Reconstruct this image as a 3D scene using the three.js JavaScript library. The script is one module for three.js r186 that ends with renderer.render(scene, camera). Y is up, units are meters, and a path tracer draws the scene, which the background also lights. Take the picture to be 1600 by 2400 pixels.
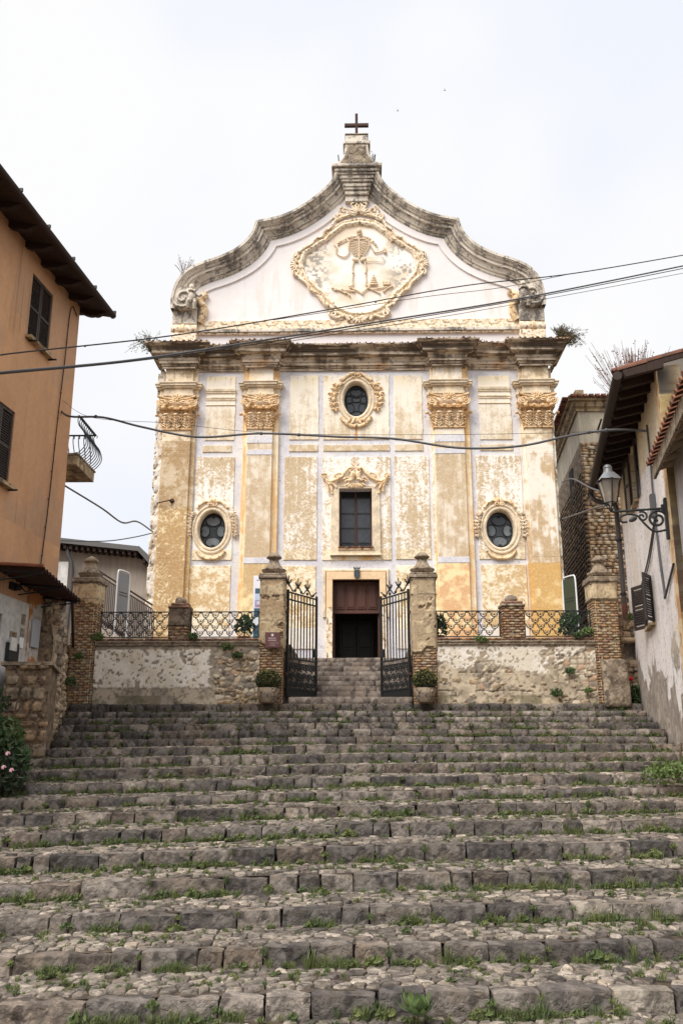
import * as THREE from 'three';
import { mergeGeometries, mergeVertices, toCreasedNormals } from 'three/addons/utils/BufferGeometryUtils.js';
import { FontLoader } from 'three/addons/loaders/FontLoader.js';
import { TextGeometry } from 'three/addons/geometries/TextGeometry.js';

// ---------------------------------------------------------------- camera, sky, sun, exposure
const scene = new THREE.Scene();
const FOCAL = 2112, YAW = THREE.MathUtils.degToRad(1.2), PITCH = THREE.MathUtils.degToRad(15.24), EYE = 1.6;
const camera = new THREE.PerspectiveCamera(2 * Math.atan(1200 / FOCAL) * 180 / Math.PI, 682 / 1024, 0.1, 900);
camera.position.set(0, EYE, 0); camera.rotation.order = 'YXZ'; camera.rotation.set(PITCH, YAW, 0);

const renderer = new THREE.WebGLRenderer({ antialias: true });
renderer.toneMapping = THREE.LinearToneMapping; renderer.toneMappingExposure = 2.62;
renderer.shadowMap.enabled = true; renderer.setSize(682, 1024);

const sun = new THREE.DirectionalLight(new THREE.Color(1.0, 0.975, 0.945), 1.5);
sun.position.set(-27, 59, 13); sun.target.position.set(0, 5, -22); sun.castShadow = true; sun.shadow.radius = 70;
sun.shadow.mapSize.set(2048, 2048);
Object.assign(sun.shadow.camera, { left: -30, right: 30, top: 30, bottom: -30, near: 1, far: 160 });
scene.add(sun, sun.target);

// ---------------------------------------------------------------- noise
function hash(x, y, s) { let h = Math.imul(x, 374761393) ^ Math.imul(y, 668265263) ^ Math.imul(s, 2246822519); h = Math.imul(h ^ (h >>> 13), 1274126177); h ^= h >>> 15; h = Math.imul(h, 2246822519); return ((h ^ (h >>> 16)) >>> 0) / 4294967296; }
const sm = t => t * t * (3 - 2 * t);
const mod = (a, n) => ((a % n) + n) % n;
function vn(x, y, s = 0, p = 0) {
  const xi = Math.floor(x), yi = Math.floor(y), fx = sm(x - xi), fy = sm(y - yi);
  const X0 = p ? mod(xi, p) : xi, X1 = p ? mod(xi + 1, p) : xi + 1, Y0 = p ? mod(yi, p) : yi, Y1 = p ? mod(yi + 1, p) : yi + 1;
  const a = hash(X0, Y0, s), b = hash(X1, Y0, s), c = hash(X0, Y1, s), d = hash(X1, Y1, s);
  return a + (b - a) * fx + (c - a) * fy + (a - b - c + d) * fx * fy;
}
function fbm(x, y, s = 0, o = 4, p = 0) { let v = 0, a = 0.5, t = 0; for (let i = 0; i < o; i++) { v += a * vn(x, y, s + i * 17, p); t += a; x *= 2; y *= 2; p *= 2; a *= 0.5; } return v / t; }
function vn3(x, y, z, s = 0) { const zi = Math.floor(z), f = sm(z - zi); return vn(x, y, s + zi * 131) * (1 - f) + vn(x, y, s + (zi + 1) * 131) * f; }
const fbm3 = (x, y, z, s = 0) => 0.6 * vn3(x, y, z, s) + 0.27 * vn3(x * 2.1, y * 2.1, z * 2.1, s + 7) + 0.13 * vn3(x * 4.3, y * 4.3, z * 4.3, s + 13);
const ss = (a, b, x) => { const t = Math.min(1, Math.max(0, (x - a) / (b - a))); return t * t * (3 - 2 * t); };
const lerp = (a, b, t) => a + (b - a) * t;
const mix = (a, b, t) => [a[0] + (b[0] - a[0]) * t, a[1] + (b[1] - a[1]) * t, a[2] + (b[2] - a[2]) * t];
function rand(seed) { let a = seed >>> 0; const f = () => { a = (a + 0x6D2B79F5) | 0; let t = Math.imul(a ^ (a >>> 15), 1 | a); t = (t + Math.imul(t ^ (t >>> 7), 61 | t)) ^ t; return ((t ^ (t >>> 14)) >>> 0) / 4294967296; }; f.r = (lo, hi) => lo + (hi - lo) * f(); f.pick = a => a[Math.floor(f() * a.length)]; return f; }
const lin = c => c <= 0.04045 ? c / 12.92 : ((c + 0.055) / 1.055) ** 2.4;

{ // overcast sky: bright even cloud, a faint blue-grey mottling
  const W = 512, H = 256, data = new Float32Array(W * H * 4);
  for (let j = 0; j < H; j++) for (let i = 0; i < W; i++) {
    const u = i / W * 16, v = j / H * 8;
    const c = fbm(u, v * 1.6, 3, 4, 16) * 0.65 + fbm(u * 2, v * 2, 9, 3, 32) * 0.35;
    const t = ss(0.36, 0.66, c), k = (i + j * W) * 4;
    const b = 0.372;
    data[k] = b * lerp(0.9, 1.01, t); data[k + 1] = b * lerp(0.935, 1.01, t); data[k + 2] = b * lerp(1.02, 1.02, t); data[k + 3] = 1;
  }
  const t = new THREE.DataTexture(data, W, H, THREE.RGBAFormat, THREE.FloatType);
  t.mapping = THREE.EquirectangularReflectionMapping; t.magFilter = t.minFilter = THREE.LinearFilter; t.wrapS = THREE.RepeatWrapping; t.needsUpdate = true;
  scene.background = t; scene.environment = t;
}

// point on the upright plane at distance d, seen at photograph position (px, py): used to measure sizes
function W(px, py, d) {
  let x = (px - 800) / FOCAL, y = -(py - 1200) / FOCAL, z = -1;
  [y, z] = [y * Math.cos(PITCH) - z * Math.sin(PITCH), y * Math.sin(PITCH) + z * Math.cos(PITCH)];
  [x, z] = [x * Math.cos(YAW) + z * Math.sin(YAW), -x * Math.sin(YAW) + z * Math.cos(YAW)];
  const t = -d / z; return new THREE.Vector3(x * t, EYE + y * t, -d);
}

// ---------------------------------------------------------------- textures and materials
function tex(size, fn, wrap = true, srgb = true) {
  const [w, h] = Array.isArray(size) ? size : [size, size], d = new Uint8Array(w * h * 4);
  for (let j = 0; j < h; j++) for (let i = 0; i < w; i++) {
    const c = fn((i + 0.5) / w, (j + 0.5) / h), k = (i + j * w) * 4;
    for (let n = 0; n < 3; n++) d[k + n] = Math.max(0, Math.min(255, 255 * (typeof c === 'number' ? c : c[n])));
    d[k + 3] = 255;
  }
  const t = new THREE.DataTexture(d, w, h); if (srgb) t.colorSpace = THREE.SRGBColorSpace;
  t.wrapS = t.wrapT = wrap ? THREE.RepeatWrapping : THREE.ClampToEdgeWrapping; t.magFilter = t.minFilter = THREE.LinearFilter; t.needsUpdate = true; return t;
}
const rgb = (r, g, b) => [r / 255, g / 255, b / 255];
function mat(color, o = {}) {
  const { tile = 2, ...rest } = o;
  const m = new THREE.MeshStandardMaterial({ color: Array.isArray(color) ? new THREE.Color().setRGB(...color, THREE.SRGBColorSpace) : color, roughness: 0.9, ...rest });
  m.userData.tile = tile; return m;
}
const bumpGrain = tex(512, (u, v) => 0.55 * fbm(u * 16, v * 16, 5, 5, 16) + 0.3 * fbm(u * 60, v * 60, 8, 3, 60) + 0.15 * vn(u * 200, v * 200, 4, 200), true, false);
const bumpRock = tex(512, (u, v) => { const a = fbm(u * 10, v * 10, 31, 6, 10); const r = Math.abs(fbm(u * 7, v * 7, 77, 5, 7) - 0.5) * 2; return 0.65 * a + 0.35 * Math.sqrt(r); }, true, false);
const mottle = tex(512, (u, v) => { const a = fbm(u * 6, v * 6, 11, 5, 6), b = fbm(u * 24, v * 24, 12, 4, 24), t = 0.62 + 0.5 * (0.6 * a + 0.4 * b); return [t, t * 0.995, t * 0.985]; });
const rockMap = tex(512, (u, v) => {
  const a = fbm(u * 5, v * 5, 41, 5, 5), b = fbm(u * 22, v * 22, 42, 4, 22), c = fbm(u * 70, v * 70, 43, 2, 70);
  let col = mix(rgb(150, 145, 140), rgb(216, 211, 205), ss(0.3, 0.7, 0.6 * a + 0.4 * b));
  col = mix(col, rgb(240, 232, 222), 0.7 * ss(0.6, 0.75, c * 0.5 + b * 0.5));
  col = mix(col, rgb(100, 95, 91), 0.7 * ss(0.56, 0.7, fbm(u * 9, v * 9, 48, 5, 9)));
  col = mix(col, rgb(178, 162, 140), 0.3 * ss(0.55, 0.7, fbm(u * 4, v * 4, 52, 4, 4))); return col;
});
const streak = tex(512, (u, v) => { const a = fbm(u * 30, v * 2, 61, 4, 30), b = fbm(u * 6, v * 6, 62, 4, 6), t = 0.7 + 0.22 * a + 0.22 * b; return [t, t, t * 0.99]; });
const woodMap = tex(512, (u, v) => { const g = fbm(u * 40, v * 2, 71, 4, 40), k = fbm(u * 4, v * 1.0, 72, 3, 4), t = 0.62 + 0.4 * (0.7 * g + 0.3 * k); return [t, t * 0.97, t * 0.94]; });
const corniceMap = tex(512, (u, v) => {
  const h = fbm(u * 4, v * 26, 81, 4, 0), a = fbm(u * 9, v * 9, 82, 5, 9), st = fbm(u * 34, v * 3, 83, 3, 34), fine = fbm(u * 48, v * 48, 86, 2, 48);
  let c = mix(rgb(210, 192, 168), rgb(166, 144, 118), ss(0.35, 0.7, 0.6 * a + 0.4 * h));
  c = mix(c, rgb(200, 148, 100), 0.5 * ss(0.56, 0.72, fbm(u * 5, v * 8, 84, 4, 5)));
  c = mix(c, rgb(78, 66, 54), 0.8 * ss(0.46, 0.62, 0.25 * a + 0.15 * st + 0.6 * h));
  return mix(c, rgb(60, 54, 48), 0.35 * ss(0.6, 0.75, fine));
});
const moldMap = tex(512, (u, v) => {
  const a = fbm(u * 4, v * 4, 91, 5, 4), st = fbm(u * 20, v * 9, 93, 4, 20), b = fbm(u * 44, v * 44, 92, 3, 44);
  let c = mix(rgb(230, 219, 202), rgb(196, 183, 164), ss(0.3, 0.7, a));
  c = mix(c, rgb(104, 98, 92), 0.85 * ss(0.49, 0.62, 0.3 * a + 0.4 * st + 0.3 * b));
  return mix(c, rgb(225, 215, 198), 0.5 * ss(0.62, 0.76, b));
});
const lavMap = tex(512, (u, v) => {
  const a = fbm(u * 5, v * 5, 101, 5, 5), b = fbm(u * 40, v * 40, 102, 3, 40), sp = vn(u * 64, v * 64, 105, 64);
  let c = mix(rgb(208, 204, 208), rgb(228, 225, 226), ss(0.3, 0.7, 0.6 * a + 0.4 * b)); c = mix(c, rgb(236, 228, 214), 0.4 * ss(0.52, 0.68, fbm(u * 3, v * 3, 106, 4, 3)));
  return mix(c, rgb(150, 142, 138), 0.55 * ss(0.86, 0.95, sp));
});
const fieldMap = tex(256, (u, v) => { const a = fbm(u * 4, v * 4, 111, 5, 4), b = fbm(u * 30, v * 30, 112, 3, 30), t = 0.93 + 0.05 * a + 0.02 * b; return mix([t, t * 0.98, t * 0.968], rgb(226, 214, 198), 0.4 * ss(0.56, 0.72, 0.5 * a + 0.5 * fbm(u * 26, v * 3, 113, 4))); });
const ochreMap = tex(768, (u, v) => { const a = fbm(u * 5, v * 4, 121, 5, 0), b = fbm(u * 3, v * 2, 122, 4), st = fbm(u * 40, v * 3, 123, 3), f = fbm(u * 90, v * 90, 124, 2), t = 0.78 + 0.16 * a + 0.1 * b + 0.05 * st + 0.06 * (f - 0.5); const patch = ss(0.55, 0.6, fbm(u * 3.3, v * 2.6, 127, 4)), run = ss(0.6, 0.74, fbm(u * 60, v * 1.6, 128, 3)) * ss(0.45, 0.6, fbm(u * 4, v * 4, 129, 3)); return mix(mix([t, t * (0.985 + 0.03 * (b - 0.5)), t * 0.98], [t * 0.95, t * 0.97, t * 1.02], 0.8 * patch), [t * 0.78, t * 0.76, t * 0.74], 0.5 * run); });
const carvedMap = tex(512, (u, v) => { const a = fbm(u * 5, v * 5, 131, 5, 5), b = fbm(u * 18, v * 18, 132, 4, 18), f = fbm(u * 50, v * 50, 133, 2, 50); let c = mix(rgb(255, 250, 240), rgb(232, 214, 188), ss(0.35, 0.65, b)); c = mix(c, rgb(236, 210, 174), 0.4 * ss(0.5, 0.66, a)); return mix(c, rgb(92, 78, 64), 0.75 * ss(0.57, 0.7, 0.6 * b + 0.4 * f)); });
const paleMap = tex(512, (u, v) => { const a = fbm(u * 6, v * 6, 141, 5, 6), b = fbm(u * 24, v * 24, 142, 4, 24), t = 0.86 + 0.18 * (0.5 * a + 0.5 * b); return [t, t * 0.997, t * 0.99]; });
const M = {};
M.lav = mat(rgb(255, 255, 255), { map: lavMap, bumpMap: bumpGrain, bumpScale: 0.01, tile: 3 });
M.cornice = mat(rgb(255, 255, 255), { map: corniceMap, bumpMap: bumpRock, bumpScale: 0.006, tile: 4 });
M.mold = mat(rgb(255, 255, 255), { map: moldMap, bumpMap: bumpRock, bumpScale: 0.01, tile: 2.6 });
M.field = mat(rgb(252, 249, 248), { map: fieldMap, bumpMap: bumpGrain, bumpScale: 0.006, tile: 4 });
M.carved = mat(rgb(248, 228, 198), { map: carvedMap, bumpMap: bumpGrain, bumpScale: 0.012, tile: 1.3 });
M.carvedOchre = mat(rgb(236, 208, 170), { map: carvedMap, bumpMap: bumpGrain, bumpScale: 0.012, tile: 1.0 });
M.carvedWhite = mat(rgb(255, 246, 232), { map: carvedMap, bumpMap: bumpGrain, bumpScale: 0.012, tile: 1.1 });
M.frameStone = mat(rgb(255, 235, 204), { map: mottle, bumpMap: bumpGrain, bumpScale: 0.01, tile: 1.7 });
M.iron = mat(rgb(46, 49, 50), { roughness: 0.55, metalness: 0.4 });
M.ironRust = mat(rgb(74, 50, 42), { roughness: 0.8, metalness: 0.2 });
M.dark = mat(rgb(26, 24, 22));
M.glass = mat(rgb(66, 71, 77), { roughness: 0.25, metalness: 0, map: mottle, tile: 1.1 });
M.glassPale = mat(rgb(120, 127, 133), { roughness: 0.3, map: mottle, tile: 0.8 });
M.doorStone = mat(rgb(250, 216, 174), { map: paleMap, bumpMap: bumpGrain, bumpScale: 0.01, tile: 1.5 });
M.woodDoor = mat(rgb(104, 64, 48), { map: woodMap, roughness: 0.6, tile: 1 });
M.woodBlack = mat(rgb(40, 40, 38), { map: woodMap, roughness: 0.6, tile: 1 });
M.woodDark = mat(rgb(66, 48, 40), { map: woodMap, tile: 1.2 });
M.shutter = mat(rgb(58, 48, 44), { map: woodMap, roughness: 0.6, tile: 1.3 });
M.tileClay = [rgb(150, 92, 66), rgb(126, 82, 62), rgb(170, 118, 88), rgb(104, 74, 60)].map(c => mat(c, { map: mottle, tile: 0.6, bumpMap: bumpGrain, bumpScale: 0.006 }));
M.ochre = mat(rgb(212, 164, 122), { map: ochreMap, bumpMap: bumpGrain, bumpScale: 0.006, tile: 6 });
M.whitePaint = mat(rgb(222, 220, 216), { map: mottle, tile: 2 });
M.white = mat(rgb(238, 238, 236), { roughness: 0.5 });
M.stoneCream = mat(rgb(222, 200, 164), { map: rockMap, bumpMap: bumpRock, bumpScale: 0.03, tile: 1.4 });
M.stoneGrey = mat(rgb(206, 190, 168), { map: rockMap, bumpMap: bumpRock, bumpScale: 0.03, tile: 1.1 });
M.slab = mat(rgb(166, 154, 144), { map: rockMap, bumpMap: bumpRock, bumpScale: 0.012, tile: 1.6 });
M.step = mat(rgb(255, 255, 255), { map: rockMap, bumpMap: bumpRock, bumpScale: 0.05, tile: 0.9, vertexColors: true });
M.cobble = mat(rgb(255, 255, 255), { map: rockMap, bumpMap: bumpRock, bumpScale: 0.02, tile: 0.6, vertexColors: true });
M.soil = mat(rgb(108, 94, 78), { map: rockMap, bumpMap: bumpRock, bumpScale: 0.04, tile: 0.8 });
M.relief = mat(rgb(255, 255, 255), { map: paleMap, bumpMap: bumpRock, bumpScale: 0.01, tile: 1.1, vertexColors: true });
M.bricks = [rgb(226, 190, 148), rgb(208, 168, 134), rgb(238, 216, 180), rgb(192, 152, 130), rgb(222, 200, 170), rgb(228, 184, 138)].map(c => mat(c, { map: rockMap, tile: 0.7, bumpMap: bumpRock, bumpScale: 0.015 }));
M.rubble = [rgb(240, 218, 186), rgb(226, 198, 162), rgb(212, 182, 146), rgb(246, 232, 208), rgb(194, 170, 142), rgb(228, 190, 150)].map(c => mat(c, { map: rockMap, tile: 0.9, bumpMap: bumpRock, bumpScale: 0.02 }));
M.mortar = mat(rgb(178, 158, 134), { map: rockMap, bumpMap: bumpRock, bumpScale: 0.04, tile: 0.9 });
M.mortarPale = mat(rgb(214, 196, 168), { map: rockMap, bumpMap: bumpRock, bumpScale: 0.03, tile: 0.8 });
M.cable = mat(rgb(84, 84, 86), { roughness: 0.6 });
M.cableBlack = mat(rgb(52, 50, 48), { roughness: 0.7 });
M.leaf = [[0.035, 0.085, 0.02], [0.075, 0.125, 0.03], [0.03, 0.05, 0.014], [0.13, 0.19, 0.045]].map(c => { const m = new THREE.MeshPhysicalMaterial({ color: new THREE.Color().setRGB(...c), roughness: 0.85, transmission: 0.3, thickness: 0, side: THREE.DoubleSide }); m.userData.tile = 1; return m; });
M.twig = mat(rgb(96, 76, 60));

// ---------------------------------------------------------------- scene building helpers
const taken = {};
function numbered(n) { if (!(n in taken)) { taken[n] = 0; return n; } taken[n]++; return `${n}_${String(taken[n]).padStart(3, '0')}`; }
function thing(name, label, category, base = [0, 0, 0], o = {}) {
  const g = new THREE.Group(); g.name = numbered(name); g.position.set(...base); if (o.turn) g.rotation.y = o.turn;
  g.userData = { label, category }; if (o.group) g.userData.group = o.group; if (o.kind) g.userData.kind = o.kind;
  g.userData.local = !!o.local; scene.add(g); return g;
}
function setting(name, base = [0, 0, 0]) { const g = new THREE.Group(); g.name = numbered(name); g.position.set(...base); g.userData.kind = 'structure'; scene.add(g); return g; }
function sub(parent, name, base, o = {}) { const g = new THREE.Group(); g.name = name; g.position.set(...base).sub(originOf(parent)); if (o.turn) g.rotation.y = o.turn; if (o.label) g.userData.label = o.label; parent.add(g); return g; }
function boxUV(geo, tile) {
  const p = geo.attributes.position, n = geo.attributes.normal, uv = new Float32Array(p.count * 2);
  for (let i = 0; i < p.count; i += 3) {
    let ax = 0, ay = 0, az = 0; for (let k = 0; k < 3; k++) { ax += n.getX(i + k); ay += n.getY(i + k); az += n.getZ(i + k); }
    ax = Math.abs(ax); ay = Math.abs(ay); az = Math.abs(az);
    for (let k = 0; k < 3; k++) {
      const x = p.getX(i + k), y = p.getY(i + k), z = p.getZ(i + k);
      const [u, v] = az >= ax && az >= ay ? [x, y] : ax >= ay ? [z, y] : [x, z];
      uv[(i + k) * 2] = u / tile; uv[(i + k) * 2 + 1] = v / tile;
    }
  }
  geo.setAttribute('uv', new THREE.BufferAttribute(uv, 2)); return geo;
}
function flat(g) { const r = g.index ? g.toNonIndexed() : g; for (const k of Object.keys(r.attributes)) if (!['position', 'normal', 'uv', 'color'].includes(k)) r.deleteAttribute(k); if (!r.attributes.normal) r.computeVertexNormals(); if (!r.attributes.uv) r.setAttribute('uv', new THREE.BufferAttribute(new Float32Array(r.attributes.position.count * 2), 2)); return r; }
const merge = list => mergeGeometries(list.map(flat));
function fin(geo, m, keep) { const g = flat(geo); return keep || g.userData.uvDone ? g : boxUV(g, m.userData.tile || 1); }
function mesh(parent, name, geo, m, o = {}) { // geometry in the parent's own axes
  const me = new THREE.Mesh(o.shared ? geo : fin(geo, m, o.keepUV), m); me.name = parent === scene ? numbered(name) : name; me.castShadow = me.receiveShadow = true;
  if (o.pos) me.position.set(...o.pos); if (o.rot) me.rotation.set(...o.rot); if (o.scale) me.scale.set(...o.scale);
  if (o.label) me.userData.label = o.label; if (o.kind) me.userData.kind = o.kind; if (o.category) me.userData.category = o.category; if (o.group) me.userData.group = o.group;
  parent.add(me); return me;
}
function originOf(p) { const v = new THREE.Vector3(); for (let q = p; q && q !== scene; q = q.parent) v.add(q.position); return v; }
function wmesh(parent, name, geo, m, o = {}) { // geometry in world axes under an unturned parent; texture laid out in world metres
  const g = fin(geo, m, o.keepUV); const v = originOf(parent); g.translate(-v.x, -v.y, -v.z); return mesh(parent, name, g, m, { ...o, shared: true });
}
function box(x0, x1, y0, y1, z0, z1) { const g = new THREE.BoxGeometry(Math.abs(x1 - x0), Math.abs(y1 - y0), Math.abs(z1 - z0)); g.translate((x0 + x1) / 2, (y0 + y1) / 2, (z0 + z1) / 2); return g; }
function bevelBox(x0, x1, y0, y1, z0, z1, b = 0.012) {
  const w = Math.abs(x1 - x0), h = Math.abs(y1 - y0), d = Math.abs(z1 - z0); b = Math.min(b, w / 3, h / 3, d / 3);
  const s = new THREE.Shape(); s.moveTo(-w / 2 + b, -h / 2 + b); s.lineTo(w / 2 - b, -h / 2 + b); s.lineTo(w / 2 - b, h / 2 - b); s.lineTo(-w / 2 + b, h / 2 - b); s.closePath();
  const g = new THREE.ExtrudeGeometry(s, { depth: d - 2 * b, bevelEnabled: true, bevelThickness: b, bevelSize: b, bevelSegments: 1 });
  g.translate((x0 + x1) / 2, (y0 + y1) / 2, Math.min(z0, z1) + b); return g;
}
const V = (x, y, z) => new THREE.Vector3(x, y, z);
function tube(pts, r, rad = 6, closed = false, n = 0) { const c = new THREE.CatmullRomCurve3(pts.map(p => p.isVector3 ? p : V(...p)), closed, 'centripetal'); return new THREE.TubeGeometry(c, n || pts.length * 3, r, rad, closed); }
function bar(a, b, r, rad = 6) { const A = V(...a), B = V(...b), g = new THREE.CylinderGeometry(r, r, A.distanceTo(B), rad); g.applyQuaternion(new THREE.Quaternion().setFromUnitVectors(V(0, 1, 0), B.clone().sub(A).normalize())); g.translate((A.x + B.x) / 2, (A.y + B.y) / 2, (A.z + B.z) / 2); return g; }
function sqbar(a, b, w) { const g = bar(a, b, w * 0.7071, 4); return g; }
function blob(x, y, z, rx, ry, rz, rot = 0, seg = 8) { const g = new THREE.SphereGeometry(1, seg, Math.max(4, seg - 2)); g.scale(rx, ry, rz); g.rotateZ(rot); g.translate(x, y, z); return g; }
function spiral(cx, cy, z, R, turns, a0, dir = 1, r = 0.02, rad = 5) { const p = [], n = Math.ceil(turns * 12); for (let i = 0; i <= n; i++) { const t = i / n, a = a0 + dir * t * turns * 2 * Math.PI, q = R * (1 - 0.86 * t); p.push([cx + q * Math.cos(a), cy + q * Math.sin(a), z + t * R * 0.12]); } return tube(p, r, rad, false, n * 2); }
function lathe(pts, seg = 20) { return new THREE.LatheGeometry(pts.map(p => new THREE.Vector2(p[0], p[1])), seg); }
function extrude(shape, depth, bevel = 0) { return new THREE.ExtrudeGeometry(shape, { depth, bevelEnabled: bevel > 0, bevelThickness: bevel, bevelSize: bevel, bevelOffset: -bevel, bevelSegments: 1, curveSegments: 24 }); }
function rectShape(x0, x1, y0, y1) { const s = new THREE.Shape(); s.moveTo(x0, y0); s.lineTo(x1, y0); s.lineTo(x1, y1); s.lineTo(x0, y1); s.closePath(); return s; }
function ovalPath(cx, cy, rx, ry) { const p = new THREE.Path(); p.absellipse(cx, cy, rx, ry, 0, Math.PI * 2, true); return p; }
function rectPath(x0, x1, y0, y1) { const p = new THREE.Path(); p.moveTo(x0, y0); p.lineTo(x0, y1); p.lineTo(x1, y1); p.lineTo(x1, y0); p.closePath(); return p; }
// moulding swept along a line of points in a plane; profile = [sideways, outward] pairs; toWorld maps (a, b, outward) to a point
function sweep(path, profile, side, toWorld, closed = false) {
  const n = path.length, nor = []; const pos = [], idx = [];
  const seg = []; for (let i = 0; i < (closed ? n : n - 1); i++) { const a = path[i], b = path[(i + 1) % n], dx = b[0] - a[0], dy = b[1] - a[1], l = Math.hypot(dx, dy); seg.push([-dy / l * side, dx / l * side]); }
  for (let i = 0; i < n; i++) { const a = closed ? seg[(i - 1 + n) % n] : seg[Math.max(0, i - 1)], b = closed ? seg[i] : seg[Math.min(n - 2, i)]; const k = Math.max(0.35, 1 + a[0] * b[0] + a[1] * b[1]); nor.push([(a[0] + b[0]) / k, (a[1] + b[1]) / k]); }
  const m = profile.length, rows = closed ? n + 1 : n;
  const off = profile.map(([s]) => { // offset lines, with the folds at tight corners closed up
    const P = path.map((p, q) => [p[0] + nor[q][0] * s, p[1] + nor[q][1] * s]); if (closed || Math.abs(s) < 0.3) return P;
    const ok = P.map(p => { let m = 1e9; for (let k = 0; k < n - 1; k++) { const a = path[k], b = path[k + 1], dx = b[0] - a[0], dy = b[1] - a[1], t = Math.max(0, Math.min(1, ((p[0] - a[0]) * dx + (p[1] - a[1]) * dy) / (dx * dx + dy * dy))); m = Math.min(m, Math.hypot(p[0] - a[0] - dx * t, p[1] - a[1] - dy * t)); } return m > Math.abs(s) * 0.985; });
    for (let i = 0; i < n; i++) if (!ok[i]) { let a = i; while (a >= 0 && !ok[a]) a--; let b = i; while (b < n && !ok[b]) b++; if (a >= 0 && b < n) { const c = [(P[a][0] + P[b][0]) / 2, (P[a][1] + P[b][1]) / 2]; for (let k = a + 1; k < b; k++) P[k] = c; } i = b; }
    return P;
  });
  for (let i = 0; i < rows; i++) { const q = i % n; profile.forEach(([s, o], j) => pos.push(...toWorld(off[j][q][0], off[j][q][1], o))); }
  for (let i = 0; i < rows - 1; i++) for (let j = 0; j < m - 1; j++) { const a = i * m + j, b = a + 1, c = a + m, d = c + 1; idx.push(a, c, b, b, c, d); }
  const g = new THREE.BufferGeometry(); g.setAttribute('position', new THREE.Float32BufferAttribute(pos, 3)); g.setIndex(idx);
  return toCreasedNormals(g, 0.5);
}
// a face that is really uneven: grid over W x H; fn(u, v) gives [height, colour]
function relief(o, U, Vv, N, Wd, H, nu, nv, fn) {
  const pos = new Float32Array((nu + 1) * (nv + 1) * 3), col = new Float32Array(pos.length), idx = [];
  let k = 0; for (let j = 0; j <= nv; j++) for (let i = 0; i <= nu; i++) {
    const u = i / nu * Wd, v = j / nv * H, [h, c] = fn(u, v);
    for (let a = 0; a < 3; a++) { pos[k + a] = o[a] + U[a] * u + Vv[a] * v + N[a] * h; col[k + a] = lin(c[a]); } k += 3;
  }
  for (let j = 0; j < nv; j++) for (let i = 0; i < nu; i++) { const a = j * (nu + 1) + i, b = a + 1, c = a + nu + 1, d = c + 1; idx.push(a, b, d, a, d, c); }
  const g = new THREE.BufferGeometry(); g.setAttribute('position', new THREE.BufferAttribute(pos, 3)); g.setAttribute('color', new THREE.BufferAttribute(col, 3)); g.setIndex(idx); g.computeVertexNormals(); return g;
}
function paint(geo, c) { const n = geo.attributes.position.count, a = new Float32Array(n * 3); for (let i = 0; i < n; i++) { a[i * 3] = lin(c[0]); a[i * 3 + 1] = lin(c[1]); a[i * 3 + 2] = lin(c[2]); } geo.setAttribute('color', new THREE.BufferAttribute(a, 3)); return geo; }
// rough block of stone centred at the origin
function rock(w, h, d, rad, amp, seed, step = 0.09, f = 7, crease = false) {
  let g = new THREE.BoxGeometry(w, h, d, Math.max(2, Math.round(w / step)), Math.max(2, Math.round(h / step)), Math.max(2, Math.round(d / step)));
  g.deleteAttribute('uv'); g.deleteAttribute('normal'); g = mergeVertices(g, 1e-5);
  const p = g.attributes.position, hw = w / 2 - rad, hh = h / 2 - rad, hd = d / 2 - rad, q = V(0, 0, 0), c = V(0, 0, 0), sx = (hash(seed, 1, 5) - 0.5) * 0.14, sy = (hash(seed, 2, 5) - 0.5) * 0.035;
  for (let i = 0; i < p.count; i++) {
    q.fromBufferAttribute(p, i); c.set(Math.max(-hw, Math.min(hw, q.x)), Math.max(-hh, Math.min(hh, q.y)), Math.max(-hd, Math.min(hd, q.z)));
    q.sub(c); if (q.lengthSq() > 0) q.normalize();
    const e = amp * ((fbm3(c.x * f + seed * 3.1, c.y * f + 5, c.z * f, seed) - 0.5) * 2 - (crease ? Math.max(0, 0.32 - Math.abs(vn3(c.x * f * 0.8 + seed, c.y * f * 0.8, c.z * f * 0.8 + 3, seed + 5) - 0.5)) * 1.6 - 0.2 : 0));
    c.addScaledVector(q, rad + e); c.y += c.x * sy; c.x += c.y * sx; p.setXYZ(i, c.x, c.y, c.z);
  }
  g.computeVertexNormals(); return crease ? toCreasedNormals(g, 0.42) : g;
}
// ================================================================ GROUND AND STAIRS
{
  const g = new THREE.PlaneGeometry(900, 900); g.rotateX(-Math.PI / 2); g.translate(0, -1.4, 0);
  const m = mesh(scene, 'ground', g, mat(rgb(120, 108, 92), { map: rockMap, tile: 3 })); m.userData.kind = 'structure';
}
const tanAt = py => { const p = W(845, py, 1); return p.y - EYE; };
const STEP_TOP = [1648.7, 1666, 1680.2, 1693, 1708.5, 1725.6, 1744.8, 1765.5, 1790.7, 1820.5, 1854, 1887.7, 1930, 1981, 2047.6, 2125, 2216, 2328];
const STEPS = STEP_TOP.map((t, i) => ({ d: 21.6 - 0.845 * i, y: EYE + (21.6 - 0.845 * i) * tanAt(t) }));
STEPS.push({ d: 6.4, y: STEPS[17].y - 0.175 }, { d: 5.5, y: STEPS[17].y - 0.35 }, { d: 4.6, y: STEPS[17].y - 0.53 });
const crossL = i => 0.034 * ss(0, 17, i + 2), crossR = i => 0.014 * ss(5, 11, i);
const crossY = (i, x) => x < 0 ? x * crossL(i) : x * crossR(i);
const leftEdge = d => d > 15.9 ? -5.5 - 0.25 * (d - 16) : -7.2;
const rightEdge = d => d > 15.6 ? 2.69 + 0.18 * d - 0.02 : 0.37 * d + 0.9;
const RISE = i => Math.max(0.1, STEPS[i].y - STEPS[i + 1].y - (i >= 8 ? 0.028 : 0.012));
const grassSpots = [];
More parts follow.
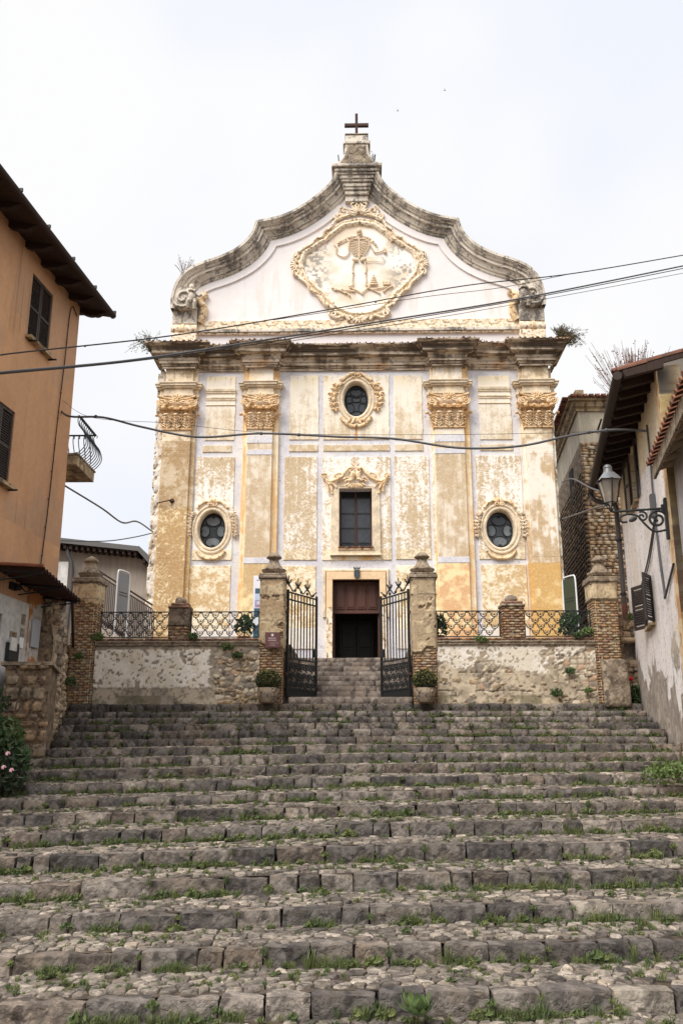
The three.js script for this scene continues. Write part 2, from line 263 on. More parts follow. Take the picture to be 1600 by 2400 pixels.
const stoneTones = [rgb(172, 164, 157), rgb(156, 149, 144), rgb(186, 176, 167), rgb(146, 139, 134), rgb(168, 155, 143), rgb(134, 128, 125), rgb(198, 188, 178)];
function voronoiCobbles(x0, x1, s0, s1, seed, a, b) { // convex cells that fill a strip
  const R = rand(seed), nx = Math.ceil((x1 - x0) / a), ns = Math.max(2, Math.round((s1 - s0) / b)), bs = (s1 - s0) / ns, P = [];
  for (let j = -1; j <= ns; j++) for (let i = -1; i <= nx; i++) P.push([x0 + (i + 0.5 + (R() - 0.5) * 0.85 + (j & 1) * 0.5) * a, s0 + (j + 0.5 + (R() - 0.5) * 0.8) * bs]);
  const cells = [], w = nx + 2;
  for (let j = 0; j < ns; j++) for (let i = 0; i < nx; i++) {
    const me = (j + 1) * w + i + 1, c = P[me]; let poly = [[c[0] - 2 * a, c[1] - 2 * bs], [c[0] + 2 * a, c[1] - 2 * bs], [c[0] + 2 * a, c[1] + 2 * bs], [c[0] - 2 * a, c[1] + 2 * bs]];
    for (let dj = -2; dj <= 2; dj++) for (let di = -2; di <= 2; di++) {
      const k = me + dj * w + di; if (k === me || k < 0 || k >= P.length) continue; const q = P[k];
      const mx = (c[0] + q[0]) / 2, my = (c[1] + q[1]) / 2, nxx = q[0] - c[0], nyy = q[1] - c[1], out = [];
      for (let t = 0; t < poly.length; t++) { const A = poly[t], B = poly[(t + 1) % poly.length], da = (A[0] - mx) * nxx + (A[1] - my) * nyy, db = (B[0] - mx) * nxx + (B[1] - my) * nyy; if (da <= 0) out.push(A); if (da * db < 0) { const f = da / (da - db); out.push([A[0] + (B[0] - A[0]) * f, A[1] + (B[1] - A[1]) * f]); } }
      poly = out; if (poly.length < 3) break;
    }
    if (poly.length >= 3 && c[0] > x0 && c[0] < x1 && c[1] > s0 && c[1] < s1) cells.push({ c, poly });
  }
  return cells;
}
function cobbleGeo(cell, yAt, toW, R) {
  const { c, poly } = cell, n = poly.length, pos = [], idx = [], lift = R.r(-0.008, 0.008), tx = R.r(-0.06, 0.06), ts = R.r(-0.1, 0.1);
  const ring = (f, dy) => { for (const p of poly) { const l = Math.hypot(p[0] - c[0], p[1] - c[1]) || 1, k = Math.max(0.2, 1 - (f / l)); const x = c[0] + (p[0] - c[0]) * k, s = c[1] + (p[1] - c[1]) * k; pos.push(...toW(x, s, yAt(x, s) + lift + dy + (x - c[0]) * tx + (s - c[1]) * ts)); } };
  ring(0.007, -0.045); ring(0.009, -0.008); ring(0.02, 0.003);
  pos.push(...toW(c[0], c[1], yAt(c[0], c[1]) + lift + 0.005));
  for (let r = 0; r < 2; r++) for (let i = 0; i < n; i++) { const a = r * n + i, b = r * n + (i + 1) % n, A = a + n, B = b + n; idx.push(a, A, b, b, A, B); }
  for (let i = 0; i < n; i++) idx.push(2 * n + i, 3 * n, 2 * n + (i + 1) % n);
  const g = new THREE.BufferGeometry(); g.setAttribute('position', new THREE.Float32BufferAttribute(pos, 3)); g.setIndex(idx);
  g.computeVertexNormals(); if (g.attributes.normal.getY(3 * n) < 0) { g.setIndex(idx.map((_, k) => idx[k - k % 3 + [0, 2, 1][k % 3]])); g.computeVertexNormals(); }
  return g;
}
for (let i = 0; i < STEPS.length - 1; i++) {
  const { d, y } = STEPS[i], R = rand(900 + i), rise = RISE(i), xl = leftEdge(d), xr = rightEdge(d);
  const st = setting('stone_step', [0, y, -d]);
  // row of kerb stones
  for (let x = xl; x < xr;) {
    let w = R.r(0.18, 0.56) * (R() < 0.15 ? 1.5 : 1); let tone = R.pick(stoneTones), pale = false;
    if (i === 17 && x > 1.5 && x < 1.95) { w = 0.46; pale = true; }
    if (i === 15 && x > 1.9 && x < 2.3) { w = 0.36; pale = true; }
    if (x + w > xr) w = xr - x; if (w < 0.12) break;
    if (pale) tone = rgb(214, 204, 190);
    const h = rise + 0.14 + R.r(-0.008, 0.008), dep = R.r(0.19, 0.27), jut = R.r(-0.022, 0.022), g = rock(w - 0.009, h, dep, R.r(0.014, 0.026), pale ? 0.008 : 0.02, Math.floor(R() * 9999), d < 12 ? 0.05 : 0.085, 9, d < 13);
    const cx = x + w / 2, top = y + crossY(i, cx) + R.r(-0.009, 0.007);
    const k = R.r(0.78, 1.0); paint(g, tone.map(v => Math.min(1, v * k)));
    const q = new THREE.Matrix4().makeRotationY(R.r(-0.05, 0.05)); g.applyMatrix4(q); g.translate(cx, top - h / 2, -d - dep / 2 + jut);
    wmesh(st, 'step_stone', g, M.step);
    if (R() < 0.5) grassSpots.push([x, y + crossY(i, x) - rise * R.r(0.2, 0.95), -d + 0.01 + R() * 0.03, R.r(0.5, 1)]);
    x += w;
  }
  // the tread in front of this riser belongs to the next step down; here: tread behind this row of stones
  const back = i ? STEPS[i - 1] : { d: 22.3, y: y + RISE(0) }, backBase = i ? STEPS[i - 1].y - RISE(i - 1) : y + 0.03, L = back.d - d;
  const yAt = (x, s) => lerp(y, backBase, s / L) + lerp(crossY(i, x), crossY(Math.max(0, i - 1), x), s / L) + 0.03 * (fbm(x * 0.9 + i * 7, s * 0.9, 4, 3) - 0.5);
  const bed = relief([xl, 0, -d - 0.13], [1, 0, 0], [0, 0, -1], [0, 1, 0], xr - xl, L - 0.1, Math.ceil((xr - xl) / 0.12), 6, (u, v) => [yAt(xl + u, v + 0.13) - 0.018, [1, 1, 1]]);
  bed.deleteAttribute('color'); wmesh(st, 'earth_bed', bed, M.soil);
  const seen = Math.min(xr, 0.4 * back.d + 0.35), seenL = Math.max(xl, -0.44 * back.d - 0.35);
  const cells = i < 6 ? [] : voronoiCobbles(seenL, seen, 0.2, L - 0.01, 70 + i, i > 13 ? 0.132 : 0.135, i > 13 ? 0.1 : 0.11);
  const toW = (x, s, yy) => [x, yy, -d - s]; const rest = [];
  const keep = cells.map((c, k) => k).sort((a, b) => Math.hypot(cells[a].c[0] * 1.6, cells[a].c[1]) - Math.hypot(cells[b].c[0] * 1.6, cells[b].c[1]));
  const single = new Set(i >= 14 && i < 18 ? keep.slice(0, 290) : []);
  cells.forEach((c, k) => {
    if (R() < 0.05) { grassSpots.push([c.c[0], yAt(...c.c), -d - c.c[1], R.r(0.4, 0.9)]); return; }
    const g = cobbleGeo(c, yAt, toW, R), t = R(), f = R.r(0.78, 1.14); paint(g, mix(mix(rgb(166, 157, 147), rgb(212, 202, 188), t), rgb(134, 125, 118), R() < 0.2 ? 0.8 : 0).map(v => Math.min(1, v * f)));
    if (single.has(k)) wmesh(st, 'cobble', g, M.cobble); else rest.push(fin(g, M.cobble));
  });
  if (rest.length) wmesh(st, 'cobbles', merge(rest), M.cobble, { keepUV: true, kind: 'stuff' });
  // weeds along the foot of the riser above and in the joints
  const n = Math.round((seen - seenL) * (i < 5 ? 5 : i < 9 ? 6 : 8));
  for (let k = 0; k < n; k++) { const x = R.r(seenL, seen), p = fbm(x * 0.8 + i * 13, i * 2.3, 21, 3) + (x > 1.5 ? 0.07 : 0); if (p < 0.46) continue; const m = R() < 0.25 ? 8 : 3; for (let q = 0; q < m; q++) { const xx = x + R.r(-0.16, 0.16); if (xx < seenL + 0.05 || xx > seen - 0.02) continue; grassSpots.push([xx, yAt(xx, L - 0.02), -back.d + R.r(0.02, 0.1), R.r(0.3, 1.0) * (R() < 0.1 ? 1.6 : 1)]); } }
  for (let k = 0; k < (i > 6 ? n * 5.6 : n * 0.5); k++) { const x = R.r(seenL, seen), s = R.r(0.25, L - 0.06); if (fbm(x * 1.3, s * 2 + i * 9, 29, 3) + (x > 1.5 ? 0.05 : 0) > 0.46) grassSpots.push([x, yAt(x, s) - 0.004, -d - s, R.r(0.2, 0.62)]); }
}
// ---------------------------------------------------------------- flight of dressed steps inside the gate and the terrace
const GATE_PX = [1632.8, 1620, 1607.4, 1595.5, 1583.8, 1573, 1561.5, 1551.7, 1541.6];
const gateD = j => j ? 23.3 + 0.3 * (j - 1) : 21.86, GATE = GATE_PX.map((p, j) => ({ d: gateD(j), y: W(840, p, gateD(j)).y }));
const TERRACE = GATE[8].y;
GATE.forEach((s, j) => {
  const R = rand(50 + j), st = setting('gate_step', [0, s.y, -s.d]), prev = j ? GATE[j - 1].y : s.y - 0.2, x0 = -1.72, x1 = 1.22;
  for (let x = x0; x < x1 - 0.05;) {
    let w = R.r(0.5, 1.05); if (x + w > x1 - 0.25) w = x1 - x;
    const dp = j ? 0.4 : 1.6, g = rock(w - 0.003, s.y - prev + 0.08, dp, 0.012, 0.004, Math.floor(R() * 999), 0.12, 4); g.translate(x + w / 2, s.y - (s.y - prev + 0.08) / 2 + R.r(-0.004, 0.004), -s.d - dp / 2);
    wmesh(st, 'step_slab', g, M.slab); x += w;
  }
});
for (const sx of [-1, 1]) { const x0 = sx < 0 ? -2.4 : 1.22, x1 = sx < 0 ? -1.72 : 1.8; const m = wmesh(scene, 'flank_wall', box(x0, x1, 2.6, TERRACE, -25.6, -22.35), M.stoneGrey); m.userData = { kind: 'structure' }; }
{ const m = wmesh(scene, 'terrace', merge([box(-11, -1.72, 2.4, TERRACE, -46, -22.3), box(1.22, 14, 2.4, TERRACE, -46, -22.3), box(-1.72, 1.22, 2.4, TERRACE - 0.004, -46, -25.5)]), M.slab); m.userData = { kind: 'structure' }; }

// ================================================================ BOUNDARY WALL, PIERS, RAILINGS, GATES
const WALL_Z = -22;
function fenceFace(x0, x1, y0, y1, style) {
  return relief([x0, y0, WALL_Z + 0.2], [1, 0, 0], [0, 1, 0], [0, 0, 1], x1 - x0, y1 - y0, Math.round((x1 - x0) / 0.024), Math.round((y1 - y0) / 0.024), (u, v) => {
    const x = x0 + u, y = y0 + v, H = y1 - y0, t = v / H;
    // rubble core
    const sx = x * 5.2, sy = y * 7.5; let f1 = 9, f2 = 9, id = 0;
    for (let j = -1; j <= 1; j++) for (let i = -1; i <= 1; i++) { const a = Math.floor(sx) + i, b = Math.floor(sy) + j, px = a + 0.15 + 0.7 * hash(a, b, 3), py = b + 0.15 + 0.7 * hash(a, b, 4), q = Math.hypot(px - sx, py - sy); if (q < f1) { f2 = f1; f1 = q; id = hash(a, b, 9); } else if (q < f2) f2 = q; }
    const e = ss(0.02, 0.3, f2 - f1); let h = (style ? 0.016 : 0.024) * e - 0.01 + 0.014 * (fbm(x * 12, y * 12, 2, 3) - 0.5);
    let c = mix(rgb(156, 142, 124), mix(rgb(214, 194, 164), rgb(240, 226, 202), id), e * 0.9); if (id > 0.85) c = mix(c, rgb(190, 140, 104), 0.6 * e); if (id < 0.18) c = mix(c, rgb(128, 120, 112), 0.7 * e);
    // grey render
    const n1 = fbm(x * 1.6, y * 2.2, 15, 5), n2 = fbm(x * 4.5, y * 4.5, 16, 4), n3 = fbm(x * 16, y * 16, 17, 3);
    const bare = style ? 0.06 * ss(2.4, 4.2, x) - 0.04 : -0.1 + 0.42 * ss(-3.7, -3.1, x) * (1 - 0.3 * t) ;
    const grey = 0.6 * n1 + 0.3 * n2 + 0.1 * n3 - bare + (t > 0.93 ? 0.2 : 0);
    if (grey > 0.46) { const r = ss(0.46, 0.49, grey); h = lerp(h, 0.02 + 0.012 * (n2 - 0.5) + 0.006 * (n3 - 0.5), r); c = mix(c, mix(style ? rgb(182, 166, 142) : rgb(164, 153, 137), style ? rgb(214, 197, 170) : rgb(204, 189, 166), ss(0.35, 0.65, n2)), r); if (n3 > 0.62) c = mix(c, rgb(110, 98, 84), 0.5); }
    // cracks and courses of the render
    const course = Math.abs(((y - y0 - 0.42 + 0.03 * (n2 - 0.5)) % 0.42)) ; if (style && course < 0.014 && n1 < 0.6) { h -= 0.02; c = mix(c, rgb(98, 84, 70), 0.7); }
    // last coat of white plaster
    const zone = style ? (0.52 * ss(0.5, 0.75, t + 0.25 * (n1 - 0.5)) - 0.1 - 0.15 * ss(5.4, 5.6, x)) : 0.62 * ss(0.3, 0.36, t) * (1 - ss(0.93, 0.95, t)) * (1 - ss(-3.75, -3.35, x)) ;
    const wht = zone + 0.55 * (n1 - 0.5) + 0.85 * (n2 - 0.5) + 0.45 * (n3 - 0.5), pit = n3 > 0.66 && n2 > 0.45;
    if (wht > (style ? 0.37 : 0.42) && !pit) { const r = ss(0, 0.05, wht - (style ? 0.37 : 0.42)); h = lerp(h, (style ? 0.026 : 0.034) + 0.003 * n3, r); c = mix(c, mix(rgb(252, 243, 230), rgb(238, 226, 206), ss(0.4, 0.7, n2)), r); }
    // lichen and dirt at the foot
    const moss = fbm(x * 3, y * 3, 55, 4); if (t < 0.22 && moss > 0.5) c = mix(c, rgb(104, 98, 72), 0.55 * ss(0.5, 0.62, moss) );
    return [h, c];
  });
}
function smallPier(w, x0, x1, y0, y1, plaster, R) {
  const g = sub(w, 'pier', [(x0 + x1) / 2, y0, WALL_Z]);
  wmesh(g, 'core', box(x0 + 0.015, x1 - 0.015, y0, y1, WALL_Z - 0.22, WALL_Z + 0.22), M.mortar);
  brickFaces(g, x0, x1, y0, plaster ? y0 + 0.3 : y1, WALL_Z - 0.235, WALL_Z + 0.235, R);
  if (plaster) wmesh(g, 'render_coat', bevelBox(x0 - 0.01, x1 + 0.01, y0 + 0.3, y1, WALL_Z - 0.25, WALL_Z + 0.25, 0.03), mat(rgb(168, 152, 134), { map: rockMap, bumpMap: bumpRock, bumpScale: 0.02, tile: 0.9 }));
  wmesh(g, 'cap_course', bevelBox(x0 - 0.02, x1 + 0.02, y1, y1 + 0.06, WALL_Z - 0.27, WALL_Z + 0.27, 0.02), plaster ? M.bricks[3] : M.stoneGrey);
  wmesh(g, 'cap_course', bevelBox(x0 + 0.03, x1 - 0.03, y1 + 0.06, y1 + 0.14, WALL_Z - 0.21, WALL_Z + 0.21, 0.03), M.bricks[3]);
  const p = rock((x1 - x0) * 0.55, 0.2, 0.28, 0.09, 0.02, 3); p.translate((x0 + x1) / 2, y1 + 0.2, WALL_Z); wmesh(g, 'cap_stone', p, M.stoneGrey);
}
const brickGeos = [0, 1, 2, 3].map(k => { const g = rock(0.235 - 0.012 * k, 0.05, 0.06, 0.012, 0.006, 40 + k, 0.12, 9); return fin(g, M.bricks[0]); });
function brickFaces(g, x0, x1, y0, y1, zb, zf, R, skip) { // courses of bricks on the front and on both side faces
  const o = originOf(g), put = (x, y, z, turn, sc) => { if ((skip && skip(x, y, z)) || R() < 0.04) return; mesh(g, 'brick', R.pick(brickGeos), R.pick(M.bricks), { shared: true, pos: [x - o.x, y - o.y, z - o.z], rot: [0, turn + R.r(-0.05, 0.05), R.r(-0.03, 0.03)], scale: [sc * R.r(0.93, 1.03), R.r(0.85, 1.22), R.r(0.9, 1.15)] }); };
  const n = Math.floor((y1 - y0) / 0.062);
  for (let k = 0; k < n; k++) {
    const y = y0 + 0.03 + k * (y1 - y0) / n, off = (k & 1) * 0.12;
    for (const [a, b, f] of [[x0, x1, (u, s) => put(u, y, zf - 0.028 + R.r(-0.008, 0.006), 0, s)], [zb, zf, (u, s) => { put(x1 - 0.028 + R.r(-0.006, 0.006), y, u, Math.PI / 2, s); put(x0 + 0.028, y, u, Math.PI / 2, s); }]])
      for (let u = a - off; u < b - 0.05; u += 0.242) { const lo = Math.max(u, a), hi = Math.min(u + 0.235, b); if (hi - lo > 0.06) f((lo + hi) / 2, (hi - lo) / 0.232); }
  }
}
function finial(g, cx, y, s, m) {
  const o = originOf(g), pts = [[0.0, 0], [0.36, 0], [0.36, 0.12], [0.40, 0.14], [0.40, 0.18], [0.33, 0.2], [0.24, 0.3], [0.17, 0.42], [0.15, 0.5], [0.155, 0.54], [0.24, 0.56], [0.25, 0.6], [0.2, 0.66], [0.13, 0.72], [0.09, 0.74], [0.05, 0.76], [0, 0.77]].map(p => [p[0] * s, p[1] * s]);
  const q = lathe(pts, 22), pp = q.attributes.position; for (let i = 0; i < pp.count; i++) { const e = 1 + 0.04 * (fbm3(pp.getX(i) * 5 + cx, pp.getY(i) * 5, pp.getZ(i) * 5, 3) - 0.5); pp.setX(i, pp.getX(i) * e); pp.setZ(i, pp.getZ(i) * e); } q.computeVertexNormals();
  q.translate(cx - o.x, y - o.y, WALL_Z - o.z); mesh(g, 'finial', q, m);
}
function gatePier(name, label, x0, x1, y0, capY, bareTo, seed, shade) {
  const g = thing(name, label, 'gate pier', [(x0 + x1) / 2, y0, WALL_Z], { group: 'brick piers of the boundary wall' }), R = rand(seed), hd = 0.28, zb = WALL_Z - hd, zf = WALL_Z + hd, cx = (x0 + x1) / 2;
  wmesh(g, 'core', box(x0 + 0.014, x1 - 0.014, y0 - 0.2, capY - 0.1, zb + 0.014, zf - 0.014), M.mortarPale);
  const coat = (u, v, k) => { const y = y0 + v, n = 0.6 * fbm(u * 2.6 + seed + k * 9, y * 2.2, 35, 5) + 0.4 * fbm(u * 9 + k, y * 9, 36, 4); const b = n + 0.5 * ss(bareTo - 0.25, bareTo + 0.25, y) - 0.3; return b; };
  brickFaces(g, x0, x1, y0, capY - 0.12, zb, zf, R, (x, y, z) => { const k = z > zf - 0.1 ? 0 : x > cx ? 1 : 2, u = k ? z - zb : x - x0; return coat(u, y - y0, k) > 0.62 || y > capY - 0.55; });
  const Hh = capY - 0.1 - y0;
  const face = (o, U, N, Wd, k) => relief(o, U, [0, 1, 0], N, Wd, Hh, Math.round(Wd / 0.022), Math.round(Hh / 0.022), (u, v) => {
    const b = coat(u, v, k), y = y0 + v, n3 = fbm(u * 22 + k, y * 22, 66, 3), n2 = fbm(u * 5 + seed, y * 5, 67, 4); const top = y > capY - 0.5; const on = b > 0.6 || top;
    let h = on ? 0.028 + 0.012 * (n2 - 0.5) + 0.006 * (n3 - 0.5) : -0.05; if (!top && on && Math.abs(((y * 2.9 + n2 * 0.2) % 1)) < 0.03) h -= 0.012;
    const edge = Math.min(u, Wd - u); if (edge < 0.03) h -= (0.03 - edge) * 0.9;
    return [h, mix(mix(shade, rgb(224, 202, 164), ss(0.4, 0.7, n2)), rgb(132, 116, 98), 0.6 * ss(0.55, 0.7, n3))];
  });
  wmesh(g, 'plaster_coat', merge([face([x0, y0, zf], [1, 0, 0], [0, 0, 1], x1 - x0, 0), face([x1, y0, zf], [0, 0, -1], [1, 0, 0], zf - zb, 1), face([x0, y0, zb], [0, 0, 1], [-1, 0, 0], zf - zb, 2)]), M.relief);
  wmesh(g, 'moulding', bevelBox(x0 - 0.03, x1 + 0.03, capY - 0.5, capY - 0.46, zb - 0.03, zf + 0.03, 0.012), M.stoneGrey);
  for (const [e, a, b] of [[0.03, -0.14, -0.08], [0.065, -0.08, 0.0], [0.045, 0.0, 0.05]]) wmesh(g, 'cap', bevelBox(x0 - e, x1 + e, capY + a, capY + b, zb - e, zf + e, 0.014), M.stoneGrey);
  finial(g, cx, capY + 0.05, 0.76, M.stoneGrey); return g;
}
const railScroll = (() => { // one scallop of the iron railing
  const P = []; for (let a = Math.PI; a <= 2 * Math.PI + 0.01; a += Math.PI / 8) P.push([0.078 * Math.cos(a), -0.03 + 0.078 * Math.sin(a), 0]);
  const list = [tube([[-0.127, 0, 0], [-0.085, 0, 0], [-0.08, -0.012, 0], ...P, [0.08, -0.012, 0], [0.085, 0, 0], [0.127, 0, 0]], 0.0125, 5, false, 26), bar([0, -0.108, 0], [0, -0.146, 0], 0.012, 5)];
  for (const s of [-1, 1]) list.push(tube([[0, -0.066, 0], [s * 0.03, -0.064, 0], [s * 0.05, -0.04, 0], [s * 0.042, -0.018, 0], [s * 0.02, -0.018, 0]], 0.0065, 4, false, 9));
  list.push(blob(0, -0.046, 0, 0.016, 0.02, 0.012, 0, 6), bar([0, -0.04, 0], [0, -0.008, 0], 0.005, 4));
  return fin(merge(list), M.iron);
})();
const dropGeo = fin(bar([0, 0.018, 0], [0, -0.018, 0], 0.011, 5), M.iron);
function railing(label, x0, x1, y0, y1) {
  const g = thing('iron_railing', label, 'railing', [(x0 + x1) / 2, y0, WALL_Z], { group: 'iron railings on the boundary wall' }), cx = (x0 + x1) / 2;
  wmesh(g, 'top_rail', box(x0, x1, y1 - 0.012, y1 + 0.012, WALL_Z - 0.02, WALL_Z + 0.02), M.iron); wmesh(g, 'bottom_rail', box(x0, x1, y0 + 0.0, y0 + 0.022, WALL_Z - 0.018, WALL_Z + 0.018), M.iron);
  const n = Math.round((x1 - x0) / 0.255), p = (x1 - x0) / n, rows = 4, h = (y1 - y0 - 0.05) / rows;
  for (let r = 0; r < rows; r++) for (let k = 0; k < n + (r & 1 ? -1 : 0); k++) mesh(g, 'scroll', railScroll, M.iron, { shared: true, pos: [x0 + p * (k + 0.5 + (r & 1 ? 0.5 : 0)) - cx, y1 - y0 - 0.03 - r * h, 0], scale: [p / 0.255, h / 0.146, 1] });
  for (const x of [x0 + 0.012, x1 - 0.012]) wmesh(g, 'stile', box(x - 0.012, x + 0.012, y0, y1, WALL_Z - 0.014, WALL_Z + 0.014), M.iron);
  for (let k = 0; k <= n; k++) mesh(g, 'drop', dropGeo, M.iron, { shared: true, pos: [x0 + p * k - cx, y1 - y0 - 0.018, 0] });
}
const RAIL0 = 4.43, RAIL1 = 5.06, WALLTOP = 4.36;
for (const side of [0, 1]) {
  const [x0, x1] = side ? [1.8, 5.6] : [-6.4, -2.4];
  const w = thing('boundary_wall', side ? 'terrace wall with yellow flaking render right of the gate' : 'terrace wall with white peeling plaster left of the gate', 'wall', [(x0 + x1) / 2, 2.7, WALL_Z], { group: 'low terrace walls flanking the gate' }), R = rand(300 + side);
  wmesh(w, 'masonry', box(x0, x1, 2.5, WALLTOP - 0.1, WALL_Z - 0.3, WALL_Z + 0.16), M.mortar);
  wmesh(w, 'plaster', fenceFace(x0, x1, 2.7, WALLTOP - 0.16, side), M.relief);
  const prof = [[0, 0], [0.03, 0], [0.05, 0.035], [0.03, 0.06], [0.06, 0.07], [0.07, 0.1], [0.05, 0.115], [0.0, 0.12]];
  wmesh(w, 'coping', sweep([[x0, 0], [x1, 0]], prof, 1, (a, b, o) => [a, WALLTOP - 0.16 + o, WALL_Z + 0.23 + b]), M.stoneGrey);
  wmesh(w, 'coping', box(x0, x1, WALLTOP - 0.1, WALLTOP - 0.04, WALL_Z - 0.3, WALL_Z + 0.24), M.stoneGrey);
  for (let x = x0; x < x1 - 0.05; x += 0.3) { const e = Math.min(0.295, x1 - x); const g = rock(e, 0.075, 0.44, 0.015, 0.008, Math.round(x * 100), 0.12, 6); g.translate(x + e / 2, WALLTOP - 0.002, WALL_Z + 0.0); wmesh(w, 'coping_brick', g, R() < 0.65 ? M.bricks[3] : R.pick(M.bricks)); }
  // stones that stand proud of the worn render
  for (let k = 0; k < (side ? 30 : 44); k++) { const x = side ? R.r(1.95, 5.4) : (k < 50 ? R.r(-3.45, -2.55) : R.r(-6.2, -3.5)), y = side ? R.r(2.8, 3.55) : k < 50 ? R.r(2.8, 4.05) : R.r(2.78, 3.05), s = R.r(0.05, 0.13), g = rock(s * 1.6, s, 0.07, 0.014, 0.012, k + side * 200, 0.05, 11); g.rotateZ(R.r(-0.3, 0.3)); g.translate(x, y, WALL_Z + 0.195); wmesh(w, 'stone', g, R.pick([M.rubble[3], M.rubble[0], M.stoneCream])); }
  const px = side ? [3.42, 3.97] : [-4.66, -4.18];
  smallPier(w, px[0], px[1], WALLTOP + 0.02, side ? 5.14 : 5.12, !side, R);
}
railing('scrollwork railing between the tall left pier and the plastered stub pier', -6.38, -4.68, RAIL0, RAIL1);
railing('scrollwork railing next to the pier with the brown plaque', -4.16, -2.47, RAIL0, RAIL1);
railing('scrollwork railing just right of the gate, ending at the brick stub pier', 1.82, 3.4, RAIL0, RAIL1);
railing('scrollwork railing between the brick stub pier and the tall right pier', 3.99, 5.6, RAIL0, RAIL1);
const PLA = rgb(196, 168, 130);
gatePier('gate_pier', 'gate pier with brown plaque and urn finial, left of the gate', -2.42, -1.86, 2.8, 5.92, 4.1, 11, PLA);
gatePier('gate_pier', 'gate pier with bare brick foot and grey urn finial, right of the gate', 1.26, 1.82, 2.8, 5.92, 3.95, 23, rgb(186, 164, 132));
gatePier('gate_pier', 'tall brick pier with pale urn finial beside the left house', -7.02, -6.42, 2.5, 5.84, 5.1, 37, rgb(214, 188, 148));
gatePier('gate_pier', 'weathered brick pier with pale urn finial before the rubble tower', 5.6, 6.2, 2.7, 5.8, 5.35, 53, rgb(196, 174, 142));
// buttress below the right-hand pier, niche wall to the right house
{
  const w = thing('garden_wall', 'grey rubble wall with square niche between the right pier and the white house', 'wall', [6.6, 2.7, -22.6]);
  wmesh(w, 'masonry', merge([box(6.24, 6.42, 2.4, 4.9, -23, -22.2), box(6.68, 8.4, 2.4, 4.9, -23, -22.2), box(6.42, 6.68, 2.4, 3.9, -23, -22.2), box(6.42, 6.68, 4.28, 4.9, -23, -22.2), box(6.42, 6.68, 3.9, 4.28, -23, -22.7)]), M.mortar);
  const R = rand(77); for (let k = 0; k < 90; k++) { const x = R.r(6.28, 7.1), y = R.r(2.7, 4.9); if (x > 6.36 && x < 6.74 && y > 3.82 && y < 4.36) continue; const s = R.r(0.07, 0.15), g = rock(s * 1.7, s, 0.1, 0.025, 0.015, k, 0.07, 9); g.translate(x, y, -22.21); wmesh(w, 'stone', g, R.pick([M.stoneGrey, M.rubble[4], M.rubble[1]])); }
  wmesh(w, 'lintel', rock(0.5, 0.14, 0.2, 0.03, 0.01, 8).translate(6.55, 4.36, -22.18), M.stoneCream);
  const slab = rock(0.62, 1.1, 0.14, 0.04, 0.02, 17, 0.1, 4); slab.translate(5.98, 3.28, WALL_Z + 0.4); wmesh(w, 'render_slab', slab, M.stoneGrey);
}
// ---------------------------------------------------------------- gate leaves
function gateLeaf(hx, sgn, label) {
  const y0 = 3.02, Wd = 1.38, H = 2.62, g = thing('iron_gate', label, 'gate', [hx, y0, WALL_Z - 0.12], { turn: sgn > 0 ? 1.06 : Math.PI - 1.06, group: 'open wrought iron gate leaves' });
  // local x runs from the hinge to the free edge
  const B = (a, b, w = 0.028) => sqbar(a, b, w);
  mesh(g, 'stile', box(0, 0.05, 0, H, -0.025, 0.025), M.iron); mesh(g, 'stile', box(Wd - 0.05, Wd, 0, H + 0.02, -0.025, 0.025), M.iron);
  for (const y of [0.04, 0.2, 0.82, 0.93, H - 0.24, H - 0.06]) mesh(g, 'rail', box(0.05, Wd - 0.05, y - 0.018, y + 0.018, -0.016, 0.016), M.iron);
  for (let k = 1; k <= 8; k++) { const x = 0.05 + k * (Wd - 0.1) / 9; mesh(g, 'bar', bar([x, 0.93, 0], [x, H - 0.06, 0], 0.018, 6), M.iron); if (k % 2 === 0) mesh(g, 'knob', blob(x, H + 0.02, 0, 0.035, 0.04, 0.035), M.iron); }
  mesh(g, 'kick_plate', box(0.05, Wd - 0.05, 0.045, 0.195, -0.005, 0.005), M.iron);
  const sc = []; for (let r = 0; r < 3; r++) for (let k = 0; k < 5; k++) { const x = 0.05 + (k + 0.5) * (Wd - 0.1) / 5 + (r & 1 ? 0.06 : -0.05), y = 0.3 + r * 0.21; sc.push(spiral(x - 0.05, y, 0, 0.085, 1.3, 0, 1, 0.017, 5), spiral(x + 0.05, y + 0.02, 0, 0.085, 1.3, Math.PI, -1, 0.017, 5), blob(x, y - 0.07, 0, 0.035, 0.035, 0.014, 0.6, 5)); }
  mesh(g, 'scrollwork', merge(sc), M.iron, { kind: 'stuff' });
  const wave = []; for (let k = 0; k <= 24; k++) { const t = k / 24; wave.push([0.03 + t * (Wd - 0.06), H + 0.07 + 0.07 * Math.cos(t * Math.PI * 6) - 0.02 * t, 0]); }
  mesh(g, 'crest', tube(wave, 0.018, 5, false, 60), M.iron);
  for (const t of [0.0, 0.333, 0.667, 1]) {
    const x = 0.04 + t * (Wd - 0.08), y = H + 0.12, L = [bar([x, y - 0.04, 0], [x, y + 0.24, 0], 0.014, 6)];
    if (t === 1) continue; for (const a of [-1, 1]) for (const q of [0, 1]) L.push(tube([[x, y, 0], [x + (q ? 0 : a * 0.05), y + 0.06, q ? a * 0.05 : 0], [x + (q ? 0 : a * 0.09), y + 0.14, q ? a * 0.09 : 0]], 0.014, 4, false, 6));
    L.push(blob(x, y + 0.04, 0, 0.03, 0.06, 0.03)); mesh(g, 'finial', merge(L), M.iron);
  }
  for (const y of [0.5, 2.0]) mesh(g, 'hinge', box(-0.07, 0.02, y, y + 0.07, -0.03, 0.03), M.ironRust);
  mesh(g, 'lock_box', box(Wd - 0.16, Wd - 0.02, 1.05, 1.25, -0.035, 0.035), M.iron);
}
gateLeaf(-1.8, 1, 'black wrought iron gate leaf hung on the pier with the plaque');
